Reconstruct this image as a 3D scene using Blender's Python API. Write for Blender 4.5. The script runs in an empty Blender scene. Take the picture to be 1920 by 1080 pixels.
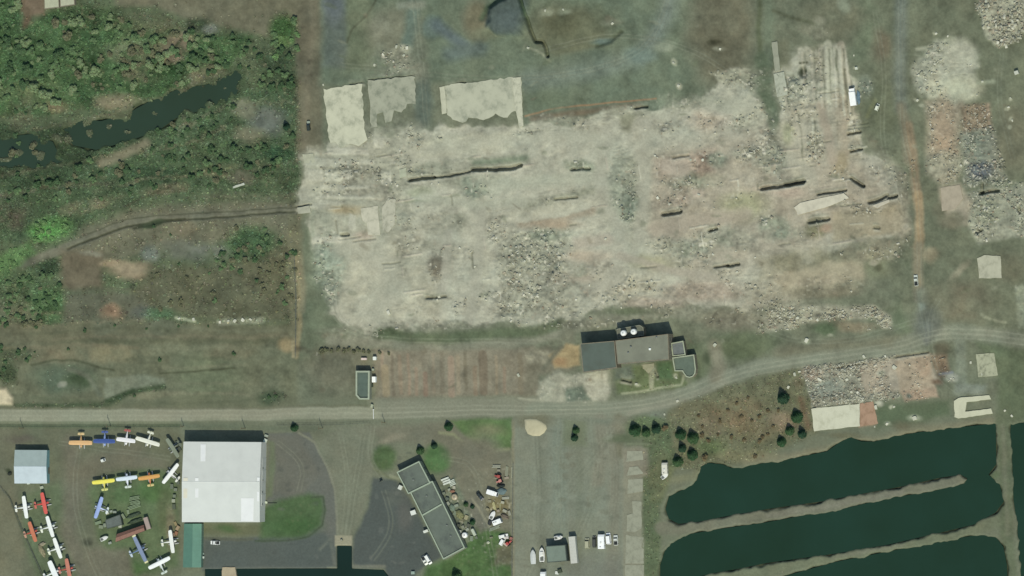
import bpy, math, random
import numpy as np
random.seed(7)
R = math.radians
SC = bpy.context.scene
COL = SC.collection

# ---------------------------------------------------------------- view
# A long lens far above the place, leaning sixteen degrees to the east:
# four picture pixels (of a 1920 wide picture) are one metre.
VIEW = R(16.0); DIST = 6000.0
SV, CV = math.sin(VIEW), math.cos(VIEW)
TANH = 240.0 / DIST
CAMP = (DIST*SV, 0.0, DIST*CV)

def W(px, py, z=0.0):
    """ground plan: point of the survey grid (px,py) at height z, metres"""
    a = (px-960.0)/960.0*TANH
    b = (540.0-py)/960.0*TANH
    dx = -SV + a*CV; dy = b; dz = -CV - a*SV
    t = (z-CAMP[2])/dz
    return (CAMP[0]+t*dx, CAMP[1]+t*dy, z)

def Wn(U, V, z=0.0):
    a = (U-960.0)/960.0*TANH
    b = (540.0-V)/960.0*TANH
    dz = -CV - a*SV
    t = (z-CAMP[2])/dz
    return CAMP[0]+t*(-SV+a*CV), CAMP[1]+t*b

cam = bpy.data.cameras.new('camera'); camo = bpy.data.objects.new('camera', cam)
COL.objects.link(camo); camo.location = CAMP
camo.rotation_euler = (0.0, VIEW, 0.0)
cam.sensor_width = 36.0; cam.lens = 18.0/TANH
cam.clip_start = 100.0; cam.clip_end = 60000.0
SC.camera = camo

# ---------------------------------------------------------------- light
ELEV = R(55.0); SD = (-0.345, 0.939)          # where shadows point
sun = bpy.data.lights.new('sun', 'SUN'); suno = bpy.data.objects.new('sun', sun)
COL.objects.link(suno); sun.energy = 3.2; sun.angle = R(0.6); sun.color = (1.0, 0.955, 0.87)
from mathutils import Vector
ld = Vector((SD[0]*math.cos(ELEV), SD[1]*math.cos(ELEV), -math.sin(ELEV)))
suno.rotation_euler = ld.to_track_quat('-Z', 'Y').to_euler(); suno.location = (0, 0, 300)
w = bpy.data.worlds.new('World'); SC.world = w; w.use_nodes = True
nt = w.node_tree; bg = nt.nodes['Background']
sky = nt.nodes.new('ShaderNodeTexSky'); sky.sky_type = 'NISHITA'; sky.sun_disc = False
sky.sun_elevation = ELEV; sky.sun_rotation = math.atan2(-SD[0], -SD[1])
nt.links.new(sky.outputs[0], bg.inputs[0]); bg.inputs[1].default_value = 0.13
SC.view_settings.view_transform = 'Standard'; SC.view_settings.look = 'None'
SC.view_settings.gamma = 1.0; SC.view_settings.exposure = EXPO = 0.0

# ---------------------------------------------------------------- colour
GAIN = (0.868, 0.875, 0.795)
def lin(c):
    c = c/255.0
    return c/12.92 if c <= 0.04045 else ((c+0.055)/1.055)**2.4
def C(r, g, b):
    return (min(lin(r)*GAIN[0], .9), min(lin(g)*GAIN[1], .9), min(lin(b)*GAIN[2], .9))

MATS = {}
def mat(name, rgb, rough=0.8, metal=0.0, mott=0.12, scale=0.8, spec=0.3, emit=None, stretch=None, hue=None):
    if name in MATS: return MATS[name]
    m = bpy.data.materials.new(name); m.use_nodes = True; MATS[name] = m
    nt = m.node_tree; b = nt.nodes['Principled BSDF']
    c = C(*rgb)
    b.inputs['Roughness'].default_value = rough; b.inputs['Metallic'].default_value = metal
    b.inputs['Specular IOR Level'].default_value = spec
    if mott <= 0:
        b.inputs['Base Color'].default_value = (*c, 1); return m
    tc = nt.nodes.new('ShaderNodeTexCoord')
    mp = nt.nodes.new('ShaderNodeMapping')
    nt.links.new(tc.outputs['Object'], mp.inputs[0])
    if stretch: mp.inputs['Scale'].default_value = stretch
    n = nt.nodes.new('ShaderNodeTexNoise'); n.inputs['Scale'].default_value = scale
    n.inputs['Detail'].default_value = 6; n.inputs['Roughness'].default_value = 0.65
    nt.links.new(mp.outputs[0], n.inputs['Vector'])
    r = nt.nodes.new('ShaderNodeValToRGB'); nt.links.new(n.outputs['Fac'], r.inputs[0])
    d = C(*hue) if hue else tuple(x*(1-2.2*mott) for x in c)
    u = tuple(min(1, x*(1+1.3*mott)) for x in c)
    r.color_ramp.elements[0].position = 0.30; r.color_ramp.elements[0].color = (*d, 1)
    r.color_ramp.elements[1].position = 0.70; r.color_ramp.elements[1].color = (*u, 1)
    e = r.color_ramp.elements.new(0.5); e.color = (*c, 1)
    nt.links.new(r.outputs[0], b.inputs['Base Color'])
    return m

def attr_mat(name, rough=0.9, spec=0.1, nscale=1.2, namp=0.25, bump=0.0, sub=0.0):
    m = bpy.data.materials.new(name); m.use_nodes = True; MATS[name] = m
    nt = m.node_tree; b = nt.nodes['Principled BSDF']
    b.inputs['Roughness'].default_value = rough; b.inputs['Specular IOR Level'].default_value = spec
    at = nt.nodes.new('ShaderNodeAttribute'); at.attribute_name = 'Col'
    tc = nt.nodes.new('ShaderNodeTexCoord')
    n = nt.nodes.new('ShaderNodeTexNoise'); n.inputs['Scale'].default_value = nscale
    n.inputs['Detail'].default_value = 5; n.inputs['Roughness'].default_value = 0.7
    nt.links.new(tc.outputs['Object'], n.inputs['Vector'])
    mr = nt.nodes.new('ShaderNodeMapRange'); mr.inputs[1].default_value = 0.3; mr.inputs[2].default_value = 0.7
    mr.inputs[3].default_value = 1-namp; mr.inputs[4].default_value = 1+namp
    nt.links.new(n.outputs['Fac'], mr.inputs[0])
    mx = nt.nodes.new('ShaderNodeVectorMath'); mx.operation = 'SCALE'
    nt.links.new(at.outputs['Color'], mx.inputs[0]); nt.links.new(mr.outputs[0], mx.inputs['Scale'])
    nt.links.new(mx.outputs[0], b.inputs['Base Color'])
    if bump > 0:
        bp = nt.nodes.new('ShaderNodeBump'); bp.inputs['Strength'].default_value = bump; bp.inputs['Distance'].default_value = 0.3
        nt.links.new(n.outputs['Fac'], bp.inputs['Height']); nt.links.new(bp.outputs[0], b.inputs['Normal'])
    return m

# ---------------------------------------------------------------- objects
def tag(o, label=None, cat=None, group=None, kind=None):
    if label: o['label'] = label
    if cat: o['category'] = cat
    if group: o['group'] = group
    if kind: o['kind'] = kind
    return o
def thing(name, label, cat, loc, rz=0.0, group=None):
    o = bpy.data.objects.new(name, None); COL.objects.link(o)
    o.empty_display_size = 0.5; o.location = loc; o.rotation_euler = (0, 0, rz)
    return tag(o, label, cat, group)
def copy_tree(o, parent=None):
    c = o.copy(); COL.objects.link(c)
    if parent: c.parent = parent
    for ch in o.children: copy_tree(ch, c)
    return c

class MB:
    def __init__(s): s.v = []; s.f = []
    def add(s, vs, fs):
        n = len(s.v); s.v += [tuple(p) for p in vs]; s.f += [tuple(i+n for i in f) for f in fs]; return s
    def box(s, cx, cy, cz, sx, sy, sz, rz=0.0, tx=1.0, ty=1.0, ox=0.0, bev=0.0):
        c, k = math.cos(rz), math.sin(rz); vs = []
        for z, ax, ay, o in ((-.5, 1, 1, 0), (.5, tx, ty, ox)):
            for x, y in ((-.5, -.5), (.5, -.5), (.5, .5), (-.5, .5)):
                X, Y = x*sx*ax+o, y*sy*ay
                vs.append((cx+X*c-Y*k, cy+X*k+Y*c, cz+z*sz))
        return s.add(vs, [(0, 3, 2, 1), (4, 5, 6, 7), (0, 1, 5, 4), (1, 2, 6, 5), (2, 3, 7, 6), (3, 0, 4, 7)])
    def rbox(s, cx, cy, z0, z1, sx, sy, r=0.15, rz=0.0):
        """box with rounded plan corners and a rounded top edge"""
        rings = []
        for z, ins in ((z0, 0), (z1-r, 0), (z1-r*.35, r*.25), (z1, r*.9)):
            hx, hy = sx/2-ins, sy/2-ins; ring = []; rr = min(r, hx, hy)
            for q, (a, b) in enumerate(((1, 1), (-1, 1), (-1, -1), (1, -1))):
                for t in (0, 45, 90):
                    an = R(q*90+t)
                    ring.append((a*(hx-rr)+rr*math.cos(an), b*(hy-rr)+rr*math.sin(an), z))
            rings.append(ring)
        c, k = math.cos(rz), math.sin(rz)
        rings = [[(cx+x*c-y*k, cy+x*k+y*c, z) for x, y, z in g] for g in rings]
        return s.loft(rings)
    def loft(s, rings, caps=True, closed=True):
        n = len(rings[0]); vs = [p for g in rings for p in g]; fs = []
        for i in range(len(rings)-1):
            for j in range(n if closed else n-1):
                k = (j+1) % n
                fs.append((i*n+j, i*n+k, (i+1)*n+k, (i+1)*n+j))
        if caps: fs.append(tuple(range(n-1, -1, -1))); fs.append(tuple((len(rings)-1)*n+j for j in range(n)))
        return s.add(vs, fs)
    def cyl(s, p0, p1, r0, r1=None, n=10):
        r1 = r0 if r1 is None else r1
        a = Vector(p0); b = Vector(p1); d = (b-a).normalized()
        u = d.orthogonal().normalized(); w_ = d.cross(u)
        g = [[tuple(q + (u*math.cos(2*math.pi*i/n)+w_*math.sin(2*math.pi*i/n))*r) for i in range(n)] for q, r in ((a, r0), (b, r1))]
        return s.loft(g)
    def dome(s, cx, cy, z0, r, h, n=14, m=4):
        g = []
        for i in range(m+1):
            t = i/m*math.pi/2*.96
            g.append([(cx+r*math.cos(t)*math.cos(2*math.pi*j/n), cy+r*math.cos(t)*math.sin(2*math.pi*j/n), z0+h*math.sin(t)) for j in range(n)])
        return s.loft(g)
    def prism(s, pts, z0, z1):
        n = len(pts)
        vs = [(x, y, z0) for x, y in pts]+[(x, y, z1) for x, y in pts]
        return s.add(vs, [tuple(range(n-1, -1, -1)), tuple(range(n, 2*n))]+[(i, (i+1) % n, n+(i+1) % n, n+i) for i in range(n)])
    def ring(s, out, inn, z0, z1):
        n = len(out)
        vs = [(x, y, z0) for x, y in out]+[(x, y, z1) for x, y in out]+[(x, y, z0) for x, y in inn]+[(x, y, z1) for x, y in inn]
        fs = []
        for i in range(n):
            j = (i+1) % n
            fs += [(i, j, n+j, n+i), (n+i, n+j, 3*n+j, 3*n+i), (2*n+j, 2*n+i, 3*n+i, 3*n+j), (j, i, 2*n+i, 2*n+j)]
        return s.add(vs, fs)
    def build(s, name, m, parent=None, smooth=False, cols=None):
        me = bpy.data.meshes.new(name); me.from_pydata(s.v, [], s.f); me.materials.append(m); me.update()
        if smooth: me.polygons.foreach_set('use_smooth', [True]*len(me.polygons))
        if cols is not None:
            at = me.color_attributes.new('Col', 'FLOAT_COLOR', 'POINT')
            at.data.foreach_set('color', np.asarray(cols, dtype=np.float32).ravel())
        o = bpy.data.objects.new(name, me); COL.objects.link(o)
        if parent is not None: o.parent = parent
        return o

def offset(pts, d):
    """inset a counter-clockwise polygon by d"""
    n = len(pts); out = []
    for i in range(n):
        p0, p1, p2 = Vector(pts[i-1]), Vector(pts[i]), Vector(pts[(i+1) % n])
        a = (p1-p0).normalized(); b = (p2-p1).normalized()
        na = Vector((-a.y, a.x)); nb = Vector((-b.y, b.x))
        m = (na+nb); m = m/max(m.length_squared, 0.2)*2*d
        out.append((p1.x+m.x, p1.y+m.y))
    return out
def ccw(pts):
    a = sum(pts[i-1][0]*pts[i][1]-pts[i][0]*pts[i-1][1] for i in range(len(pts)))
    return pts if a > 0 else pts[::-1]
def pxang(x0, y0, x1, y1):
    a = W(x0, y0); b = W(x1, y1); return math.atan2(b[1]-a[1], b[0]-a[0])
# ================================================================ GROUND
STEP = 1.7
us = np.arange(-100, 2022, STEP, dtype=np.float32); vs_ = np.arange(-80, 1162, STEP, dtype=np.float32)
NU, NV = len(us), len(vs_)
U, V = np.meshgrid(us, vs_)
RNG = np.random.RandomState(11)
LAT = RNG.rand(16, 257, 257).astype(np.float32)
for k in range(16): LAT[k, 256, :] = LAT[k, 0, :]; LAT[k, :, 256] = LAT[k, :, 0]
def vn(u, v, sc, seed):
    x = u/sc+seed*17.3; y = v/sc+seed*9.7
    xi = np.floor(x).astype(np.int32); yi = np.floor(y).astype(np.int32)
    fx = x-xi; fy = y-yi; fx = fx*fx*(3-2*fx); fy = fy*fy*(3-2*fy)
    xi &= 255; yi &= 255; L = LAT[seed % 16]
    a = L[yi, xi]; b = L[yi, xi+1]; c = L[yi+1, xi]; d = L[yi+1, xi+1]
    return (a+(b-a)*fx)*(1-fy)+(c+(d-c)*fx)*fy
def fbm(u, v, sc, oc, seed, gain=0.55):
    s = 0; a = 1.0; t = 0
    for o in range(oc):
        s = s+a*vn(u, v, sc/(2**o), seed+o*3+1); t += a; a *= gain
    return s/t
WA = [(fbm(U, V, 90, 4, 1)-.5, fbm(U, V, 90, 4, 2)-.5), (fbm(U, V, 22, 3, 3)-.5, fbm(U, V, 22, 3, 4)-.5)]
NP = fbm(U, V, 26, 4, 5)                 # patchiness
colr = np.zeros((NV, NU, 3), np.float32); H = np.zeros((NV, NU), np.float32)
RUB = np.zeros((NV, NU), np.float32); VEG = np.zeros((NV, NU), np.float32); FLAT = np.zeros((NV, NU), np.float32)
colr[:] = C(112, 117, 96)

def _apply(sl, m, col, a, rub, veg, h, flat, patch):
    if patch: m = m*np.clip((NP[sl]-.5)*patch*2+.62, 0, 1)
    if col is not None: mm = (m*a)[..., None]; colr[sl] = colr[sl]*(1-mm)+np.array(C(*col), np.float32)*mm
    if rub is not None: RUB[sl] = RUB[sl]*(1-m)+rub*m
    if veg is not None: VEG[sl] = VEG[sl]*(1-m)+veg*m
    if h is not None: H[sl] += h*m
    if flat is not None: FLAT[sl] = np.maximum(FLAT[sl], flat*m)
def _slice(x0, y0, x1, y1, pad):
    i0 = max(0, int((x0-pad-us[0])/STEP)); i1 = min(NU, int((x1+pad-us[0])/STEP)+2)
    j0 = max(0, int((y0-pad-vs_[0])/STEP)); j1 = min(NV, int((y1+pad-vs_[0])/STEP)+2)
    return (slice(j0, j1), slice(i0, i1))
def _warp(sl, w, w2):
    return (U[sl]+WA[0][0][sl]*w*4+WA[1][0][sl]*w2*3, V[sl]+WA[0][1][sl]*w*4+WA[1][1][sl]*w2*3)
def _smooth(d, s): t = np.clip(.5-d/(2*s), 0, 1); return t*t*(3-2*t)
def sdf(u, v, pts):
    d = np.full(u.shape, 1e9, np.float32); ins = np.zeros(u.shape, bool); n = len(pts)
    for i in range(n):
        x0, y0 = pts[i-1]; x1, y1 = pts[i]; ex, ey = x1-x0, y1-y0
        wx = u-x0; wy = v-y0; t = np.clip((wx*ex+wy*ey)/(ex*ex+ey*ey+1e-9), 0, 1)
        d = np.minimum(d, (wx-ex*t)**2+(wy-ey*t)**2)
        if y0 != y1:
            c = (y0 > v) != (y1 > v); ins ^= c & (u < (x1-x0)*(v-y0)/(y1-y0)+x0)
    d = np.sqrt(d); return np.where(ins, -d, d)
def poly(pts, col=None, s=4, w=3, w2=2, a=1.0, rub=None, veg=None, h=None, flat=None, patch=0):
    xs = [p[0] for p in pts]; ys = [p[1] for p in pts]; sl = _slice(min(xs), min(ys), max(xs), max(ys), s+w*2+w2*2+4)
    u, v = _warp(sl, w, w2); _apply(sl, _smooth(sdf(u, v, pts), s), col, a, rub, veg, h, flat, patch)
def rect(x0, y0, x1, y1, col=None, **k): poly([(x0, y0), (x1, y0), (x1, y1), (x0, y1)], col, **k)
def line(pts, wd, col=None, s=2, w=1, w2=1, a=1.0, rub=None, veg=None, h=None, flat=None, patch=0):
    xs = [p[0] for p in pts]; ys = [p[1] for p in pts]; sl = _slice(min(xs), min(ys), max(xs), max(ys), wd+s+w*2+w2*2+4)
    u, v = _warp(sl, w, w2); d = np.full(u.shape, 1e9, np.float32)
    for (x0, y0), (x1, y1) in zip(pts, pts[1:]):
        ex, ey = x1-x0, y1-y0; wx = u-x0; wy = v-y0
        t = np.clip((wx*ex+wy*ey)/(ex*ex+ey*ey+1e-9), 0, 1); d = np.minimum(d, (wx-ex*t)**2+(wy-ey*t)**2)
    _apply(sl, _smooth(np.sqrt(d)-wd/2, s), col, a, rub, veg, h, flat, patch)
def blob(cx, cy, rx, ry, col=None, s=None, w=3, w2=3, rot=0, a=1.0, rub=None, veg=None, h=None, flat=None, patch=0):
    m = max(rx, ry); s = s if s else min(rx, ry)*.5; sl = _slice(cx-m, cy-m, cx+m, cy+m, s+w*2+w2*2+4)
    u, v = _warp(sl, w, w2); c, k = math.cos(R(rot)), math.sin(R(rot)); x = u-cx; y = v-cy
    q = np.sqrt(((x*c+y*k)/rx)**2+((y*c-x*k)/ry)**2)
    _apply(sl, _smooth((q-1)*min(rx, ry), s), col, a, rub, veg, h, flat, patch)

SWL = [(120, 262), (190, 252), (260, 236), (330, 196), (400, 174), (445, 148)]
# ---- wild ground of the north-west
poly([(-120, -100), (558, -100), (556, 640), (540, 700), (-120, 700)], (90, 102, 76), s=10, veg=.42)
poly([(200, -100), (565, -100), (570, 62), (500, 70), (430, 52), (352, 36), (290, 12), (215, 8)], (110, 108, 87), s=8, veg=.15)
rect(30, -90, 84, 26, (112, 98, 80), s=6, veg=.1)
line([(52, 20), (48, 50)], 14, (98, 86, 68), s=6)
poly([(-110, -100), (35, -100), (40, 60), (85, 25), (160, 12), (250, 40), (350, 60), (470, 70), (430, 130), (300, 185), (170, 200), (60, 220), (-110, 215)], (72, 96, 64), s=8, veg=.8)
blob(170, 30, 55, 20, (66, 84, 58), veg=.9); blob(280, 45, 60, 22, (94, 98, 74), patch=1)
blob(330, 82, 34, 20, (128, 118, 97), rot=-30, veg=.3); blob(320, 112, 24, 8, (122, 112, 92), rot=-20)
blob(372, 45, 26, 14, (66, 76, 58), veg=.7); blob(395, 52, 12, 8, (112, 118, 106), s=5)
line([(215, 112), (240, 116), (262, 120), (290, 116), (330, 85), (352, 60)], 5, (62, 68, 48), s=3)
blob(60, 175, 60, 22, (104, 116, 82), veg=.5, patch=1); blob(250, 95, 60, 22, (104, 114, 86), patch=1, veg=.5)
blob(270, 135, 35, 22, (112, 110, 86), veg=.5, patch=1); blob(215, 190, 40, 14, (122, 118, 94), veg=.4)
blob(110, 200, 40, 10, (122, 116, 92), patch=1); blob(385, 140, 36, 22, (108, 106, 84), patch=1)
blob(170, 140, 26, 60, (46, 68, 42), patch=2); blob(320, 130, 30, 14, (46, 68, 42), veg=.9)
blob(530, 55, 24, 26, (66, 92, 56), veg=.9); blob(520, 135, 30, 40, (68, 84, 62), veg=.8)
blob(535, 82, 16, 10, (104, 132, 84), veg=.8)
# swamp margin and wooded band south of it
poly([(-110, 225), (60, 235), (180, 262), (260, 255), (330, 225), (440, 170), (560, 150), (560, 360), (400, 352), (230, 380), (120, 440), (-110, 470)], (76, 93, 68), s=12, veg=.75)
poly([(0, 235), (120, 245), (160, 280), (190, 300), (120, 330), (-100, 335), (-100, 240)], (60, 76, 56), s=14, veg=.8)
blob(40, 215, 26, 30, (106, 106, 84), rot=30, patch=1); blob(130, 250, 16, 24, (104, 104, 82), patch=1)
blob(500, 225, 34, 26, (102, 108, 98), s=14, veg=.2); blob(470, 255, 30, 16, (120, 120, 96), s=10, veg=.2)
blob(460, 205, 22, 18, (116, 118, 96), s=10, veg=.3)
line([(190, 306), (232, 290), (272, 268)], 18, (128, 124, 99), s=7, veg=.15)
blob(380, 270, 60, 18, (80, 96, 70), veg=.9, patch=.6); blob(520, 285, 30, 14, (62, 86, 62), veg=.9)
blob(290, 325, 60, 14, (62, 80, 58), veg=.9); blob(90, 345, 70, 14, (66, 82, 60), veg=.9)
blob(420, 320, 45, 12, (104, 108, 82), patch=1); blob(460, 330, 26, 14, (110, 110, 90), veg=.3)
blob(510, 330, 40, 20, (86, 98, 72), veg=.8, patch=.5)
blob(170, 385, 60, 12, (112, 110, 86), rot=-12, patch=1); blob(310, 355, 40, 10, (110, 106, 84), rot=-12, patch=1)
blob(20, 400, 34, 30, (96, 92, 76), patch=1, veg=.6)
poly([(120, 470), (160, 425), (250, 395), (320, 385), (460, 375), (560, 380), (560, 470), (430, 450), (280, 470), (180, 500)], (110, 110, 89), s=10, veg=.3)
# old rail bed
line([(-60, 520), (60, 490), (130, 462), (200, 432), (260, 415), (330, 408), (480, 398), (560, 394)], 17, (112, 112, 94), s=4, veg=.1)
line([(125, 467), (160, 452), (200, 437), (240, 425), (300, 414), (345, 410)], 3.4, (64, 68, 50), s=2, h=-.5)
line([(250, 428), (285, 420), (330, 413), (400, 408), (480, 402), (556, 397)], 3.0, (66, 70, 52), s=2, h=-.4)
line([(150, 445), (200, 424), (240, 411), (330, 402), (400, 398), (555, 389)], 1.8, (76, 80, 60), s=1.5)
line([(235, 387), (270, 370), (320, 350)], 3, (76, 78, 58), s=2); blob(288, 421, 24, 6, (66, 76, 56), rot=-8)
blob(95, 430, 36, 20, (100, 138, 84), s=12, rot=-10, veg=.9); blob(85, 435, 22, 12, (92, 140, 78), s=8)
poly([(-100, 500), (-20, 485), (60, 455), (66, 475), (30, 505), (0, 530), (-100, 560)], (96, 126, 80), s=8, veg=.5)
poly([(112, 470), (190, 470), (190, 540), (115, 545)], (110, 102, 82), s=10, veg=.1)
blob(245, 505, 40, 16, (150, 135, 108), s=8, veg=0); blob(205, 493, 20, 8, (146, 132, 106)); blob(262, 515, 16, 5, (166, 148, 118), s=3)
blob(280, 478, 16, 14, (120, 126, 114), s=8); blob(360, 470, 66, 18, (108, 112, 100), s=10, patch=.5, veg=.1)
blob(400, 468, 34, 9, (118, 118, 110), patch=1); blob(165, 475, 22, 6, (130, 130, 112), patch=1)
blob(345, 430, 22, 15, (118, 112, 90), s=8); blob(240, 440, 28, 8, (120, 118, 96), patch=1)
poly([(280, 500), (440, 495), (560, 440), (556, 600), (420, 605), (300, 590), (230, 570)], (97, 99, 77), s=14, veg=.35)
blob(470, 455, 50, 30, (74, 96, 68), s=14, veg=.9); blob(530, 500, 30, 30, (96, 96, 74), veg=.5)
blob(90, 500, 22, 14, (58, 74, 54), veg=.9); blob(40, 540, 66, 36, (84, 104, 74), veg=.85, patch=.4)
blob(95, 570, 40, 30, (82, 108, 72), veg=.85); blob(20, 590, 40, 30, (104, 106, 84), patch=1)
rect(120, 548, 270, 606, (96, 98, 80), s=10, veg=.25); blob(210, 587, 14, 11, (150, 118, 94), s=8); blob(212, 590, 22, 16, (136, 120, 96), s=8, a=.6)
blob(265, 585, 20, 14, (92, 96, 86), s=8); blob(300, 590, 30, 12, (80, 104, 76), patch=.6)
rect(-100, 608, 560, 660, (106, 106, 83), s=8, veg=.10)
rect(180, 600, 330, 640, (100, 104, 84), s=8, patch=.8)
line([(330, 596), (365, 603)], 5, (150, 156, 128), s=2.5, rub=.5); line([(412, 605), (440, 602), (490, 600)], 11, (146, 150, 128), s=4, rub=.6, patch=.6)
rect(-100, 645, 560, 770, (107, 111, 88), s=8, veg=.10)
rect(60, 650, 180, 680, (118, 112, 88), s=7, patch=.7); blob(210, 665, 60, 16, (126, 122, 94), patch=1)
blob(20, 665, 46, 16, (70, 84, 60), veg=.8, patch=.4); blob(15, 700, 20, 22, (72, 84, 62), veg=.7)
poly([(-60, 735), (10, 728), (22, 745), (20, 758), (-60, 762)], (196, 184, 152), s=4, h=.8)
line([(60, 685), (100, 676), (140, 676), (190, 690), (215, 695)], 4, (84, 88, 66), s=2.5)
blob(120, 712, 60, 26, (92, 104, 86), s=12, veg=.2); blob(148, 715, 26, 12, (70, 84, 62), s=8); blob(118, 722, 6, 5, (138, 142, 126), s=3)
line([(130, 693), (165, 705), (188, 740)], 9, (104, 110, 92), s=4)
poly([(200, 712), (250, 702), (308, 708), (312, 724), (260, 730), (215, 750), (198, 748)], (122, 128, 108), s=4, veg=0)
line([(30, 762), (110, 762), (200, 758), (240, 738), (306, 724)], 11, (76, 88, 66), s=5, veg=.4)
line([(200, 752), (232, 742), (250, 733)], 9, (66, 80, 58), s=4)
blob(285, 742, 40, 7, (124, 124, 98), rot=-5); blob(390, 700, 60, 40, (108, 116, 90), s=20)
blob(510, 746, 22, 12, (76, 88, 68), s=8, veg=.4); blob(430, 660, 40, 14, (116, 112, 88), patch=.7)
line([(300, 700), (360, 696), (440, 690)], 3, (84, 88, 66), s=2)
for pts, wd, c in (([(-20, 612), (160, 606), (270, 603)], 6, (124, 119, 95)), ([(60, 623), (180, 617), (330, 619)], 6, (90, 95, 73)), ([(330, 612), (440, 616), (556, 612)], 5, (96, 100, 78)), ([(100, 634), (300, 632), (560, 629)], 5, (120, 115, 92)), ([(120, 642), (400, 641), (560, 637)], 7, (93, 98, 75)), ([(-20, 653), (120, 648), (260, 653)], 7, (126, 119, 94)), ([(250, 660), (400, 652), (540, 655)], 5, (118, 120, 96)),
    ([(310, 690), (400, 687), (460, 682)], 6, (126, 126, 101)), ([(280, 757), (420, 753), (480, 750)], 4, (90, 96, 74)), ([(330, 720), (450, 716), (540, 722)], 6, (120, 122, 98)), ([(240, 675), (330, 668), (420, 672)], 6, (92, 98, 76)), ([(430, 700), (500, 694), (556, 700)], 5, (96, 101, 80)), ([(60, 745), (150, 752), (230, 757)], 7, (88, 97, 74)), ([(310, 740), (380, 735), (470, 742)], 5, (128, 126, 102)), ([(0, 580), (60, 590), (130, 585)], 5, (112, 110, 88)), ([(140, 545), (240, 540), (330, 552)], 6, (96, 96, 78)), ([(300, 610), (420, 622), (550, 618)], 5, (108, 112, 90))): line(pts, wd, c, s=3, w=2, w2=3, a=.75, patch=.4)
for pts, wd, c in (([(0, 330), (150, 305), (300, 280), (420, 240)], 7, (112, 108, 86)), ([(180, 360), (320, 330), (470, 318), (556, 300)], 6, (110, 108, 86)), ([(0, 365), (100, 350), (220, 345)], 6, (104, 100, 82)), ([(150, 230), (300, 185), (420, 130)], 9, (112, 108, 86)), ([(330, 240), (450, 190), (550, 190)], 6, (112, 112, 90)), ([(60, 240), (140, 235), (250, 212)], 7, (116, 110, 88)), ([(240, 300), (360, 275), (500, 262)], 5, (60, 78, 54)), ([(20, 340), (200, 322), (380, 312), (550, 330)], 9, (58, 76, 54)), ([(280, 60), (350, 100), (430, 100)], 7, (60, 76, 54)), ([(100, 120), (220, 135), (330, 150)], 7, (60, 80, 54)), ([(60, 60), (90, 130), (60, 190)], 8, (62, 82, 56)), ([(380, 370), (480, 365), (556, 372)], 6, (116, 114, 92))): line(pts, wd, c, s=5, w=3, w2=6, a=.75, patch=.7)
line(SWL, 44, (60, 76, 53), s=14, w=3, w2=8, a=.75, veg=.7)
line([(-60, 290), (60, 285), (150, 262)], 70, (62, 76, 55), s=20, w=4, w2=8, a=.6, veg=.7)
# strip along the boundary
rect(556, -90, 604, 300, (106, 104, 84), s=7, w=2); rect(560, 0, 580, 120, (100, 96, 78), s=7, a=.6)
line([(588, -60), (586, 60), (576, 150), (572, 280)], 12, (118, 112, 92), s=6, a=.6)
rect(540, 400, 566, 660, (112, 112, 88), s=5); poly([(566, 400), (600, 470), (612, 560), (640, 610), (700, 640), (700, 690), (560, 680)], (104, 112, 90), s=8)
line([(556, 480), (562, 560), (560, 610), (556, 670)], 8, (140, 132, 100), s=3); line([(560, 480), (568, 540), (566, 580)], 10, (126, 122, 96), s=6)
blob(540, 648, 18, 14, (146, 132, 98), s=7); line([(549, 640), (549, 670)], 5, (150, 140, 108), s=2)
line([(558, 655), (600, 664), (640, 655), (690, 658), (720, 655)], 9, (92, 86, 70), s=5, patch=.6, rub=.5)
blob(607, 660, 12, 10, (72, 82, 64), s=6, veg=.5); blob(640, 690, 60, 50, (112, 112, 92), s=20)
# ---- open ground north
poly([(604, -100), (1450, -100), (1450, 180), (1200, 215), (985, 240), (985, 150), (600, 160)], (106, 116, 97), s=10, w=4)
rect(604, -90, 650, 125, (100, 109, 99), s=10); blob(625, 5, 18, 40, (94, 103, 104), s=10)
rect(650, -40, 700, 130, (104, 112, 88), s=8, a=.8); line([(705, 0), (690, 25), (660, 55), (650, 80)], 3, (84, 88, 68), s=2.5)
blob(740, 60, 55, 50, (118, 118, 98), s=20, a=.8); blob(712, 50, 22, 20, (128, 130, 110), s=9, patch=.8)
line([(775, 0), (772, 60), (760, 90)], 26, (100, 114, 102), s=9); line([(750, 10), (790, 8)], 14, (126, 132, 116), s=6)
blob(752, 92, 17, 10, (176, 176, 152), s=6, patch=1, rub=1); blob(735, 118, 40, 22, (136, 138, 118), s=9, patch=.8, rub=.7)
blob(788, 150, 16, 90, (108, 112, 95), s=10); blob(795, 190, 18, 50, (98, 108, 96), s=9)
blob(812, 48, 20, 20, (100, 114, 104), s=9); line([(818, 45), (870, 85)], 20, (92, 105, 104), s=9); line([(845, 100), (900, 90)], 26, (100, 112, 104), s=12)
blob(895, 35, 26, 34, (116, 112, 88), s=12); blob(920, 60, 30, 12, (112, 118, 94), s=8)
poly([(912, 6), (980, -20), (985, 30), (975, 60), (930, 62), (908, 45)], (84, 97, 92), s=8); poly([(916, 14), (935, 4), (985, -30), (990, 30), (978, 62), (935, 66), (914, 50)], (82, 94, 88), s=9, h=3.8, w=1, w2=5); blob(955, 40, 30, 20, (90, 102, 98), s=14, h=.8)
line([(902, 34), (912, 14), (935, 0), (975, -22)], 10, (80, 92, 72), s=5, w=.5, h=-.8)  # dark crescent painted where the mound's shadow falls, with a slight dip
line([(976, -10), (986, 28), (996, 60), (1004, 78), (1018, 78), (1024, 90), (1026, 105)], 6, (68, 84, 66), s=2.5, w=.5, h=-2.6)
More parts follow.
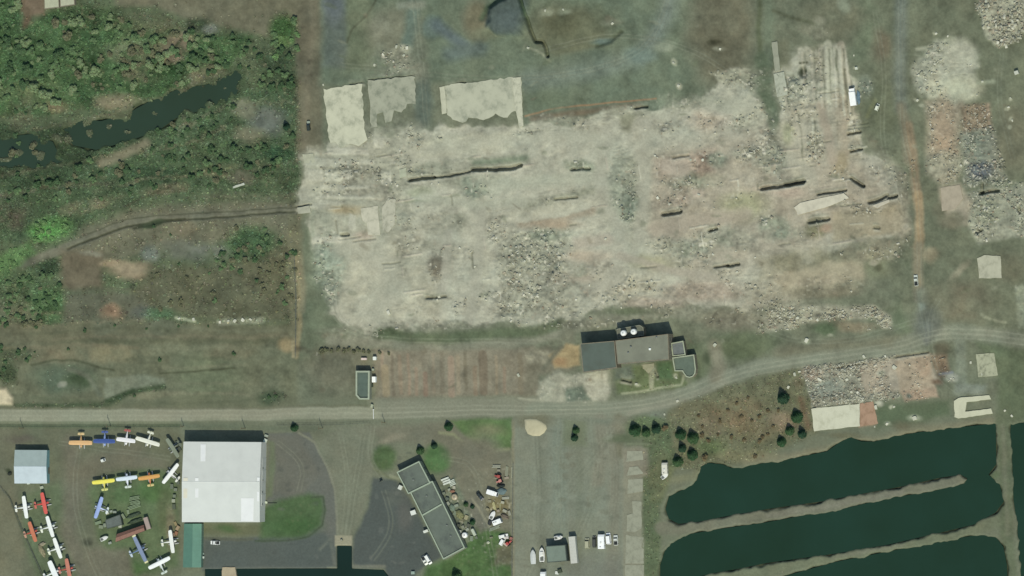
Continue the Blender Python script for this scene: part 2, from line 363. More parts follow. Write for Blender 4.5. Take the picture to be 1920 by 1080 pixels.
blob(1070, 60, 80, 55, (104, 108, 84), s=20); blob(1055, 45, 30, 24, (96, 98, 74), s=12); blob(1090, 110, 60, 12, (98, 108, 92), s=8, rot=-12)
line([(1120, 86), (1145, 78), (1165, 60)], 7, (76, 84, 64), s=4, h=-.8); blob(1130, 80, 18, 6, (92, 108, 100), s=4)
blob(1028, 25, 14, 9, (146, 152, 128), s=5, patch=1); blob(1058, 22, 12, 6, (140, 146, 122), s=5, patch=1)
line([(990, 90), (1015, 100), (1030, 115)], 4, (148, 150, 124), s=2.5, patch=.8); blob(1148, 44, 16, 5, (128, 132, 110), s=4)
line([(1262, -60), (1255, 20), (1230, 75), (1195, 110), (1120, 132), (1050, 145), (985, 152)], 34, (114, 124, 110), s=16, w=3)
line([(1258, -60), (1250, 30), (1220, 80)], 14, (120, 130, 118), s=8); blob(1200, 105, 26, 14, (116, 130, 118), s=9)
blob(1355, 60, 60, 120, (110, 108, 87), s=30); blob(1345, 85, 22, 16, (98, 96, 76), s=9); blob(1342, 78, 10, 5, (72, 72, 54), s=4); blob(1350, 90, 9, 3, (142, 142, 120), s=3)
line([(1427, -60), (1422, 60), (1430, 150), (1440, 235)], 9, (92, 100, 76), s=4)
CUT = lambda: (line([(1428, 110), (1438, 180), (1452, 238)], 24, (98, 109, 88), s=7, rub=.05), line([(1470, 85), (1475, 120)], 20, (112, 112, 88), s=8, a=.7))
blob(1250, 90, 18, 10, (136, 144, 124), s=5, patch=1.2); blob(1263, 118, 6, 5, (160, 164, 140), s=3); blob(1272, 160, 5, 6, (160, 160, 138), s=3)
line([(985, 218), (1010, 212), (1040, 203), (1090, 198), (1140, 193), (1180, 190), (1230, 184)], 2.4, (158, 122, 86), s=1.6, w=.5)
line([(1000, 224), (1060, 214), (1130, 206), (1200, 200)], 12, (114, 104, 84), s=6); blob(1030, 190, 40, 16, (102, 112, 92), s=10)
# ---- the cleared field
FIELD = [(567, 290), (610, 284), (618, 272), (690, 268), (760, 245), (830, 238), (985, 234), (1060, 226), (1130, 214), (1200, 206), (1260, 196), (1330, 172), (1350, 130), (1400, 128), (1412, 170), (1436, 215), (1452, 240), (1470, 210), (1462, 140), (1500, 100), (1540, 82), (1580, 84), (1600, 160), (1608, 250), (1620, 290), (1660, 300), (1680, 345), (1704, 420), (1690, 440), (1650, 455), (1560, 462), (1500, 500), (1540, 520), (1440, 560), (1420, 580), (1330, 575), (1250, 572), (1180, 560), (1060, 605), (960, 612), (830, 606), (760, 618), (700, 622), (655, 612), (622, 588), (606, 520), (590, 450), (572, 400), (560, 396)]
poly(FIELD, (160, 159, 140), s=14, w=4, w2=12, rub=.15, veg=0, patch=.6); poly(FIELD, (171, 170, 150), s=4, w=3, w2=9, rub=.15, veg=0)
poly([(570, 290), (760, 250), (770, 460), (590, 450)], (163, 163, 142), s=18, rub=.2)
poly([(600, 290), (720, 300), (730, 370), (600, 380)], (158, 156, 136), s=14, rub=.6, patch=.6)
poly([(640, 460), (760, 440), (830, 560), (820, 600), (660, 606), (630, 560)], (172, 170, 148), s=12, rub=.15)
poly([(1200, 300), (1500, 220), (1680, 340), (1700, 430), (1560, 450), (1300, 520), (1220, 430)], (167, 158, 137), s=30, rub=.22)
poly([(940, 440), (1060, 430), (1080, 580), (940, 590)], (162, 162, 141), s=18, rub=.75)
poly([(1230, 300), (1340, 280), (1330, 330), (1240, 335)], (176, 160, 140), s=14, rub=.35)
poly([(770, 262), (960, 250), (965, 280), (780, 298)], (178, 176, 152), s=8, rub=.15)
line([(1135, 270), (1130, 340), (1140, 390), (1160, 430), (1190, 460)], 26, (168, 170, 148), s=12, rub=.1, w=2)
line([(1210, 260), (1208, 330), (1205, 420), (1180, 450)], 22, (166, 164, 142), s=10, rub=.1)
blob(1170, 345, 26, 56, (142, 146, 127), s=14, rub=.8); blob(1182, 385, 18, 24, (120, 128, 112), s=10, rub=1); blob(1178, 308, 26, 14, (150, 152, 132), s=8, rub=.9)
line([(960, 405), (1020, 395), (1100, 380)], 16, (182, 178, 154), s=6, rub=.1, patch=.3)
line([(985, 385), (1040, 375), (1110, 356)], 16, (138, 140, 119), s=8, rub=.8, patch=.4)
line([(975, 418), (1060, 408), (1110, 395)], 14, (158, 146, 124), s=8)
blob(1090, 310, 30, 12, (138, 144, 124), s=6, rub=.9); blob(900, 360, 26, 14, (132, 142, 124), s=8, rub=.8, patch=.4)
blob(880, 340, 70, 14, (156, 158, 138), s=8, rub=.4); line([(760, 378), (800, 376), (860, 366)], 5, (138, 142, 120), s=4)
line([(760, 345), (790, 350), (810, 365)], 3, (140, 142, 122), s=2); blob(790, 360, 24, 10, (160, 164, 138), s=6)
line([(770, 318), (830, 312), (870, 306)], 20, (146, 148, 128), s=7, patch=.6, rub=.7)
line([(890, 306), (985, 298)], 14, (120, 130, 110), s=7)
line([(720, 500), (790, 490)], 20, (162, 162, 142), s=9); blob(820, 500, 16, 26, (116, 112, 96), s=10, rub=.8, patch=.5); blob(815, 555, 24, 8, (134, 132, 112), s=6, rub=.9, patch=.6)
blob(815, 425, 30, 18, (154, 152, 132), s=10, rub=.6, patch=.6); blob(860, 415, 22, 12, (150, 150, 130), patch=.8)
line([(915, 380), (905, 450), (900, 560)], 24, (174, 172, 150), s=10, rub=.1)
blob(690, 350, 60, 10, (148, 146, 126), s=6, patch=.7); line([(600, 360), (700, 348)], 4, (182, 180, 158), s=2.5); line([(610, 345), (690, 338)], 3, (150, 148, 128), s=2)
blob(632, 330, 14, 10, (188, 186, 164), s=3); blob(650, 328, 8, 8, (186, 184, 162), s=3); blob(729, 334, 5, 8, (190, 188, 166), s=2)
blob(690, 325, 26, 10, (128, 126, 108), s=6, patch=.8, rub=.7); blob(640, 395, 36, 10, (164, 150, 116), s=8); blob(600, 410, 20, 20, (156, 158, 138), s=10)
blob(680, 448, 20, 10, (176, 158, 140), s=7); line([(588, 452), (640, 448)], 8, (186, 184, 160), s=3); line([(585, 395), (586, 440)], 8, (150, 154, 134), s=4)
blob(620, 480, 26, 40, (140, 148, 130), s=12, rub=.9); blob(625, 530, 16, 40, (146, 150, 132), s=9, rub=1); blob(622, 470, 10, 10, (112, 122, 108), s=6)
blob(600, 385, 20, 12, (160, 160, 142), s=6, rub=.4)
blob(1280, 470, 46, 26, (146, 148, 128), s=14, rub=.8, patch=.5); blob(1362, 445, 50, 22, (146, 148, 128), s=12, rub=.8, patch=.5); blob(1300, 340, 50, 14, (146, 142, 122), s=8, rub=.7, patch=.5)
blob(1315, 330, 34, 8, (134, 138, 116), s=6, patch=.5); blob(1340, 300, 20, 12, (138, 142, 124), s=6, patch=.6, rub=.7); blob(1318, 305, 12, 20, (150, 130, 112), s=6)
blob(1290, 310, 40, 10, (184, 170, 150), s=6); blob(1275, 375, 20, 8, (182, 166, 146), s=5, rub=.5); blob(1310, 365, 12, 8, (188, 174, 154), s=4)
blob(1395, 385, 40, 26, (162, 160, 124), s=16); blob(1100, 480, 50, 12, (176, 164, 142), s=8); blob(1040, 420, 40, 10, (166, 150, 126), s=8); blob(1030, 440, 36, 10, (142, 148, 128), s=8, patch=.5)
blob(1060, 520, 60, 14, (168, 154, 134), s=9, patch=.3); blob(1220, 490, 40, 14, (162, 158, 128), s=9); blob(1230, 570, 60, 14, (170, 158, 138), s=8, rub=.6)
blob(1180, 535, 60, 22, (172, 168, 146), s=12, rub=.7); blob(1320, 545, 70, 20, (170, 156, 136), s=10, rub=.6); blob(1450, 430, 26, 22, (134, 142, 122), s=8, rub=.9, patch=.5)
blob(1415, 300, 40, 20, (172, 162, 140), s=8, rub=.6); blob(1400, 215, 40, 30, (170, 170, 148), s=12, rub=.7); blob(1330, 225, 40, 22, (172, 162, 142), s=10, rub=.4)
poly([(1330, 135), (1372, 128), (1405, 130), (1404, 148), (1372, 155), (1345, 150)], (168, 168, 144), s=6, w2=6, rub=1)
poly([(1160, 218), (1198, 214), (1180, 246), (1170, 244)], (132, 132, 110), s=6)
blob(1450, 245, 12, 30, (112, 112, 92), s=6)
CUT()
# east ruins with rails
poly([(1456, 140), (1500, 130), (1500, 200), (1470, 210)], (164, 166, 146), s=8, rub=.8); rect(1475, 190, 1560, 300, (164, 158, 136), s=12, rub=.6)
poly([(1500, 90), (1540, 85), (1545, 150), (1505, 150)], (132, 130, 108), s=8, rub=.6, patch=.5); line([(1552, 82), (1556, 130), (1560, 190)], 15, (172, 172, 150), s=3, w=.5)
line([(1577, 84), (1585, 130), (1590, 170)], 13, (170, 163, 141), s=3, w=.5); line([(1562, 90), (1568, 130)], 5, (100, 108, 86), s=2.5); line([(1583, 130), (1588, 200)], 5, (108, 106, 86), s=2.5)
blob(1505, 135, 6, 10, (62, 70, 50), s=3, h=-1.5); line([(1500, 118), (1512, 117)], 4, (84, 86, 64), s=2)
rect(1560, 175, 1600, 300, (160, 150, 128), s=10, rub=.35); rect(1590, 215, 1612, 300, (162, 156, 134), s=5, rub=.4); blob(1600, 232, 12, 14, (176, 172, 150), s=5, rub=.7)
blob(1575, 310, 16, 26, (150, 138, 110), s=8); line([(1470, 250), (1500, 300), (1500, 330)], 30, (172, 166, 142), s=12, rub=.25); blob(1450, 300, 30, 26, (158, 158, 136), s=12, rub=.8)
blob(1475, 250, 10, 18, (158, 158, 126), s=7); blob(1540, 260, 22, 22, (150, 146, 126), s=8, patch=.6, rub=.8)
blob(1650, 330, 24, 14, (170, 164, 144), s=8, rub=.7); blob(1670, 310, 18, 26, (160, 160, 138), s=8, rub=.7, patch=.4)
blob(1690, 250, 14, 60, (112, 112, 92), s=12); blob(1655, 255, 30, 30, (120, 120, 99), s=12)
blob(1450, 355, 50, 6, (184, 170, 148), s=5); blob(1480, 362, 26, 10, (176, 160, 140), s=6); blob(1530, 430, 20, 18, (124, 122, 94), s=9); blob(1548, 428, 12, 8, (164, 142, 118), s=6)
poly([(1560, 400), (1690, 390), (1690, 440), (1560, 455)], (158, 148, 122), s=8, rub=.2); blob(1675, 400, 22, 22, (162, 150, 122), s=8, rub=.5)
line([(1700, 414), (1690, 422), (1697, 436), (1706, 428)], 3, (182, 172, 146), s=2)
poly([(1420, 480), (1560, 462), (1640, 470), (1620, 520), (1500, 560), (1400, 570)], (160, 152, 126), s=16, rub=.2, patch=.5)
blob(1480, 490, 30, 22, (130, 126, 100), s=12, patch=.3); blob(1560, 480, 50, 14, (118, 118, 94), s=9, patch=.5); blob(1575, 505, 40, 18, (166, 156, 128), s=10); blob(1650, 495, 30, 24, (116, 120, 94), s=10)
blob(1520, 520, 60, 14, (170, 158, 132), s=8); blob(1545, 545, 60, 12, (112, 108, 86), s=7); blob(1640, 490, 8, 4, (160, 156, 134), s=3); blob(1648, 500, 8, 7, (92, 94, 72), s=4)

# transcribed patches of the field: debris, bare lanes, stains of soil
def deb(cx, cy, rx, ry, c=(140, 145, 127), rot=0, a=.85, rub=1.0): blob(cx, cy, rx*1.15, ry*1.15, c, s=min(rx, ry)*.7, rot=rot, a=a, rub=rub, patch=.9, w2=6)
def lane(pts, wd, c=(168, 166, 147)): line(pts, wd, c, s=wd*.35, w=2, w2=3, a=.8, rub=.03, flat=.55)
for q in ((660, 312, 10, 8, (122, 124, 106)), (684, 325, 14, 11, (118, 118, 100)), (755, 292, 12, 18, (158, 160, 142)), (805, 322, 34, 8, (132, 136, 118)), (884, 360, 20, 20, (128, 140, 122)), (815, 406, 18, 7, (140, 138, 120)), (850, 422, 18, 12, (136, 138, 120)), (817, 500, 13, 18, (116, 110, 94)), (802, 462, 12, 9, (128, 128, 110)), (840, 468, 8, 8, (130, 130, 112)), (757, 440, 18, 32, (148, 148, 130)), (945, 480, 12, 18, (142, 142, 124)), (612, 500, 26, 42, (136, 146, 128)), (640, 470, 14, 10, (120, 130, 114)),
          (1168, 330, 24, 34, (144, 147, 129)), (1178, 385, 20, 28, (128, 137, 120)), (1316, 310, 16, 18, (142, 124, 106)), (1345, 300, 15, 11, (130, 138, 120)), (1300, 344, 40, 8, (132, 138, 118)), (1252, 372, 24, 16, (150, 140, 122)), (1018, 438, 28, 12, (138, 146, 127)), (1005, 500, 48, 42, (146, 148, 130)), (975, 470, 20, 24, (140, 144, 127)), (1298, 470, 26, 20, (136, 143, 125)), (1350, 438, 24, 22, (134, 142, 124)), (1408, 455, 28, 16, (140, 138, 120)), (1085, 508, 16, 7, (126, 130, 112)), (1070, 535, 16, 9, (128, 130, 112)), (1213, 532, 9, 9, (118, 120, 102)), (1245, 452, 26, 8, (144, 144, 125)),
          (1015, 560, 60, 30, (150, 150, 131)), (965, 580, 30, 26, (136, 138, 120)), (900, 570, 40, 26, (156, 154, 136)), (1120, 560, 40, 20, (154, 152, 134)), (818, 560, 22, 8, (128, 128, 110)), (760, 570, 30, 16, (160, 158, 139)), (690, 340, 40, 16, (146, 145, 127)), (640, 315, 26, 14, (150, 150, 132)), (720, 360, 22, 14, (150, 148, 130)), (1480, 440, 26, 16, (132, 140, 121)), (1450, 425, 18, 22, (128, 136, 118)), (1530, 250, 34, 40, (150, 148, 129)), (1490, 170, 30, 24, (156, 160, 142)), (1445, 300, 34, 26, (148, 150, 132)), (1400, 290, 24, 14, (140, 144, 126)), (1655, 330, 26, 16, (156, 152, 133)), (1420, 240, 30, 22, (156, 156, 138)), (1375, 180, 30, 16, (154, 156, 138)), (1000, 250, 26, 8, (150, 152, 133)), (1085, 240, 30, 8, (152, 152, 134)), (1250, 235, 26, 10, (152, 150, 132)), (925, 420, 18, 30, (156, 156, 138)), (870, 480, 20, 20, (154, 152, 134)), (1130, 500, 24, 12, (152, 146, 128)), (1340, 510, 40, 10, (148, 142, 124)), (1290, 545, 40, 12, (150, 142, 124)), (1400, 540, 40, 14, (154, 148, 128)), (1580, 330, 20, 12, (146, 142, 123)), (1620, 400, 40, 12, (150, 142, 118)), (1560, 385, 30, 6, (140, 140, 122))):
    deb(*q)
lane([(640, 460), (700, 470), (740, 540), (700, 590)], 44, (170, 169, 149)); lane([(905, 390), (900, 460), (890, 540), (880, 600)], 20); lane([(1137, 250), (1128, 330), (1134, 390), (1165, 440), (1160, 520), (1120, 540)], 24); lane([(1212, 230), (1206, 330), (1204, 410), (1190, 470)], 22, (166, 164, 145))
lane([(780, 285), (870, 272), (960, 262)], 22, (176, 175, 154)); lane([(985, 262), (1060, 250), (1130, 258)], 20, (172, 172, 152)); lane([(1250, 310), (1285, 322)], 22, (178, 166, 147)); lane([(1085, 455), (1140, 448)], 22, (174, 164, 145)); lane([(1230, 430), (1300, 415), (1400, 400)], 26, (166, 155, 136)); lane([(1160, 480), (1260, 505), (1340, 520)], 14, (168, 160, 141)); lane([(1500, 240), (1490, 300), (1520, 330)], 26, (172, 168, 147)); lane([(1540, 200), (1560, 300)], 18, (160, 147, 127)); lane([(930, 350), (1010, 340), (1100, 335)], 24, (168, 170, 150)); lane([(970, 412), (1050, 402), (1105, 386)], 9, (182, 180, 158)); lane([(1570, 420), (1680, 410)], 20, (160, 150, 125)); lane([(1480, 520), (1560, 500), (1610, 510)], 18, (164, 155, 129)); lane([(840, 440), (830, 550)], 14, (166, 164, 146)); lane([(790, 370), (880, 385), (980, 380)], 16, (168, 169, 149)); lane([(1330, 200), (1400, 200)], 30, (172, 172, 152)); lane([(1230, 215), (1290, 210)], 14, (172, 171, 151))
FL_ = random.Random(3)
for k in range(64):
    x = FL_.choice([FL_.uniform(590, 780), FL_.uniform(1180, 1690), FL_.uniform(1440, 1620), FL_.uniform(700, 1400)]); y = FL_.uniform(280, 560) if x < 1440 else FL_.uniform(130, 460); L = FL_.uniform(10, 44)
    d = (L, -.14*L) if FL_.random() < .62 else (L*.08, L*.7); c = FL_.choice([(190, 188, 168), (184, 178, 160), (176, 166, 148), (128, 128, 110), (120, 122, 104)])
    line([(x, y), (x+d[0], y+d[1])], FL_.uniform(1.5, 3), c, s=1.3, w=.5, w2=1, a=.75, h=.4 if c[0] > 150 else -.5)
for x0, y0, x1, y1, wd in ((1548, 88, 1552, 190, 4), (1563, 88, 1568, 200, 4), (1575, 88, 1583, 215, 5), (1588, 110, 1594, 215, 3), (1503, 100, 1508, 170, 3), (1520, 95, 1526, 190, 4), (1536, 90, 1541, 200, 4), (1468, 140, 1476, 205, 3), (1490, 205, 1500, 300, 4), (1522, 220, 1528, 300, 3)):
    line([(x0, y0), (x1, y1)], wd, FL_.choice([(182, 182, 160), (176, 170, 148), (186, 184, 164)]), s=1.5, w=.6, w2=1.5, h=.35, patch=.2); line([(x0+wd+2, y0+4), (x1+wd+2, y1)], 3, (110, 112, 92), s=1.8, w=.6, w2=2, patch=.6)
for x0, y0, x1, y1, c in ((1838, 385, 1846, 406, (182, 184, 164)), (1852, 384, 1858, 405, (178, 180, 160)), (1864, 383, 1880, 404, (174, 176, 156)), (1848, 425, 1856, 444, (182, 184, 164)), (1872, 422, 1880, 442, (176, 178, 158)), (1888, 366, 1915, 430, (162, 164, 145)), (1838, 372, 1900, 377, (168, 170, 150)), (1745, 355, 1757, 362, (160, 160, 140)), (1812, 250, 1845, 254, (160, 164, 150)), (1812, 268, 1850, 272, (156, 162, 148)), (1815, 292, 1842, 296, (166, 170, 156)), (1858, 270, 1872, 300, (150, 156, 140)), (1750, 290, 1775, 310, (172, 170, 150)), (1765, 318, 1790, 326, (180, 178, 158))): rect(x0, y0, x1, y1, c, s=1.5, w=.4, w2=1, h=.3, a=.85)
for q in ((572, 296, 640, 312), (578, 318, 606, 338), (610, 318, 622, 340), (640, 318, 662, 336), (600, 348, 690, 354), (590, 366, 700, 372), (612, 278, 690, 290), (640, 300, 700, 308), (596, 376, 640, 384), (590, 444, 640, 456), (655, 402, 668, 432), (700, 256, 722, 276), (716, 322, 734, 344)): rect(*q, random.choice([(184, 183, 163), (178, 178, 158), (190, 188, 168)]), s=2, w=.6, w2=2.5, h=.2, a=.75, flat=.5)
# debris feathering out past the edge of the field
for q in ((735, 250, 60, 22, (160, 160, 141)), (790, 262, 40, 22, (158, 159, 140)), (690, 278, 24, 14, (168, 167, 147)), (600, 282, 20, 9, (150, 148, 128)), (1680, 300, 26, 22, (140, 138, 117)), (1700, 350, 14, 34, (140, 134, 113)), (1640, 470, 50, 14, (146, 140, 116)), (1560, 530, 60, 18, (140, 134, 112)), (1450, 565, 60, 16, (150, 146, 126)), (1350, 590, 60, 14, (136, 134, 114)), (1240, 590, 60, 10, (134, 134, 114)), (1100, 605, 60, 9, (138, 138, 118)), (660, 625, 50, 10, (134, 134, 113)), (800, 612, 80, 8, (150, 149, 130)), (1410, 150, 30, 18, (132, 135, 115)), (1290, 190, 60, 12, (134, 138, 119)), (1180, 212, 40, 8, (138, 138, 117)), (1080, 222, 60, 6, (150, 150, 130)), (745, 130, 40, 24, (136, 138, 119)), (1690, 420, 18, 30, (146, 138, 116))): deb(*q, rub=.7)
# strewn debris ribbon south
poly([(1440, 580), (1470, 572), (1640, 572), (1668, 590), (1674, 614), (1655, 612), (1640, 596), (1560, 598), (1500, 606), (1450, 622), (1420, 620)], (156, 154, 132), s=6, rub=1)
blob(1470, 590, 46, 10, (150, 150, 128), rub=1, patch=.5); blob(1660, 600, 10, 14, (180, 176, 152), s=5); blob(1595, 612, 40, 10, (140, 130, 104), s=6, rub=.3); blob(1545, 617, 24, 12, (90, 104, 78), s=7)
blob(1400, 640, 60, 22, (100, 110, 84), s=12); blob(1380, 600, 60, 18, (126, 122, 102), s=12); blob(1700, 590, 26, 40, (104, 114, 90), s=12)
# ---- east
poly([(1610, -100), (2040, -100), (2040, 720), (1740, 660), (1700, 600), (1660, 500), (1716, 440), (1700, 330), (1660, 290), (1612, 240)], (109, 114, 92), s=10, w=3)
blob(1655, 200, 40, 50, (106, 112, 88), s=16); blob(1640, 85, 30, 30, (118, 110, 88), s=12); blob(1620, 60, 24, 60, (106, 116, 94), s=16)
blob(1560, 30, 60, 40, (112, 114, 92), s=20); line([(1450, 20), (1480, 32), (1530, 45)], 6, (92, 96, 74), s=4); blob(1536, 38, 12, 10, (142, 142, 120), s=5, patch=.6); blob(1580, 8, 12, 16, (128, 134, 114), s=6, rot=-20)
blob(1530, 60, 30, 12, (132, 132, 110), s=7, patch=1, rub=.5)
line([(1690, -80), (1690, 60), (1686, 140), (1690, 200)], 24, (113, 120, 108), s=10); line([(1690, 200), (1700, 240), (1704, 300)], 18, (126, 120, 98), s=7)
line([(1704, 236), (1711, 280), (1715, 340), (1720, 370)], 16, (140, 124, 98), s=5); line([(1720, 365), (1724, 400), (1724, 440), (1722, 462)], 16, (160, 140, 106), s=4, w=1)
line([(1721, 460), (1720, 500), (1724, 560)], 16, (136, 128, 104), s=6); blob(1742, 478, 16, 14, (138, 130, 104), s=8); line([(1728, 550), (1735, 620)], 22, (118, 124, 108), s=8)
blob(1775, 135, 60, 52, (166, 168, 148), s=10, w=5, w2=10, rub=.5); blob(1800, 105, 30, 30, (174, 174, 152), s=12, rub=.2); blob(1750, 160, 12, 26, (182, 180, 154), s=7); blob(1800, 165, 40, 24, (174, 174, 148), s=9, rub=.25)
line([(1720, 92), (1745, 90)], 6, (160, 162, 138), s=3); blob(1780, 78, 12, 10, (158, 162, 138), s=4, patch=.6); line([(1835, 155), (1862, 152)], 7, (146, 152, 128), s=4)
poly([(1735, 190), (1805, 190), (1800, 260), (1795, 335), (1765, 345), (1735, 320), (1742, 240)], (158, 148, 125), s=10, rub=.6); blob(1770, 245, 18, 60, (168, 148, 122), s=10, rub=.2)
poly([(1802, 195), (1856, 192), (1862, 240), (1805, 250)], (138, 124, 102), s=6, rub=.6); line([(1853, 195), (1856, 240)], 3, (160, 140, 116), s=2); line([(1810, 212), (1850, 210)], 3, (120, 108, 88), s=2); line([(1830, 195), (1832, 240)], 3, (120, 108, 88), s=2)
poly([(1802, 245), (1860, 238), (1880, 280), (1885, 345), (1810, 350)], (134, 138, 122), s=8, rub=.9); blob(1838, 320, 22, 16, (104, 112, 118), s=8, rub=.9); blob(1835, 275, 20, 30, (116, 124, 110), s=8, rub=1, patch=.6)
blob(1900, 260, 30, 60, (114, 114, 92), s=14); blob(1770, 310, 34, 26, (150, 152, 130), s=10, rub=.9, patch=.4); line([(1870, 345), (1930, 352)], 14, (126, 134, 114), s=7, rub=.7)
poly([(1830, 10), (1850, -40), (1990, -50), (1990, 60), (1920, 62), (1890, 80), (1868, 84), (1850, 70), (1838, 44)], (158, 158, 136), s=5, w2=6, rub=1, h=1.0)
poly([(1815, 362), (1920, 345), (2000, 345), (2000, 440), (1920, 445), (1835, 458), (1818, 430)], (150, 152, 132), s=6, rub=.6); blob(1850, 400, 26, 24, (128, 134, 114), s=9, rub=.8, patch=.4)
poly([(1758, 350), (1800, 345), (1822, 380), (1815, 425), (1785, 420), (1765, 398)], (162, 152, 130), s=7); blob(1785, 415, 26, 14, (124, 120, 98), s=7); blob(1760, 395, 14, 14, (112, 112, 90), s=7)
blob(1800, 505, 22, 5, (144, 140, 116), s=4, rot=-40); blob(1890, 500, 30, 30, (110, 110, 88), s=14); blob(1800, 565, 60, 40, (118, 112, 90), s=20, patch=.5)
line([(1840, 590), (1858, 600), (1885, 604)], 4, (140, 142, 116), s=3); poly([(1905, 540), (2000, 520), (2000, 615), (1912, 612)], (140, 146, 124), s=8, rub=.5); blob(1730, 575, 6, 8, (138, 148, 134), s=4, rot=-40)
for x, y in ((1605, 128), (1600, 150), (1755, 62), (1895, 185), (1890, 205), (1897, 225), (1895, 240), (1720, 188), (1728, 198)): blob(x, y, 4, 3.5, (156, 158, 134), s=2.5)
blob(1620, 165, 14, 22, (126, 134, 118), s=7, patch=.8, rub=.7); line([(1640, 190), (1625, 220)], 6, (122, 126, 92), s=4)
# ---- the road and what lies along it
poly([(700, 655), (1000, 650), (1010, 740), (705, 748)], (134, 127, 107), s=9, w=2, veg=0)
for x, y0, y1, c, wd in ((716, 660, 715, (152, 134, 112), 5), (722, 690, 738, (150, 136, 108), 14), (750, 668, 735, (146, 130, 108), 7), (766, 665, 738, (152, 132, 110), 5), (780, 690, 740, (142, 124, 102), 6), (797, 700, 740, (138, 116, 98), 9), (812, 665, 735, (146, 132, 110), 5), (845, 672, 740, (154, 134, 112), 12), (858, 668, 735, (148, 136, 112), 8), (872, 660, 730, (120, 112, 92), 6), (905, 665, 735, (118, 106, 88), 16), (930, 668, 738, (146, 132, 108), 5), (945, 690, 735, (142, 124, 102), 6), (975, 665, 735, (126, 118, 96), 10), (735, 665, 740, (118, 110, 92), 6), (828, 660, 735, (122, 114, 95), 8), (890, 690, 740, (134, 118, 96), 8)):
    line([(x, y0), (x+2, y1)], wd, tuple(int(.8*q+.2*r) for q, r in zip(c, (133, 127, 107))), s=2, w=.8)
line([(620, 640), (720, 640), (850, 646), (960, 642), (1040, 625), (1080, 610), (1160, 596), (1250, 582), (1290, 590)], 20, (132, 132, 112), s=8, w=2)
line([(712, 626), (760, 632), (830, 636), (900, 630), (1000, 622), (1050, 606)], 20, (98, 108, 82), s=7, veg=.25, w=2); blob(730, 626, 24, 8, (86, 98, 72), s=6); blob(1000, 612, 50, 7, (108, 114, 88), s=6, patch=.5)
blob(1180, 585, 40, 6, (102, 110, 84), s=5); rect(1050, 600, 1075, 640, (118, 118, 98), s=8)
line([(-120, 779), (300, 779), (560, 777), (700, 774), (850, 770), (1000, 768)], 25, (141, 143, 122), s=4, w=1, w2=1, flat=.8, veg=0)
rect(276, 766, 560, 790, (142, 140, 119), s=6, a=.7); line([(-120, 786), (280, 786), (600, 785)], 4, (150, 152, 130), s=3, a=.6); line([(-120, 793), (600, 793)], 7, (122, 128, 104), s=3)
line([(-120, 765), (200, 765), (480, 765), (690, 760)], 4, (104, 106, 84), s=3, a=.8)
poly([(690, 748), (1010, 745), (1150, 755), (1180, 785), (1100, 785), (1000, 782), (720, 786)], (130, 132, 113), s=7, w=1, flat=.7)
poly([(985, 655), (1030, 650), (1080, 690), (1010, 700), (1000, 740), (985, 740)], (124, 120, 100), s=8)
blob(1010, 668, 24, 10, (168, 164, 140), s=6, patch=.6, rub=.8); poly([(1030, 668), (1062, 644), (1086, 648), (1087, 684), (1040, 690)], (164, 145, 105), s=4, w=1); blob(1050, 678, 14, 7, (160, 130, 92), s=5); line([(1020, 690), (1052, 650)], 8, (110, 110, 92), s=5)
poly([(1010, 715), (1040, 695), (1095, 700), (1145, 692), (1150, 730), (1140, 750), (1010, 756), (1005, 735)], (154, 154, 134), s=6, w2=4, rub=.35); poly([(1078, 702), (1140, 700), (1146, 735), (1115, 748), (1095, 720)], (170, 168, 147), s=5, w2=1)
poly([(1058, 727), (1092, 722), (1100, 738), (1112, 750), (1062, 754)], (106, 116, 101), s=5, w=1); line([(972, 746), (1015, 752)], 4, (154, 154, 132), s=2.5); blob(1108, 712, 6, 3, (128, 118, 98), s=3)
poly([(1152, 690), (1255, 678), (1290, 720), (1284, 728), (1160, 740)], (100, 112, 78), s=5, w=1, veg=.25); poly([(1150, 684), (1185, 684), (1190, 708), (1156, 712)], (98, 106, 92), s=6); rect(1235, 680, 1262, 712, (88, 110, 78), s=6)
poly([(1203, 685), (1225, 681), (1227, 700), (1222, 728), (1230, 730), (1220, 728), (1216, 700)], (150, 148, 122), s=3, w=.5); line([(1224, 690), (1222, 728)], 8, (144, 146, 120), s=3); line([(1168, 738), (1225, 730), (1278, 722), (1283, 705)], 4.5, (148, 152, 122), s=2)
blob(1193, 720, 5, 3, (168, 172, 144), s=2.5); blob(1268, 708, 4, 4, (158, 160, 134), s=2.5); blob(1174, 716, 10, 2.5, (140, 142, 118), s=2.5)
poly([(1290, 640), (1320, 640), (1330, 700), (1300, 730)], (102, 112, 88), s=10); blob(1330, 670, 8, 18, (84, 94, 72), s=6); blob(1385, 655, 40, 20, (98, 108, 80), s=10)
line([(1000, 770), (1100, 768), (1180, 765), (1240, 755), (1290, 740), (1350, 712), (1420, 690), (1500, 675), (1600, 662), (1690, 652), (1730, 632)], 30, (129, 134, 116), s=5, w=1, flat=.7)
line([(1340, 650), (1350, 690), (1340, 712)], 22, (128, 126, 106), s=8); line([(1460, 660), (1560, 648), (1680, 640)], 20, (120, 120, 98), s=9); line([(1180, 775), (1280, 752), (1360, 718)], 10, (138, 140, 122), s=5)
line([(1690, 648), (1740, 628), (1800, 622), (1870, 632), (2030, 652)], 30, (125, 129, 110), s=7); blob(1740, 608, 26, 30, (110, 114, 102), s=12); line([(1740, 610), (1738, 640)], 12, (116, 120, 110), s=6)
line([(1800, 640), (1802, 700), (1800, 740)], 20, (124, 130, 112), s=6); poly([(1830, 640), (2030, 670), (2030, 790), (1870, 790), (1870, 700)], (98, 108, 82), s=10)
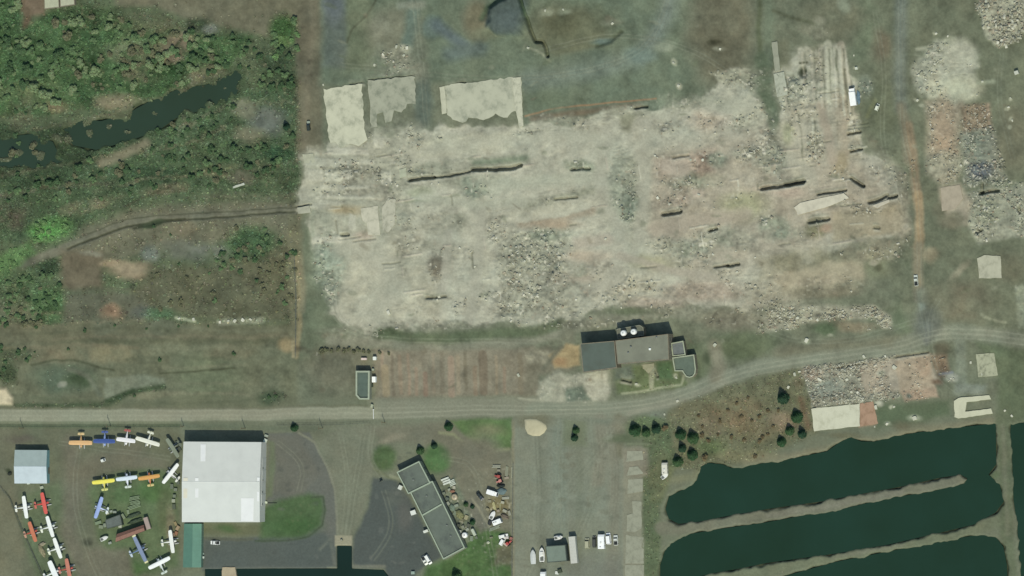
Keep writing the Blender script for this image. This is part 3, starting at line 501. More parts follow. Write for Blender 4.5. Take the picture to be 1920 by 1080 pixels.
blob(1765, 655, 14, 14, (100, 96, 76), s=7); blob(1512, 637, 7, 4, (156, 162, 138), s=3); blob(1553, 628, 4, 3, (150, 154, 130), s=2)
# ruined hall south of the road
poly([(1320, 740), (1420, 705), (1500, 690), (1530, 760), (1530, 810), (1450, 850), (1320, 880), (1240, 880), (1200, 800), (1250, 770)], (110, 112, 87), s=10, veg=.45)
poly([(1506, 690), (1680, 668), (1690, 745), (1640, 755), (1520, 762)], (150, 150, 132), s=4, w2=3, rub=1.0, veg=0); blob(1550, 732, 34, 18, (110, 124, 116), s=10, rub=1, patch=.3); blob(1520, 700, 18, 12, (150, 136, 118), s=7, rub=.9)
poly([(1610, 680), (1740, 663), (1765, 720), (1620, 745)], (164, 154, 134), s=6, rub=.3); poly([(1680, 672), (1742, 664), (1755, 735), (1690, 738)], (168, 152, 128), s=4, rub=.15); blob(1732, 690, 16, 20, (154, 130, 106), s=7, patch=.5)
poly([(1740, 662), (1775, 664), (1780, 705), (1760, 710)], (136, 116, 92), s=6, rub=.5); poly([(1692, 735), (1755, 728), (1760, 745), (1700, 757)], (160, 140, 118), s=4, rub=.4); blob(1705, 745, 5, 5, (98, 106, 96), s=4)
blob(1757, 718, 10, 5, (118, 98, 78), s=4); blob(1782, 707, 12, 8, (164, 166, 150), s=5, rub=.5); line([(1762, 702), (1785, 698)], 4, (138, 142, 146), s=3); blob(1655, 700, 8, 5, (150, 152, 132), s=4)
poly([(1612, 760), (1636, 755), (1642, 795), (1612, 800)], (166, 138, 114), s=3, w=.5); blob(1622, 775, 10, 10, (146, 116, 90), s=5); poly([(1640, 755), (1700, 760), (1780, 750), (1780, 780), (1700, 800), (1645, 800)], (92, 104, 80), s=8)
blob(1715, 785, 9, 4, (158, 162, 140), s=4); blob(1665, 795, 6, 4, (152, 158, 134), s=3); blob(1675, 763, 4, 3, (156, 160, 136), s=2); blob(1700, 800, 26, 8, (104, 98, 76), s=6, patch=.5); blob(1640, 742, 10, 6, (160, 160, 140), s=4, rub=.8)
blob(1650, 758, 8, 5, (184, 184, 162), s=3); rect(1790, 720, 1850, 740, (124, 130, 116), s=6); line([(1500, 750), (1515, 800)], 12, (112, 98, 76), s=7)
blob(1380, 775, 46, 26, (124, 104, 80), s=14, patch=.8, veg=.5); blob(1465, 790, 26, 16, (136, 122, 98), s=10); blob(1300, 770, 40, 16, (110, 106, 82), s=9, patch=.5); blob(1420, 810, 46, 16, (120, 110, 84), patch=.8)
blob(1330, 800, 30, 20, (118, 110, 88), s=9, patch=.5); blob(1330, 840, 26, 14, (98, 112, 78), s=9); blob(1400, 855, 50, 10, (126, 124, 94), s=7); line([(1400, 862), (1480, 856), (1560, 842), (1580, 826), (1640, 826), (1740, 806), (1860, 790)], 14, (132, 126, 100), s=7, patch=.2)
blob(1495, 720, 10, 10, (104, 100, 78), s=6); blob(1580, 815, 30, 6, (108, 108, 84), s=5)
# ---- south: yards
poly([(-120, 797), (345, 797), (345, 1100), (-120, 1180)], (106, 110, 89), s=6, w=2, veg=.1); line([(-120, 799), (340, 799)], 6, (92, 104, 80), s=4)
poly([(40, 930), (110, 905), (135, 990), (150, 1060), (160, 1150), (95, 1150), (40, 1010)], (98, 110, 84), s=9, veg=.3); poly([(160, 905), (240, 880), (335, 885), (335, 1060), (290, 1080), (230, 1060), (180, 1010)], (96, 112, 80), s=9, veg=.3)
blob(285, 925, 30, 20, (84, 110, 68), s=9, veg=.4); blob(230, 930, 26, 14, (90, 112, 76), s=8); blob(250, 1065, 26, 12, (82, 108, 66), s=9, veg=.4); blob(310, 960, 14, 40, (98, 108, 76), s=9); blob(322, 990, 8, 40, (128, 118, 96), s=5, patch=.4, rub=.5)
line([(133, 830), (140, 920), (128, 1000), (160, 1080), (180, 1150)], 30, (112, 110, 93), s=12); line([(250, 850), (180, 870), (150, 900)], 40, (110, 108, 90), s=14); blob(12, 1010, 30, 120, (114, 114, 92), s=9)
line([(0, 905), (20, 935), (40, 990), (65, 1045), (90, 1110)], 3, (82, 88, 70), s=2); blob(270, 870, 40, 12, (112, 110, 92), s=8); poly([(-40, 800), (28, 810), (30, 900), (10, 930), (-60, 900)], (108, 110, 90), s=7)
blob(163, 1018, 9, 6, (76, 80, 66), s=4); blob(18, 888, 6, 5, (68, 76, 58), s=4); blob(40, 825, 26, 8, (100, 98, 86), s=6); poly([(160, 1030), (240, 1030), (250, 1080), (170, 1150)], (112, 110, 92), s=9)
poly([(340, 790), (960, 785), (965, 1100), (340, 1100)], (114, 119, 99), s=5)
poly([(503, 812), (580, 810), (600, 850), (620, 890), (630, 925), (632, 1070), (380, 1068), (378, 1010), (440, 1010), (500, 1005), (502, 930)], (103, 106, 98), s=3, w=.5, flat=.6)
poly([(500, 818), (560, 814), (600, 890), (560, 935), (502, 920)], (106, 107, 97), s=8, w=1); rect(502, 830, 512, 930, (106, 114, 92), s=4)
poly([(380, 1012), (610, 1000), (630, 1020), (630, 1066), (380, 1066)], (88, 95, 90), s=8, w=1); rect(376, 982, 500, 1004, (104, 108, 82), s=6); poly([(345, 795), (600, 800), (600, 812), (500, 808), (345, 806)], (104, 112, 94), s=6)
poly([(490, 985), (498, 950), (530, 935), (580, 925), (604, 932), (609, 955), (600, 985), (575, 1004), (540, 1010), (490, 1010)], (80, 101, 69), s=8, w=1.5, veg=.45); blob(555, 985, 40, 16, (72, 98, 62), s=12); blob(425, 992, 20, 6, (80, 102, 66), s=5)
line([(585, 932), (606, 932), (610, 955), (604, 985), (580, 1006), (540, 1014), (480, 1014)], 3, (72, 84, 66), s=2, w=.5); rect(376, 1008, 480, 1013, (92, 96, 84), s=2)
poly([(638, 800), (700, 800), (700, 870), (695, 910), (680, 960), (660, 1008), (636, 1008), (632, 930), (615, 880), (600, 830)], (118, 121, 102), s=5, w=1.5); line([(560, 812), (590, 830), (615, 880), (628, 915), (633, 1000)], 4, (126, 128, 110), s=2, w=.5)
poly([(628, 1004), (660, 1004), (660, 1024), (628, 1024)], (152, 148, 124), s=1.5, w=0, w2=.5, flat=1)
poly([(700, 895), (745, 900), (765, 930), (830, 1045), (800, 1060), (780, 1075), (775, 1110), (735, 1110), (720, 1066), (662, 1066), (664, 1010), (690, 950)], (84, 91, 87), s=5, w=1, flat=.8); blob(745, 930, 22, 16, (100, 104, 94), s=10, patch=.5); blob(760, 970, 14, 26, (96, 98, 92), s=10)
line([(600, 1030), (620, 1010), (628, 1060)], 5, (112, 116, 104), s=4, patch=.6); line([(662, 1062), (720, 1062)], 5, (118, 120, 106), s=3); line([(614, 1066), (632, 1066)], 4, (120, 124, 108), s=2)
poly([(690, 800), (860, 790), (960, 850), (960, 880), (900, 900), (830, 880), (790, 830), (720, 830)], (113, 113, 95), s=8, w=2); blob(735, 822, 24, 6, (134, 130, 110), s=5, rot=-20)
blob(722, 860, 24, 24, (86, 106, 70), s=8, veg=.35); blob(818, 860, 26, 28, (84, 112, 72), s=8, veg=.35); line([(700, 880), (730, 895), (750, 898)], 4, (112, 118, 90), s=3); line([(733, 892), (748, 898)], 5, (138, 142, 116), s=2)
poly([(845, 790), (962, 785), (962, 840), (905, 842), (870, 820)], (94, 118, 74), s=5, w=1.5, veg=.3); blob(915, 810, 26, 10, (118, 122, 90), s=8); line([(825, 812), (850, 815), (880, 840), (920, 846), (955, 842)], 5, (134, 138, 106), s=3)
blob(890, 850, 50, 30, (116, 114, 96), s=14); poly([(840, 890), (962, 860), (962, 1100), (850, 1100), (870, 1020)], (118, 117, 98), s=8, rub=.2); poly([(850, 1045), (895, 990), (962, 1000), (962, 1100), (790, 1100), (800, 1060)], (80, 106, 64), s=8, veg=.4)
poly([(945, 1020), (962, 1020), (962, 1060), (925, 1060), (930, 1030)], (104, 104, 82), s=6); poly([(900, 925), (920, 990), (900, 1000), (870, 940)], (112, 112, 98), s=7); blob(938, 945, 22, 16, (126, 118, 84), s=7, rub=.5)
line([(886, 935), (921, 990)], 4, (140, 138, 116), s=2); poly([(820, 920), (850, 890), (895, 985), (875, 1020)], (110, 118, 100), s=5, rub=.8)
# parking strip
poly([(962, 785), (1170, 782), (1178, 860), (1172, 1110), (960, 1110)], (127, 132, 116), s=4, w=1, veg=0, flat=.4); line([(963, 790), (962, 1100)], 5, (132, 130, 106), s=3)
for x, wd, c in ((985, 26, (126, 130, 113)), (1015, 16, (118, 122, 106)), (1050, 30, (123, 131, 116)), (1085, 18, (116, 121, 104)), (1110, 26, (125, 130, 113)), (1150, 24, (127, 126, 108)), (1070, 10, (120, 124, 108))):
    line([(x, 800), (x+3, 940), (x-2, 1100)], wd, c, s=8, w=2, a=.8)
line([(1125, 785), (1130, 840), (1120, 900)], 24, (128, 128, 110), s=7); line([(1160, 785), (1165, 850)], 18, (114, 114, 94), s=7); rect(1060, 1040, 1170, 1100, (114, 115, 104), s=14, patch=.4); blob(1000, 790, 34, 14, (116, 116, 94), s=8); rect(1055, 785, 1100, 835, (112, 120, 94), s=7, a=.7)
poly([(1040, 785), (1100, 785), (1180, 782), (1250, 765), (1250, 785), (1180, 800)], (118, 124, 108), s=6); blob(1165, 795, 20, 14, (130, 128, 108), s=6, patch=.5); line([(1178, 790), (1205, 792)], 3, (150, 154, 126), s=2)
poly([(1168, 840), (1208, 838), (1208, 1120), (1168, 1120)], (134, 134, 114), s=4, w=1); poly([(1207, 800), (1250, 790), (1270, 860), (1240, 950), (1235, 1110), (1204, 1110)], (94, 106, 79), s=6, veg=.35); blob(1170, 822, 34, 8, (96, 106, 82), s=6); blob(1235, 890, 20, 40, (102, 108, 80), s=10); blob(1215, 800, 40, 20, (94, 108, 80), s=8, veg=.4)
line([(1178, 832), (1222, 832)], 3, (118, 126, 100), s=2); rect(1170, 840, 1215, 890, (134, 130, 111), s=6)
line([(1260, 900), (1300, 895), (1320, 870)], 14, (124, 126, 98), s=6); line([(1260, 880), (1240, 925), (1225, 935)], 10, (126, 130, 96), s=6, patch=.4)
# wheel ruts, worn lines and stains
def ruts(pts, c, a=.35, gap=7, wd=1.6):
    for _ in range(3): pts = [pts[0]]+[(x0*f+x1*(1-f), y0*f+y1*(1-f)) for (x0, y0), (x1, y1) in zip(pts, pts[1:]) for f in (.75, .25)]+[pts[-1]]
    for o in (-gap/2, gap/2):
        q = []
        for i, (x, y) in enumerate(pts):
            x0, y0 = pts[max(0, i-1)]; x1, y1 = pts[min(len(pts)-1, i+1)]; L = math.hypot(x1-x0, y1-y0); q.append((x-(y1-y0)/L*o, y+(x1-x0)/L*o))
        line(q, wd, c, s=1.4, w=1.5, w2=.6, a=a)
for o in (-5, 5): ruts([(-100, 779+o), (300, 780+o), (560, 778+o), (700, 774+o), (1000, 769+o*.8), (1180, 765+o*.8), (1290, 741+o), (1350, 713+o), (1420, 691+o), (1690, 652+o), (1730, 633+o), (1800, 622+o), (2000, 646+o)], (160, 161, 140), .4, 8)
for p_ in ([(1000, 790), (1010, 900), (1000, 1060)], [(1050, 790), (1045, 900), (1052, 990)], [(1110, 790), (1120, 880), (1095, 990), (1030, 1075)], [(1140, 800), (1150, 900), (1140, 1000)], [(985, 1090), (1030, 960), (1090, 880), (1150, 800)], [(1690, -60), (1688, 100), (1692, 240), (1712, 330), (1722, 420), (1724, 560), (1738, 630)], [(1260, -40), (1230, 75), (1150, 125), (1000, 150), (800, 140), (640, 120)], [(770, -40), (790, 100), (800, 240)], [(640, 820), (655, 900), (645, 1000)], [(680, 820), (668, 900), (652, 1005)], [(150, 840), (135, 930), (165, 1040), (190, 1090)], [(110, 830), (250, 850), (320, 860)], [(520, 830), (570, 870), (560, 920)], [(720, 920), (740, 990), (700, 1050)], [(1400, 600), (1480, 640), (1600, 640), (1720, 600)], [(1760, 560), (1740, 600), (1750, 700), (1800, 740)], [(1640, 20), (1660, 140), (1650, 260), (1690, 400)], [(1880, 100), (1870, 180), (1900, 300)], [(620, 500), (620, 600), (700, 640), (1000, 640)], [(1000, 100), (1150, 60), (1300, 90), (1400, 160)], [(700, 800), (690, 860), (720, 900)], [(840, 860), (890, 870), (910, 960), (930, 1090)]):
    ruts(p_, (142, 146, 126), .35); ruts([(x+random.uniform(4, 12), y+random.uniform(-6, 6)) for x, y in p_], (94, 99, 84), .25)
for _ in range(70): blob(random.uniform(970, 1168), random.uniform(800, 1075), random.uniform(2, 9), random.uniform(2, 7), random.choice([(104, 108, 94), (138, 142, 125), (112, 112, 94)]), a=.45, w2=4)
for _ in range(45): blob(random.choice([random.uniform(510, 600), random.uniform(690, 800)]), random.uniform(830, 1060), random.uniform(2, 7), random.uniform(2, 6), random.choice([(78, 82, 78), (112, 114, 106)]), a=.35, w2=4)
for _ in range(120): blob(random.uniform(600, 1900), random.uniform(0, 745), random.uniform(2, 10), random.uniform(1.5, 6), random.choice([(86, 96, 74), (132, 134, 113), (98, 106, 80), (122, 114, 92)]), a=.4, w2=5, rot=random.uniform(-40, 40))
# dykes between the basins
line([(1240, 990), (1330, 985), (1440, 966), (1560, 948), (1690, 922), (1805, 898)], 24, (116, 117, 98), s=5, w=1, veg=.05); line([(1230, 1095), (1330, 1085), (1440, 1068), (1560, 1046), (1690, 1022), (1800, 1000), (1880, 975)], 22, (112, 118, 94), s=5, w=1, veg=.1); line([(1440, 966), (1560, 948), (1690, 922)], 8, (124, 123, 106), s=5); line([(1560, 1046), (1690, 1022)], 7, (122, 122, 104), s=5, patch=.3)
line([(1880, 780), (1884, 900), (1888, 1000), (1898, 1120)], 26, (100, 108, 84), s=6, veg=.15); line([(1880, 800), (1884, 900), (1890, 1000)], 8, (112, 116, 94), s=5); blob(1862, 892, 10, 8, (96, 108, 80), s=5)

# ---- trenches and low broken walls (real relief, with graded shading painted along the edges)
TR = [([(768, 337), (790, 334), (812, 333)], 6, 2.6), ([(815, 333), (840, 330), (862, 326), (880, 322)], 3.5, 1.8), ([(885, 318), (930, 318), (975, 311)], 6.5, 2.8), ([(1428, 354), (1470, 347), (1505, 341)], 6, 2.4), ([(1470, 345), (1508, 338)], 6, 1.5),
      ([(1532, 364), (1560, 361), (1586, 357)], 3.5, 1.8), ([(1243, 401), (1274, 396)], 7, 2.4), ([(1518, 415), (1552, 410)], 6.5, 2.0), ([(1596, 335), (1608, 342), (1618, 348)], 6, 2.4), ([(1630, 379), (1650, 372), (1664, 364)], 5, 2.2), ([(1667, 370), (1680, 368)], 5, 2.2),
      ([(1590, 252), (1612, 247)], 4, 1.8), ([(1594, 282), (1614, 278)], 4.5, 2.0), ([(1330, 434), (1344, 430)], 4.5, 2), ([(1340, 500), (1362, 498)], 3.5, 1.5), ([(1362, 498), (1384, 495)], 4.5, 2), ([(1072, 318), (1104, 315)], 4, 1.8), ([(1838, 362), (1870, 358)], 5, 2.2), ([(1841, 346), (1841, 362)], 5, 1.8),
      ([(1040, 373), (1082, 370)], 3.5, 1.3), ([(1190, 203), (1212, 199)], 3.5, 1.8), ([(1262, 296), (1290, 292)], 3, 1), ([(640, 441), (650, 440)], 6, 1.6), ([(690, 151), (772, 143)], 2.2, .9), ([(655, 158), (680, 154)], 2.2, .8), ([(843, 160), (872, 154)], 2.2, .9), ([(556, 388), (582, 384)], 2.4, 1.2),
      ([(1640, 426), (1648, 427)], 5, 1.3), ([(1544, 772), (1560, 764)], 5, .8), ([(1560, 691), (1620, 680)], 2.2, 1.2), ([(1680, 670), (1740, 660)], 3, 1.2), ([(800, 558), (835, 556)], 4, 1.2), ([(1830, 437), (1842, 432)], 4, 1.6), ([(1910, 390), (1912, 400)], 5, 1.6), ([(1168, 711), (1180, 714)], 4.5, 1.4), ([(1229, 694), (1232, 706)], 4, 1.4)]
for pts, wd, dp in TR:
    line([(x+1, y+wd*.5+3.5) for x, y in pts], 4.5, (186, 184, 163), s=2.5, w=1, w2=2, a=.45); line([(x-1, y-wd*.5-4) for x, y in pts], 6, (134, 138, 119), s=3, w=1, w2=3, a=.45)  # painted shading: paler sunlit lip to the south, darker band to the north
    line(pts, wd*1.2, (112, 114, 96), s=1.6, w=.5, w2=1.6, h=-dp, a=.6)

# ---- fine variation of soil, rubble and cover
N1 = fbm(U, V, 60, 4, 6)-.5; N2 = fbm(U, V, 14, 3, 7)-.5; N3 = fbm(U, V, 5.5, 2, 8)-.5; N4 = fbm(U, V, 34, 4, 9)-.5; N5 = fbm(U, V, 9, 2, 10)
fl = 1-.6*FLAT
N6 = fbm(U, V, 28, 3, 12)-.5; N7 = fbm(U+V*.35, V*2.2, 30, 3, 13)-.5
FM = np.clip((colr.mean(-1)-.17)*9, 0, 1)
A_ = U+.14*V; B_ = V+.16*U
LG = fbm(A_*.22, B_, 13, 3, 14); LG2 = np.clip(1-np.abs(LG-.5)*26, 0, 1)*np.clip((fbm(U, V, 46, 3, 15)-.50)*7, 0, 1)*FM
LG3 = fbm(A_*.45, B_, 9, 3, 3)-.5; OPEN = (1-FM)*(1-np.clip(VEG*1.6, 0, 1))*(V < 745)
lum = 1+fl*(LG3*.08*FM-LG2*.14+OPEN*(N6*.30+N4*.26+N2*.22+N3*.20)+N1*.20+N6*(.16+.50*VEG+.20*FM)+N7*.06*FM+N2*(.20+.62*VEG+.22*FM+.30*RUB)+N3*(.10+.34*VEG+.50*RUB))
colr *= np.clip(lum, .35, 1.9)[..., None]
hue = (N4*.55)*fl*(1-.3*RUB)
colr[..., 0] *= 1+hue*.20; colr[..., 2] *= 1-hue*.14
gm = colr.mean(-1, keepdims=True)*np.array([1.04, 1.10, .84], np.float32); sat = np.abs(colr[..., 0:1]-colr[..., 2:3]*1.22)/gm; wv = np.clip((sat-.12)*1.2, 0, .16)*(1-np.clip(VEG, 0, 1))[..., None]; colr = colr*(1-wv)+gm*wv
def speck(mask, col, a):
    mm = (np.clip(mask, 0, 1)*a)[..., None]; colr[:] = colr*(1-mm)+np.array(C(*col), np.float32)*mm
S1 = vn(U, V, 4.2, 12); S2 = vn(U, V, 3.6, 13); S3 = vn(U, V, 5.0, 14); S4 = vn(U, V, 6.5, 15)
CL = np.clip((fbm(U, V, 40, 3, 2)-.42)*5, 0, 1)
speck((S1-.76)*6*RUB*(.15+CL*1.1), (212, 208, 188), .85); speck((S2-.78)*6*RUB*(.15+CL*1.1), (116, 113, 96), .7)
speck((S3-.82)*6*RUB*CL, (120, 134, 122), .7); speck((S4-.80)*5*RUB*(1-CL), (172, 148, 126), .4)
speck((S1-.72)*6*VEG, (66, 82, 56), .3); speck((S3-.75)*6*VEG*(1-CL), (124, 120, 94), .4); speck((S2-.78)*6*VEG*CL, (104, 130, 86), .4)
RH = fbm(U, V, 10, 3, 11)
H += fl*((RH-.5)*(.10+1.7*RUB*(.3+CL)+.9*VEG+.28*FM)-LG2*.4*(.2+RUB)+LG3*FM*.1+N1*.5*(1-FLAT)+np.abs(S1-.5)*RUB*.5)

# ---- basins
LAG = [(1249, 955), (1255, 932), (1285, 917), (1307, 902), (1315, 876), (1327, 869), (1355, 872), (1372, 879), (1385, 877), (1435, 869), (1490, 860), (1552, 847), (1575, 830), (1595, 821), (1615, 829), (1640, 829), (1677, 819), (1727, 811), (1790, 803), (1840, 798), (1866, 794), (1867, 870), (1852, 890), (1874, 910), (1881, 940), (1866, 960), (1827, 982), (1765, 997), (1665, 1020), (1565, 1037), (1440, 1054), (1385, 1065), (1335, 1074), (1310, 1080), (1280, 1090), (1250, 1100), (1239, 1085), (1239, 1060), (1247, 1035), (1260, 1017), (1285, 1004), (1335, 995), (1435, 981), (1515, 966), (1552, 962), (1615, 947), (1665, 935), (1740, 924), (1808, 908), (1816, 897), (1802, 889), (1765, 894), (1690, 911), (1615, 925), (1540, 939), (1440, 953), (1360, 967), (1310, 977), (1272, 981), (1255, 972)]
LAG3 = [(1400, 1101), (1490, 1077), (1565, 1056), (1615, 1046), (1665, 1036), (1740, 1022), (1802, 1010), (1840, 1004), (1865, 1007), (1880, 1027), (1886, 1060), (1890, 1150), (1380, 1150)]
EASTW = [(1896, 812), (1900, 872), (1902, 935), (1909, 985), (1913, 1060), (1918, 1150), (2012, 1150), (2012, 790), (1897, 796)]
SLIP = [(632, 1024), (659, 1024), (659, 1067), (718, 1069), (728, 1082), (745, 1120), (748, 1150), (384, 1150), (384, 1067), (632, 1067)]
SWAMP = [(438, 130), (452, 148), (440, 172), (420, 188), (370, 204), (328, 217), (296, 240), (262, 252), (225, 264), (180, 276), (140, 268), (125, 245), (150, 228), (190, 232), (240, 218), (290, 190), (335, 172), (395, 162), (425, 138)]
POOL = [(0, 262), (60, 256), (96, 270), (110, 300), (60, 318), (10, 312), (-80, 322), (-80, 268)]
NOWATER = H.copy()
def basin(pts, depth, s, w2):
    xs = [p[0] for p in pts]; ys = [p[1] for p in pts]; sl = _slice(min(xs), min(ys), max(xs), max(ys), 14)
    u, v = _warp(sl, .6, w2); m = _smooth(sdf(u, v, pts)-s*.3, s); H[sl] = H[sl]*(1-m)-depth*m
    mm = np.clip(m*1.4, 0, 1)[..., None]; mud = np.array(C(70, 78, 58), np.float32); colr[sl] = colr[sl]*(1-mm*.75)+mud*mm*.75
    VEG[sl] *= (1-m); RUB[sl] *= (1-m)
for b in (LAG, LAG3, EASTW): basin(b, 1.9, 4.0, 4.0)
basin(SLIP, 2.2, 1.5, 0); basin(SWAMP, 1.6, 6, 11); basin(POOL, 1.3, 9, 14)
for x, y, a, b in ((290, 212, 7, 4), (345, 222, 5, 4), (352, 207, 3, 3), (236, 245, 10, 5), (200, 240, 5, 8), (168, 250, 7, 9), (30, 285, 14, 8), (75, 290, 10, 10), (110, 262, 9, 7), (395, 196, 4, 3), (132, 262, 8, 8), (10, 300, 14, 6), (60, 268, 8, 5), (420, 165, 5, 4)):
    blob(x, y, a, b, (88, 94, 74), h=1.5, veg=.8, w2=5, s=5)

X, Y = Wn(U, V)
def build_ground():
    nv = NU*NV
    co = np.empty((nv, 3), np.float32); co[:, 0] = X.ravel(); co[:, 1] = Y.ravel(); co[:, 2] = H.ravel()
    cc = np.ones((nv, 4), np.float32); cc[:, :3] = np.clip(colr.reshape(-1, 3), 0.004, .88)
    idx = np.arange(nv, dtype=np.int32).reshape(NV, NU)
    q = np.stack([idx[:-1, :-1], idx[1:, :-1], idx[1:, 1:], idx[:-1, 1:]], -1).reshape(-1, 4)
    bd = np.concatenate([idx[0, :], idx[1:, -1], idx[-1, -2::-1], idx[-2:0:-1, 0]])
    nb = len(bd); o = np.arange(nb, dtype=np.int32); prev = bd; base = co[bd].copy(); bc = cc[bd].copy()
    for k, (sc_, f) in enumerate(((1.02, .5), (1.05, .85), (1.2, 1), (2.2, 1), (22.0, 1))):
        out = base.copy(); out[:, :2] *= sc_; out[:, 2] = np.minimum(base[:, 2], 0)*(1-f)
        oc = bc.copy(); oc[:, :3] = oc[:, :3]*(1-f)+np.array(C(104, 110, 88), np.float32)*f
        st = len(co); nx = (st+o).astype(np.int32); q2 = np.stack([prev, prev[(o+1) % nb], nx[(o+1) % nb], nx], -1).astype(np.int32)
        co = np.concatenate([co, out]); cc = np.concatenate([cc, oc]); q = np.concatenate([q, q2]); prev = nx
    me = bpy.data.meshes.new('ground'); me.vertices.add(len(co)); me.vertices.foreach_set('co', co.ravel())
    me.loops.add(q.size); me.loops.foreach_set('vertex_index', q.ravel())
    me.polygons.add(len(q)); me.polygons.foreach_set('loop_start', np.arange(0, q.size, 4, dtype=np.int32))
    me.polygons.foreach_set('use_smooth', np.ones(len(q), bool))
    me.update(calc_edges=True)
    at = me.color_attributes.new('Col', 'FLOAT_COLOR', 'POINT'); at.data.foreach_set('color', cc.ravel())
    me.materials.append(attr_mat('soil', .95, .08, .9, .13, .25))
    ob = bpy.data.objects.new('ground', me); COL.objects.link(ob); tag(ob, kind='structure')
build_ground()
def gi(px, py):
    return min(NV-1, max(0, int(round((py-vs_[0])/STEP)))), min(NU-1, max(0, int(round((px-us[0])/STEP))))
def gz(px, py): return float(H[gi(px, py)])

# ---- water
def water_mat(name, rgb, rough=.12):
    m = bpy.data.materials.new(name); m.use_nodes = True; nt = m.node_tree; b = nt.nodes['Principled BSDF']
    tc = nt.nodes.new('ShaderNodeTexCoord'); n = nt.nodes.new('ShaderNodeTexNoise'); n.inputs['Scale'].default_value = .035; n.inputs['Detail'].default_value = 5
    nt.links.new(tc.outputs['Object'], n.inputs['Vector']); r = nt.nodes.new('ShaderNodeValToRGB'); nt.links.new(n.outputs['Fac'], r.inputs[0])
    c = C(*rgb); r.color_ramp.elements[0].position = .3; r.color_ramp.elements[1].position = .7
    r.color_ramp.elements[0].color = (c[0]*.9, c[1]*.88, c[2]*.82, 1); r.color_ramp.elements[1].color = (c[0]*1.05, c[1]*1.08, c[2]*1.22, 1)
    nt.links.new(r.outputs[0], b.inputs['Base Color']); b.inputs['Roughness'].default_value = rough; b.inputs['Specular IOR Level'].default_value = .35
    n2 = nt.nodes.new('ShaderNodeTexNoise'); n2.inputs['Scale'].default_value = 1.1; n2.inputs['Detail'].default_value = 3; nt.links.new(tc.outputs['Object'], n2.inputs['Vector'])
    bp = nt.nodes.new('ShaderNodeBump'); bp.inputs['Strength'].default_value = .12; bp.inputs['Distance'].default_value = .1
    nt.links.new(n2.outputs['Fac'], bp.inputs['Height']); nt.links.new(bp.outputs[0], b.inputs['Normal']); return m
WM = water_mat('pond water', (31, 56, 38), .18); WM2 = water_mat('swamp water', (44, 62, 44), .3); WM3 = water_mat('dock water', (26, 46, 36))
def water(name, pts, z, m, grow=3.0):
    p = ccw([W(x, y, z)[:2] for x, y in pts]); p = offset(p, -grow*.25)
    o = MB().add([(x, y, z) for x, y in p], [tuple(range(len(p)))]).build(name, m); tag(o, kind='structure')
water('water', LAG, -.55, WM, 1.2); water('water', LAG3, -.55, WM, 2); water('water', EASTW, -.55, WM, 2)
water('water', SLIP, -.9, WM3, .8); water('water', SWAMP, -.5, WM2, 5); water('water', POOL, -.5, WM2, 5)
# ================================================================ BUILDINGS
def setw(mb, a, b, u0, u1, z0, z1, d):
    """a panel on wall a->b (outer side right of a->b for ccw walls), from u0 to u1 metres, proud by d"""
    ax, ay = a; bx, by = b; L = math.hypot(bx-ax, by-ay); ex, ey = (bx-ax)/L, (by-ay)/L; nx, ny = ey, -ex
    pts = [(ax+ex*u0-nx*.02, ay+ey*u0-ny*.02), (ax+ex*u0+nx*d, ay+ey*u0+ny*d), (ax+ex*u1+nx*d, ay+ey*u1+ny*d), (ax+ex*u1-nx*.02, ay+ey*u1-ny*.02)]
    mb.prism(ccw(pts), z0, z1)
def windows(t, pts, edges, zs, wd, ht, gap, frame, glass):
    for e in edges:
        a, b = pts[e], pts[(e+1) % len(pts)]; L = math.hypot(b[0]-a[0], b[1]-a[1]); n = int((L-1.2)/gap)
        for i in range(n):
            u = L/2+(i-(n-1)/2)*gap
            for z in zs:
                f = MB()
                setw(f, a, b, u-wd/2-.08, u-wd/2, z-.08, z+ht+.08, .07); setw(f, a, b, u+wd/2, u+wd/2+.08, z-.08, z+ht+.08, .07)
                setw(f, a, b, u-wd/2, u+wd/2, z-.08, z, .07); setw(f, a, b, u-wd/2, u+wd/2, z+ht, z+ht+.08, .07)
                fo = f.build('window', frame, t); p = MB(); setw(p, a, b, u-wd/2, u+wd/2, z, z+ht, .03); p.build('pane', glass, fo)
def door(t, pts, e, u, wd, ht, m, mh):
    a, b = pts[e], pts[(e+1) % len(pts)]; d = MB(); setw(d, a, b, u-wd/2, u+wd/2, 0.02, ht, .06); o = d.build('door', m, t)
    h = MB(); setw(h, a, b, u+wd*.32, u+wd*.40, ht*.45, ht*.5, .12); h.build('handle', mh, o)

GLASS = mat('dark glass', (40, 52, 56), .1, 0, 0, spec=.6)
METAL = mat('grey metal', (130, 134, 132), .45, .6, .06)
DARKM = mat('dark metal', (52, 56, 54), .5, .4, .06)
WHITE = mat('white paint', (236, 238, 234), .45, 0, .04, 1.5)
WOODM = mat('weathered timber', (128, 116, 92), .9, 0, .15, 2)
RUBBER = mat('tyre rubber', (38, 40, 40), .9, 0, .05)

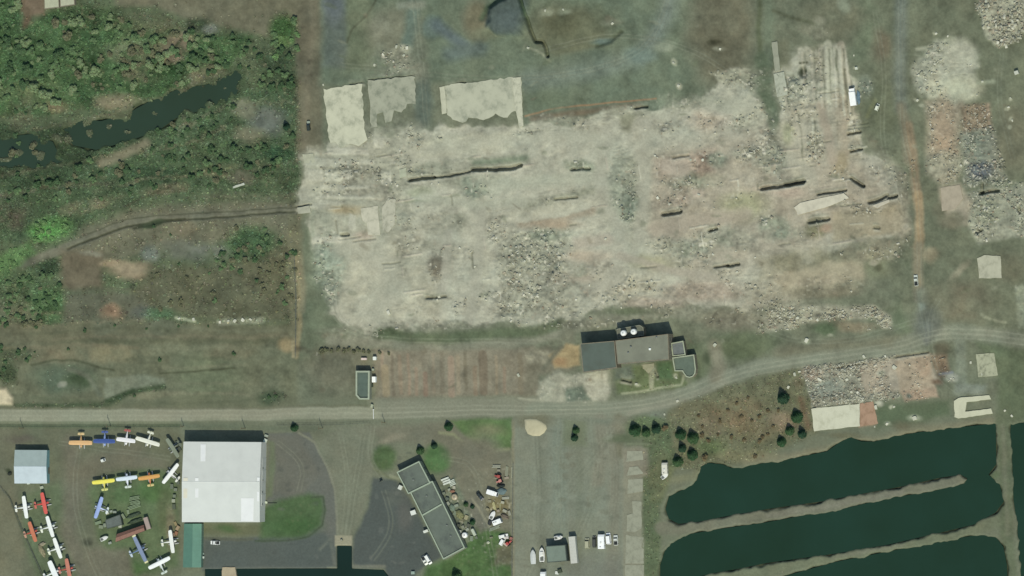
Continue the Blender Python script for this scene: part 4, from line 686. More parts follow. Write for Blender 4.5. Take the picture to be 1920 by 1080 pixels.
def local(pts, c): return [(x-c[0], y-c[1]) for x, y in pts]
def flat_building(name, label, cat, px, h, wallm, roofm, capm, par=.5, th=.35, dividers=(), win=(), doors=(), zs=(1.2,), capw=.32):
    pts = ccw([W(x, y, h)[:2] for x, y in px]); c = (sum(p[0] for p in pts)/len(pts), sum(p[1] for p in pts)/len(pts))
    p = local(pts, c); t = thing(name, label, cat, (c[0], c[1], 0)); inn = offset(p, th)
    MB().ring(p, inn, -.6, h-.05).build('wall', wallm, t)
    MB().prism(offset(p, th-.02), h-par-.25, h-par).build('roof', roofm, t)
    if capm: MB().ring(offset(p, -.05), offset(p, capw), h-.05, h+.05).build('parapet', capm, t)
    for (x0, y0), (x1, y1), wd in dividers:
        a = W(x0, y0, h); b = W(x1, y1, h); L = math.hypot(b[0]-a[0], b[1]-a[1])
        MB().box((a[0]+b[0])/2-c[0], (a[1]+b[1])/2-c[1], h-par+.22, L-.5, wd, .5, math.atan2(b[1]-a[1], b[0]-a[0])).build('dividing_wall', capm or wallm, t)
    if win: windows(t, p, win, zs, 1.3, 1.2, 3.4, METAL, GLASS)
    for e, u, wd, ht in doors: door(t, p, e, u, wd, ht, DARKM, METAL)
    t['_c'] = c; return t, c, p
def gable(name, label, cat, px, ridge_dir, h, rise, wallm, roofa, roofb, over=.35, win=(), doors=(), ribs=True, split=None):
    """px: TL,TR,BR,BL at eave height; ridge 'EW' or 'NS'"""
    P = [W(x, y, h)[:2] for x, y in px]; c = (sum(p[0] for p in P)/4, sum(p[1] for p in P)/4); P = local(P, c)
    t = thing(name, label, cat, (c[0], c[1], 0)); TL, TR, BR, BL = [Vector(p) for p in P]
    if ridge_dir == 'NS': TL, TR, BR, BL = TR, BR, BL, TL      # turn so the ridge runs TL-BL mid to TR-BR mid
    mid = lambda a, b: (a+b)/2
    r0, r1 = mid(TL, BL), mid(TR, BR); ex = (TR-TL).normalized(); ey = (TL-BL).normalized()
    ins = .06
    q = [TL+ex*ins-ey*ins, TR-ex*ins-ey*ins, BR-ex*ins+ey*ins, BL+ex*ins+ey*ins]; g0, g1 = r0+ex*ins, r1-ex*ins
    wv = [(p.x, p.y, -.6) for p in q]+[(p.x, p.y, h-.12) for p in q]+[(g0.x, g0.y, h+rise-.14), (g1.x, g1.y, h+rise-.14)]
    MB().add(wv, [(0, 4, 5, 1), (2, 6, 7, 3), (1, 5, 9, 6, 2), (3, 7, 8, 4, 0), (4, 8, 9, 5), (6, 9, 8, 7)]).build('wall', wallm, t)
    for (a, b, m, nm) in ((TL, TR, roofa, 'roof'), (BL, BR, roofb, 'roof')):
        vs = [(a.x, a.y, h-.06), (b.x, b.y, h-.06), (r1.x, r1.y, h+rise), (r0.x, r0.y, h+rise)]
        vs2 = [(x, y, z-.1) for x, y, z in vs]; mb = MB()
        mb.add(vs+vs2, [(0, 1, 2, 3) if a is BL else (3, 2, 1, 0), (4, 5, 6, 7), (0, 1, 5, 4), (1, 2, 6, 5), (2, 3, 7, 6), (3, 0, 4, 7)])
        o = mb.build(nm, m, t)
        if ribs:
            n = int((b-a).length/2.4)
            for i in range(1, n):
                f = i/n; s = a.lerp(b, f); e = r0.lerp(r1, f); d = (e-s)
                rb = MB(); rb.add([(s.x-ex.x*.05, s.y-ex.y*.05, h-.045), (s.x+ex.x*.05, s.y+ex.y*.05, h-.045), (e.x+ex.x*.05, e.y+ex.y*.05, h+rise+.015), (e.x-ex.x*.05, e.y-ex.y*.05, h+rise+.015)], [(0, 1, 2, 3)])
                rb.build('roof_seam', m, o)
    MB().add([(r0.x-ey.x*.25, r0.y-ey.y*.25, h+rise-.0), (r1.x-ey.x*.25, r1.y-ey.y*.25, h+rise-.0), (r1.x, r1.y, h+rise+.07), (r0.x, r0.y, h+rise+.07), (r0.x+ey.x*.25, r0.y+ey.y*.25, h+rise), (r1.x+ey.x*.25, r1.y+ey.y*.25, h+rise)], [(0, 1, 2, 3), (3, 2, 5, 4)]).build('ridge_cap', roofb, t)
    p = ccw([(v.x, v.y) for v in q])
    if win: windows(t, p, win, (1.2,), 1.3, 1.1, 4.5, METAL, GLASS)
    for e, u, wd, ht in doors: door(t, p, e, u, wd, ht, METAL, DARKM)
    return t, c, (TL, TR, BR, BL, r0, r1)

# seaplane hangar
HW = mat('hangar wall steel', (205, 206, 200), .6, 0, .06, .4); HR1 = mat('hangar roof north', (206, 209, 203), .5, 0, .03, .15); HR2 = mat('hangar roof south', (210, 214, 208), .5, 0, .03, .15)  # north slope colour set darker than the south, slope shade put into it
HL = mat('pale roof sheet', (228, 230, 228), .45, 0, .02, .3); HY = mat('yellowed roof sheet', (216, 212, 192), .5, 0, .03, .3)
hg, hc, hq = gable('hangar', 'huge square hangar with a low white metal roof beside the parked planes', 'hangar', [(344, 828), (490, 829), (487, 979), (341, 979)], 'EW', 8.4, 1.3, HW, HR1, HR2, doors=())
def on_roof(t, c, h, rise, px4, name, m, y_r, y_e, lift=.05):
    vs = []
    for x, y in px4:
        f = max(0, min(1, (y-y_e)/(y_r-y_e))); z = h+rise*f+lift; p = W(x, y, z); vs.append((p[0]-c[0], p[1]-c[1], z))
    MB().add(vs+[(x, y, z-.04) for x, y, z in vs], [(3, 2, 1, 0), (4, 5, 6, 7), (0, 1, 5, 4), (1, 2, 6, 5), (2, 3, 7, 6), (3, 0, 4, 7)]).build(name, m, t)
RY = 903.5-1.1*1.3*0
for q, m in (([(452, 934), (476, 934), (475, 977), (452, 977)], HL), ([(366, 896), (372, 896), (372, 933), (366, 933)], HL), ([(344, 896), (352, 896), (351, 934), (344, 934)], HY), ([(482, 895), (487, 895), (486, 940), (482, 940)], HL), ([(376, 833), (386, 833), (385, 865), (376, 865)], HL)):
    on_roof(hg, hc, 8.4, 1.3, q, 'roof_panel', m, 904 if q[0][1] > 880 else 903, 979 if q[0][1] > 880 else 828)
b0 = [(v.x, v.y) for v in hq[:4]]; hp = ccw([b0[0], b0[1], b0[2], b0[3]]); hp = offset(hp, .06)
# east front: sliding door leaves
for e in range(4):
    a, b = hp[e], hp[(e+1) % 4]
    if abs(a[0]-b[0]) < 3 and a[0] > 0:
        L = math.hypot(b[0]-a[0], b[1]-a[1])
        for k in range(4):
            d = MB(); setw(d, a, b, L*.2+k*L*.15+.05, L*.2+(k+1)*L*.15-.05, 0, 6.2, .09 if k % 2 else .16); o = d.build('door', mat('door steel', (200, 202, 197), .5, .0, .05, .5), hg)
            g = MB(); setw(g, a, b, L*.2+k*L*.15+.5, L*.2+k*L*.15+1.4, 4.6, 5.4, .19); g.build('pane', GLASS, o)
# green annex
gable('lean_to_shed', 'narrow shed with a dull green metal roof at the foot of the white hangar', 'shed', [(345, 982), (378, 982), (377, 1064), (343, 1064)], 'NS', 3.6, .5, mat('green wall', (96, 122, 110), .7, 0, .06), mat('green roof', (98, 138, 120), .5, 0, .05, .4), mat('green roof west', (88, 126, 110), .5, 0, .05, .4), doors=((1, 8, 1.2, 2.1),))  # west slope is a darker copy of the green, painted as turned from the sun
# western shed
gable('storage_shed', 'pale blue grey metal roofed shed at the west end of the plane yard', 'shed', [(27.5, 843.5), (88, 844), (88, 906.5), (27, 906.5)], 'EW', 4.2, 1.0, mat('teal wall', (120, 160, 164), .6, 0, .06), mat('blue grey roof', (160, 175, 172), .5, 0, .04, .3), mat('pale blue roof', (190, 203, 208), .5, 0, .05, .2), doors=((1, 6, 3.0, 2.6),))
# long flat roofed building
LBW = mat('painted block wall', (140, 142, 128), .85, 0, .08, .6); LBR = mat('grey roof felt', (100, 109, 99), .9, 0, .13, .16, hue=(80, 86, 82)); LBC = mat('parapet cap', (158, 171, 150), .8, 0, .06)
lb, lc, lp = flat_building('terminal_building', 'long slanting building with a flat grey felt roof in three bays edged by pale parapets', 'building',
    [(743.8, 885.2), (785.8, 864.5), (806, 903.5), (811, 902), (871.7, 1027), (831, 1049), (769.8, 924.6), (765, 926)], 5.0, LBW, LBR, LBC, par=.55,
    capw=.5, dividers=(((766, 925), (807.5, 904.5), .65), ((790.7, 966.8), (829, 944.8), .65)), win=(1, 4, 5, 6), doors=((6, 8, 1.4, 2.2), (6, 22, 1.4, 2.2)), zs=(1.3,))
for x, y in ((800, 930), (838, 985), (845, 1005), (775, 900)):
    p = W(x, y, 4.6); MB().rbox(p[0]-lc[0], p[1]-lc[1], 4.44, 4.95, .9, .7, .1).build('roof_vent', mat('vent steel', (118, 124, 118), .6, .1, .05), lb)
# old works building in the middle
OW = mat('stained brick wall', (128, 122, 104), .9, 0, .12, .5); OR1 = mat('dark roof sheet', (90, 101, 92), .9, 0, .10, .12, hue=(84, 92, 82)); OR2 = mat('weathered roof sheet', (126, 129, 113), .9, 0, .08, .14)
flat_building('derelict_works', 'tall dark flat roofed west half of the derelict works building', 'building', [(1087.6, 644.3), (1152, 639), (1156.6, 689.5), (1093, 698.6)], 8.2, OW, OR1, None, par=.12, win=(0, 1), zs=(1.5, 4.8), doors=((0, 9, 2.4, 2.8),))
t2, c2, p2 = flat_building('derelict_works', 'tall paler grey flat roofed east half of the derelict works building', 'building', [(1153.2, 638.6), (1252.6, 626), (1254.5, 674), (1157.8, 683)], 9.0, OW, OR2, None, par=.10, win=(0, 1, 2), zs=(1.5, 5.2), doors=((0, 14, 2.4, 2.8),))
for x, y, s in ((1218.5, 654.5, 1.0), (1183, 650, .8), (1178, 661, .7), (1231, 632, .7)):
    p = W(x, y, 9.1); MB().rbox(p[0]-c2[0], p[1]-c2[1], 8.88, 9.5, s, s, .15).build('roof_vent', WHITE if s == 1.0 else METAL, t2)
an, ac, ap = flat_building('boiler_house', 'low grey boiler house with tanks in the shadow behind the derelict works', 'building', [(1156, 617), (1199, 609.5), (1206, 614), (1207, 629), (1158, 636)], 4.6, OW, mat('annex roof', (112, 116, 102), .9, 0, .12, .3), mat('annex cap', (132, 138, 122), .8, 0, .08), par=.3, capw=.2)
for x, y in ((1168, 624.5), (1187, 622)):
    p = W(x, y, 7.6); tk = thing('storage_tank', 'round white tank standing on the boiler house roof, %s of two' % ('west' if x < 1180 else 'east'), 'tank', (p[0], p[1], 4.32)); m = MB(); m.cyl((0, 0, 0), (0, 0, 2.9), 1.35, n=18); m.build('tank_body', WHITE, tk, True); MB().dome(0, 0, 2.9, 1.35, .4, 18).build('tank_roof', WHITE, tk, True)
    MB().cyl((0, 0, 3.25), (0, 0, 3.6), .18).build('vent_pipe', METAL, tk)
PC = mat('pale block parapet', (162, 170, 146), .85, 0, .08, .8)
flat_building('ruined_annex', 'small blue grey roofed annex with pale block walls east of the derelict works', 'building', [(1258, 643.5), (1281, 639), (1285.6, 665.6), (1261, 668)], 3.8, OW, mat('slate roof', (112, 118, 116), .8, 0, .08, .4), PC, par=.5, capw=.45, th=.5)
flat_building('ruined_annex', 'annex with a pale parapet and a rounded southern bay beside the road', 'building', [(1260.5, 670.5), (1301.4, 664.8), (1304.6, 692), (1303.5, 700), (1299.5, 706), (1293, 708.2), (1286.5, 706.5), (1281, 699), (1279.5, 696), (1265, 696)], 4.2, OW, mat('green grey roof', (98, 111, 97), .85, 0, .08, .4), PC, par=.5, capw=.45, th=.5, doors=((0, 2, 1.2, 2.1),))
flat_building('gatehouse', 'small oblong gatehouse with dark flat roof and pale parapet beside the road', 'building', [(667, 695.4), (693, 695.4), (692.5, 749), (674, 749), (667, 741)], 3.8, mat('gatehouse wall', (140, 144, 128), .85, 0, .08), mat('gatehouse roof', (90, 105, 95), .8, 0, .08, .4), mat('gatehouse cap', (160, 169, 148), .8, 0, .07, 1), par=.7, capw=.75, th=.4, doors=((1, 3, 1.0, 2.1),))
# carport south
flat_building('workshop', 'flat green grey roofed workshop between the boats and the long trailer', 'building', [(1022.5, 1024), (1060, 1021.5), (1063, 1052), (1026, 1055)], 5.2, mat('workshop wall', (78, 88, 80), .8, 0, .08), mat('workshop roof', (120, 133, 120), .8, 0, .06, .3), None, par=.08, doors=((0, 4, 3, 3),))
# sheds in the plane yard
flat_building('tool_shed', 'dark grey flat roofed shed in the middle of the plane yard', 'shed', [(197, 975), (225, 964.5), (229, 984), (200, 991.5)], 3.0, mat('shed wall', (84, 92, 84), .8), mat('shed roof', (102, 110, 104), .8, 0, .1, .5), None, par=.08, doors=((0, 3, 1, 2),))
gable('open_shed', 'long narrow shed with a rusty red metal roof among the parked planes', 'shed', [(219, 1001.5), (269.5, 984), (271, 995), (216.5, 1016)], 'EW', 3.4, .45, mat('rust wall', (96, 80, 70), .8), mat('rust roof north', (118, 88, 76), .7, 0, .1, .6), mat('rust roof', (132, 98, 84), .7, 0, .1, .6))  # north slope uses a shaded copy of the rust colour
# off-frame edge: pale roof at the north-west
flat_building('field_hut', 'pale concrete roofed hut at the top edge above the green thicket', 'hut', [(82, -14), (110, -14), (111, 14), (83, 17)], 3.0, OW, mat('hut roof', (176, 178, 152), .85, 0, .06, .5), None, par=.08)
flat_building('field_hut', 'smaller pale roofed hut with a dark joint beside its twin above the thicket', 'hut', [(111.6, -16), (139, -18), (140, 9), (112.6, 13)], 2.8, OW, mat('hut roof', (176, 178, 152)), None, par=.08)

# ================================================================ SLABS
def slab(label, px, rgb, h=.22, name='concrete_slab', cat='slab', mott=.09, hue=None, scale=.28, group=None, rough=.9, jit=.14):
    pts = ccw([W(x, y, h)[:2] for x, y in px]); c = (sum(p[0] for p in pts)/len(pts), sum(p[1] for p in pts)/len(pts)); p = local(pts, c)
    # broken edges: subdivide and jitter
    q = []
    for i in range(len(p)):
        a = Vector(p[i]); b = Vector(p[(i+1) % len(p)]); n = max(1, int((b-a).length/1.6))
        for k in range(n):
            v = a.lerp(b, k/n); q.append((v.x+random.uniform(-jit, jit), v.y+random.uniform(-jit, jit)))
    o = MB().prism(q, -1.2, h).build(name, mat('%s %d %d %d' % (cat, *rgb)+str(hue), rgb, rough, 0, mott, scale, hue=hue), None)
    o.location = (c[0], c[1], 0); return tag(o, label, cat, group)
slab('bright oblong concrete slab at the north west corner of the cleared field', [(606, 168), (640, 162), (678, 157), (683, 240), (688, 262), (672, 274), (655, 268), (640, 277), (628, 266), (620, 270), (616, 250)], (190, 190, 166), .2, hue=(138, 142, 122), mott=.12, scale=.14, jit=.4)
slab('grey patchy concrete slab east of the bright one, crossed by pale strips', [(690, 151), (777, 143), (780, 195), (764, 196), (752, 212), (738, 206), (735, 228), (724, 232), (718, 212), (706, 214), (707, 238), (696, 241)], (158, 160, 140), .26, hue=(112, 119, 101), mott=.14, scale=.18, jit=.4)
slab('wide pale concrete slab with a clean western strip below the mound', [(835, 160), (976, 143), (980, 196), (981, 214), (965, 208), (950, 222), (930, 214), (905, 226), (880, 220), (868, 232), (850, 224), (838, 214)], (178, 179, 157), .24, hue=(134, 139, 121), mott=.10, scale=.13, jit=.45)
slab('narrow bright kerb slab along the west side of the wide pale slab', [(824, 163), (833.5, 161), (838, 212), (829, 214)], (186, 186, 162), .45)
slab('broad crumbling end kerb on the east side of the wide pale slab', [(961, 146), (976, 144), (981, 236), (974, 240), (965, 200)], (188, 188, 165), .5, hue=(150, 152, 134), scale=.5)
slab('chalky broken slab with a white corner in the west of the cleared field', [(676, 391), (708, 386), (713, 440), (690, 441), (688, 420), (680, 414)], (190, 187, 166), .3, hue=(158, 158, 138), scale=.3)
slab('ragged chalky slab with a slot just right of the white cornered one', [(716, 388), (728, 372), (742, 374), (740, 420), (728, 436), (718, 432)], (180, 178, 158), .3, hue=(140, 140, 122), scale=.3)
slab('long white tilted slab in the east of the cleared field', [(1489, 389), (1500, 380), (1582, 362), (1592, 371), (1560, 385), (1496, 403)], (198, 193, 172), .5, scale=.25)
slab('slim white slab south of a dark trench near the dirt track', [(1634, 386), (1660, 376), (1667, 374), (1668, 379), (1645, 390)], (192, 186, 166), .45)
slab('white concrete floor of the ruined hall above the lagoon', [(1521.5, 766), (1612, 757), (1612, 799), (1526, 808.5)], (199, 199, 176), .3, hue=(176, 176, 152), mott=.04, scale=.2)
slab('reddish brick floor patch beside the white hall floor', [(1612.8, 757), (1637, 752), (1646, 794), (1612.8, 799)], (164, 136, 113), .24, hue=(134, 108, 84), scale=.25, name='brick_floor')
slab('pale foundation slab with dark joints near the east edge', [(1830, 664), (1864, 662), (1871, 704), (1834, 707)], (164, 166, 140), .35, hue=(112, 116, 96), mott=.12, scale=.5)
slab('pale square foundation slab among weeds at the east edge', [(1832, 484), (1845, 478), (1876, 480), (1878, 521), (1836, 522)], (176, 175, 153), .35, hue=(146, 146, 126))
slab('long thin upright kerb strip north west of the rail ruins', [(1446.5, 79), (1457, 78), (1463, 132), (1453, 134)], (150, 152, 133), .5)
slab('bright pitted foundation pad at the foot of the kerb strip', [(1450, 138), (1470, 134), (1477, 178), (1457, 182)], (170, 173, 154), .4, hue=(140, 146, 128), scale=.6)
slab('pinkish pale slab beside the dirt track in the east', [(1764, 352), (1800, 346), (1806, 372), (1790, 392), (1766, 396)], (168, 158, 138), .2)
slab('small chalky slab against the field edge where the rail bed ends', [(557, 389), (580, 386), (583, 398), (559, 401)], (168, 168, 148), .5)
slab('pale square corner slab at the west edge of the cleared field', [(567, 289), (588, 288), (590, 305), (570, 306)], (172, 173, 150), .3)
slab('low pale corner slab where the works path meets the lawn', [(1204, 684), (1226, 681), (1226, 690), (1216, 700), (1207, 692)], (152, 150, 124), .2)
slab('short bright slab north west of the trench in the cleared field', [(748, 318), (762, 314), (762, 330), (750, 334)], (172, 176, 152), .4)
for i, (q, l) in enumerate((([(1176, 846), (1204, 845), (1206, 862), (1174, 866)], 'broad worn pad at the top of the broken concrete strip'), ([(1180, 876), (1196, 874), (1207, 888), (1174, 892)], 'wedge shaped piece of the broken concrete strip'), ([(1178, 899), (1205, 897), (1205, 922), (1176, 926)], 'square piece of the broken concrete strip below the wedge'), ([(1185, 940), (1203, 940), (1203, 990), (1190, 998), (1175, 996), (1176, 966), (1186, 962)], 'stepped middle piece of the broken concrete strip with a dark hole'), ([(1174, 1003), (1207, 1008), (1207, 1057), (1172, 1057)], 'long cracked lower piece of the broken concrete strip'), ([(1172, 1059.5), (1207, 1059.5), (1207, 1105), (1172, 1105)], 'last piece of the broken concrete strip at the bottom edge'))):
    slab(l, q, (148, 150, 131), .12, hue=(128, 130, 112), scale=.35)
slab('tan concrete loading dock jutting into the dark water', [(417, 1064), (441, 1063), (445, 1100), (414, 1100)], (172, 160, 134), .5, name='loading_dock', cat='dock')
U8 = [(1789, 752), (1797, 746), (1855, 741), (1858, 749), (1812, 754), (1810, 772), (1858, 766), (1862, 775), (1797, 785), (1790, 782)]
slab('pale U shaped foundation wall open to the east above the lagoon', U8, (194, 194, 168), .6, name='foundation_wall', cat='foundation', mott=.05)
# sand heap
sp = W(1004, 801); mb = MB(); rg = []
out = [(982, 786), (992, 784), (1006, 785), (1016, 790), (1025, 797), (1026, 804), (1021, 812), (1012, 818), (999, 818), (989, 814), (984, 804)]
o8 = local(ccw([W(x, y)[:2] for x, y in out]), sp)
for k, z in ((1.0, -.2), (.93, .25), (.7, .5), (.3, .62)): rg.append([(x*k, y*k, z+random.uniform(-.03, .03)) for x, y in o8])
so = mb.loft(rg).build('sand_heap', mat('pale sand', (184, 178, 148), .95, 0, .05, .5), None, True); so.location = (sp[0], sp[1], 0); tag(so, 'low heap of pale tan sand beside the road junction', 'sand heap')

# ================================================================ VEHICLES
def wheel(t, x, y, r=.34, wd=.22):
    o = MB().cyl((x, y-wd/2, r), (x, y+wd/2, r), r, n=14).build('wheel', RUBBER, t); MB().cyl((x, y-wd/2-.01, r), (x, y+wd/2+.01, r), r*.55, n=10).build('rim', METAL, o)
def paint(rgb): return mat('paint %d %d %d' % rgb, rgb, .35, 0, .03, 1, spec=.5)
def car(label, px, py, ang, rgb, L=4.6, Wd=1.85, H=1.5, kind='car', cat='car', name='parked_car', group=None):
    p = W(px, py, .7); z = gz(px, py); t = thing(name, label, cat, (p[0], p[1], z), ang, group); m = paint(rgb)
    b = MB(); rings = []
    for x, hw, z0, z1 in ((-L/2, .38, .45, .75), (-L/2+.15, .46, .32, .92), (-L*.25, .5, .28, .95), (L*.12, .5, .28, .95), (L*.36, .48, .28, .86), (L/2-.12, .44, .34, .72), (L/2, .36, .42, .62)):
        y = hw*Wd; rings.append([(x, -y, z0), (x, y, z0), (x, y*1.0, (z0+z1)/2), (x, y*.9, z1), (x, -y*.9, z1), (x, -y, (z0+z1)/2)])
    b.loft(rings).build('body', m, t, False)
    if kind == 'pickup':
        x0, x1 = -L*.06, L*.24; bed = MB(); bed.box(-L*.28, 0, .97, L*.36, Wd*.78, .06); bed.build('cargo_bed', DARKM, t)
    elif kind == 'van': x0, x1 = -L*.47, L*.30
    else: x0, x1 = -L*.36, L*.22
    c = MB(); y = Wd*.43; zt = H
    c.loft([[(x0, -y, .9), (x1+.25, -y, .9), (x1+.25, y, .9), (x0, y, .9)], [(x0+.18, -y*.86, zt-.06), (x1-.38, -y*.86, zt-.06), (x1-.38, y*.86, zt-.06), (x0+.18, y*.86, zt-.06)], [(x0+.28, -y*.78, zt), (x1-.48, -y*.78, zt), (x1-.48, y*.78, zt), (x0+.28, y*.78, zt)]]); c.build('cab', m, t)
    g = MB(); g.add([(x1+.22, -y*.85, .98), (x1+.22, y*.85, .98), (x1-.36, y*.74, zt-.10), (x1-.36, -y*.74, zt-.10)], [(0, 1, 2, 3)]); g.v = [(x+.03, yy, z_+.02) for x, yy, z_ in g.v]; g.build('windscreen', GLASS, t)
    g = MB(); g.add([(x0-.02, -y*.8, 1.0), (x0-.02, y*.8, 1.0), (x0+.15, y*.72, zt-.12), (x0+.15, -y*.72, zt-.12)], [(0, 1, 2, 3)]); g.v = [(x-.03, yy, z_) for x, yy, z_ in g.v]; g.build('rear_window', GLASS, t)
    for s in (-1, 1):
        MB().box((x0+x1)/2, s*(y*.945), .5*(zt+.98)-.02, (x1-x0)*.72, .03, (zt-1.1)*.7).build('side_window', GLASS, t)
        MB().box(L/2-.03, s*Wd*.3, .66, .08, .28, .12).build('headlight', WHITE, t)
        for x in (-L*.31, L*.32): wheel(t, x, s*(Wd*.46), .34, .22)
    return t
def box_truck(label, px, py, ang, rgb, L=7.0, Wd=2.4, H=3.0, cat='truck', name='box_truck', cabrgb=None):
    p = W(px, py, 2.0); t = thing(name, label, cat, (p[0], p[1], gz(px, py)), ang)
    cl = min(2.0, L*.28); MB().rbox(-cl/2, 0, .75, H, L-cl-.15, Wd, .09).build('cargo_box', paint(rgb), t)
    b = MB(); x0 = L/2-cl; b.loft([[(x0, -Wd*.46, .5), (L/2, -Wd*.46, .5), (L/2, Wd*.46, .5), (x0, Wd*.46, .5)], [(x0, -Wd*.46, 1.3), (L/2, -Wd*.46, 1.3), (L/2, Wd*.46, 1.3), (x0, Wd*.46, 1.3)], [(x0, -Wd*.42, 2.2), (L/2-.6, -Wd*.42, 2.2), (L/2-.6, Wd*.42, 2.2), (x0, Wd*.42, 2.2)]]); b.build('cab', paint(cabrgb or rgb), t)
    MB().add([(L/2-.02, -Wd*.4, 1.34), (L/2-.02, Wd*.4, 1.34), (L/2-.54, Wd*.38, 2.12), (L/2-.54, -Wd*.38, 2.12)], [(0, 1, 2, 3)]).build('windscreen', GLASS, t).location = (.04, 0, .02)
    MB().box(0, 0, .6, L*.92, Wd*.5, .2).build('chassis', DARKM, t)
    for s in (-1, 1):
        MB().box(L/2, s*Wd*.33, .8, .06, .3, .2).build('headlight', WHITE, t)
        for x in (-L*.3, L*.36): wheel(t, x, s*Wd*.42, .45, .28)
    return t
def trailer(label, px, py, ang, rgb, L=12.0, Wd=2.6, H=3.6, name='semi_trailer', cat='trailer', nw=2, ridge=True, roofrgb=None):
    p = W(px, py, H*.8); t = thing(name, label, cat, (p[0], p[1], gz(px, py)), ang)
    MB().rbox(0, 0, .9, H, L, Wd, .10).build('cargo_box', paint(rgb), t); MB().box(0, 0, .78, L*.95, Wd*.45, .2).build('chassis', DARKM, t)
    if ridge:
        rb = MB()
        for i in range(1, int(L/1.5)): rb.box(-L/2+i*1.5, 0, H+.02, .06, Wd*.93, .03)
        rb.build('roof_rib', paint(roofrgb or rgb), t)
    MB().box(L*.3, 0, .4, .2, Wd*.6, .8).build('landing_leg', METAL, t)
    for s in (-1, 1):
        for k in range(nw): wheel(t, -L*.38+k*1.15, s*Wd*.42, .45, .26)
    d = MB(); d.box(-L/2-.02, 0, (H+.9)/2, .05, Wd*.9, H-1.1); d.build('door', METAL, t)
    return t
def motorhome(label, px, py, ang, rgb, L=7.0, Wd=2.5, H=3.0, name='motorhome', cat='motorhome'):
    p = W(px, py, H*.8); t = thing(name, label, cat, (p[0], p[1], gz(px, py)), ang); m = paint(rgb)
    b = MB(); ring = lambda x, z1, y: [(x, -y, .45), (x, y, .45), (x, y, z1-.25), (x, y*.86, z1), (x, -y*.86, z1), (x, -y, z1-.25)]
    b.loft([ring(-L/2, H-.08, Wd*.48), ring(-L/2+.25, H, Wd*.5), ring(L/2-1.3, H, Wd*.5), ring(L/2-.35, H-.45, Wd*.49), ring(L/2, 1.4, Wd*.46)]); b.build('body', m, t)
    MB().rbox(-.6, 0, H-.02, H+.28, 1.0, .75, .15).build('roof_unit', paint((214, 216, 212)), t); MB().rbox(-L*.36, .3, H-.02, H+.12, .5, .5, .1).build('roof_vent', METAL, t)
    MB().add([(L/2-.02, -Wd*.40, 1.45), (L/2-.02, Wd*.40, 1.45), (L/2-.33, Wd*.41, H-.58), (L/2-.33, -Wd*.41, H-.58)], [(0, 1, 2, 3)]).build('windscreen', GLASS, t).location = (.05, 0, .02)
    for s in (-1, 1):
        for x in (-L*.3, 0.0, L*.22): MB().box(x, s*(Wd*.5+.01), 1.75, .9, .04, .6).build('side_window', GLASS, t)
        MB().box(L/2, s*Wd*.33, .8, .08, .3, .2).build('headlight', WHITE, t)
        for x in (-L*.27, L*.33): wheel(t, x, s*Wd*.42, .4, .25)
    return t
def boat(label, px, py, ang, rgb, L=6.5, Wd=2.4, deck=(225, 226, 220), cabin=True, cover=None, name='motor_boat', group=None, onland=True):
    p = W(px, py, 1.2); t = thing(name, label, 'boat', (p[0], p[1], gz(px, py)), ang, group)
    z = .55
    sec = []
    for f, hw in ((-.5, .42), (-.35, .47), (-.1, .5), (.15, .48), (.32, .36), (.43, .19), (.495, .03)):
        x = f*L; y = hw*Wd; k = z+(.0 if f < .2 else (f-.2)*1.1); sec.append([(x, 0, k), (x, y*.75, k+.35), (x, y, z+1.15+max(0, f)*.4), (x, -y, z+1.15+max(0, f)*.4), (x, -y*.75, k+.35)])
    MB().loft(sec).build('hull', paint(rgb), t)
    if cover:
        s2 = []
        for f, hw in ((-.5, .40), (-.2, .48), (.15, .46), (.33, .33), (.47, .08)):
            x = f*L; y = hw*Wd*1.02; zt = z+1.17+max(0, f)*.4; s2.append([(x, -y, zt), (x, y, zt), (x, y*.5, zt+.35*(1-abs(f))), (x, 0, zt+.55*(1-abs(f)*1.3)), (x, -y*.5, zt+.35*(1-abs(f)))])
        MB().loft(s2).build('cover', mat('canvas %d %d %d' % cover, cover, .85, 0, .06, .8), t)
    else:
        MB().loft([[(x, y, z+1.17+max(0, x/L)*.4) for x, y in ((-L*.48, -Wd*.38), (-L*.48, Wd*.38), (L*.14, Wd*.42), (L*.34, Wd*.26), (L*.46, .02), (L*.34, -Wd*.26), (L*.14, -Wd*.42))], [(x*.97, y*.94, z+1.24+max(0, x/L)*.4) for x, y in ((-L*.48, -Wd*.38), (-L*.48, Wd*.38), (L*.14, Wd*.42), (L*.34, Wd*.26), (L*.46, .02), (L*.34, -Wd*.26), (L*.14, -Wd*.42))]]).build('deck', paint(deck), t)
        MB().box(-L*.28, 0, z+1.26, L*.32, Wd*.62, .06).build('cockpit_floor', mat('cockpit', (104, 108, 102), .8), t)
        if cabin:
            MB().rbox(L*.08, 0, z+1.2, z+1.85, L*.3, Wd*.62, .25).build('cabin', paint(deck), t); MB().box(L*.08+L*.155, 0, z+1.55, .05, Wd*.5, .35).build('windscreen', GLASS, t)
        MB().rbox(-L*.53, 0, .7, 1.9, .4, .5, .12).build('outboard_motor', DARKM, t)
    for x in (-L*.28, L*.2): MB().box(x, 0, .3, .3, Wd*.7, .62).build('keel_block', WOODM, t)
    return t
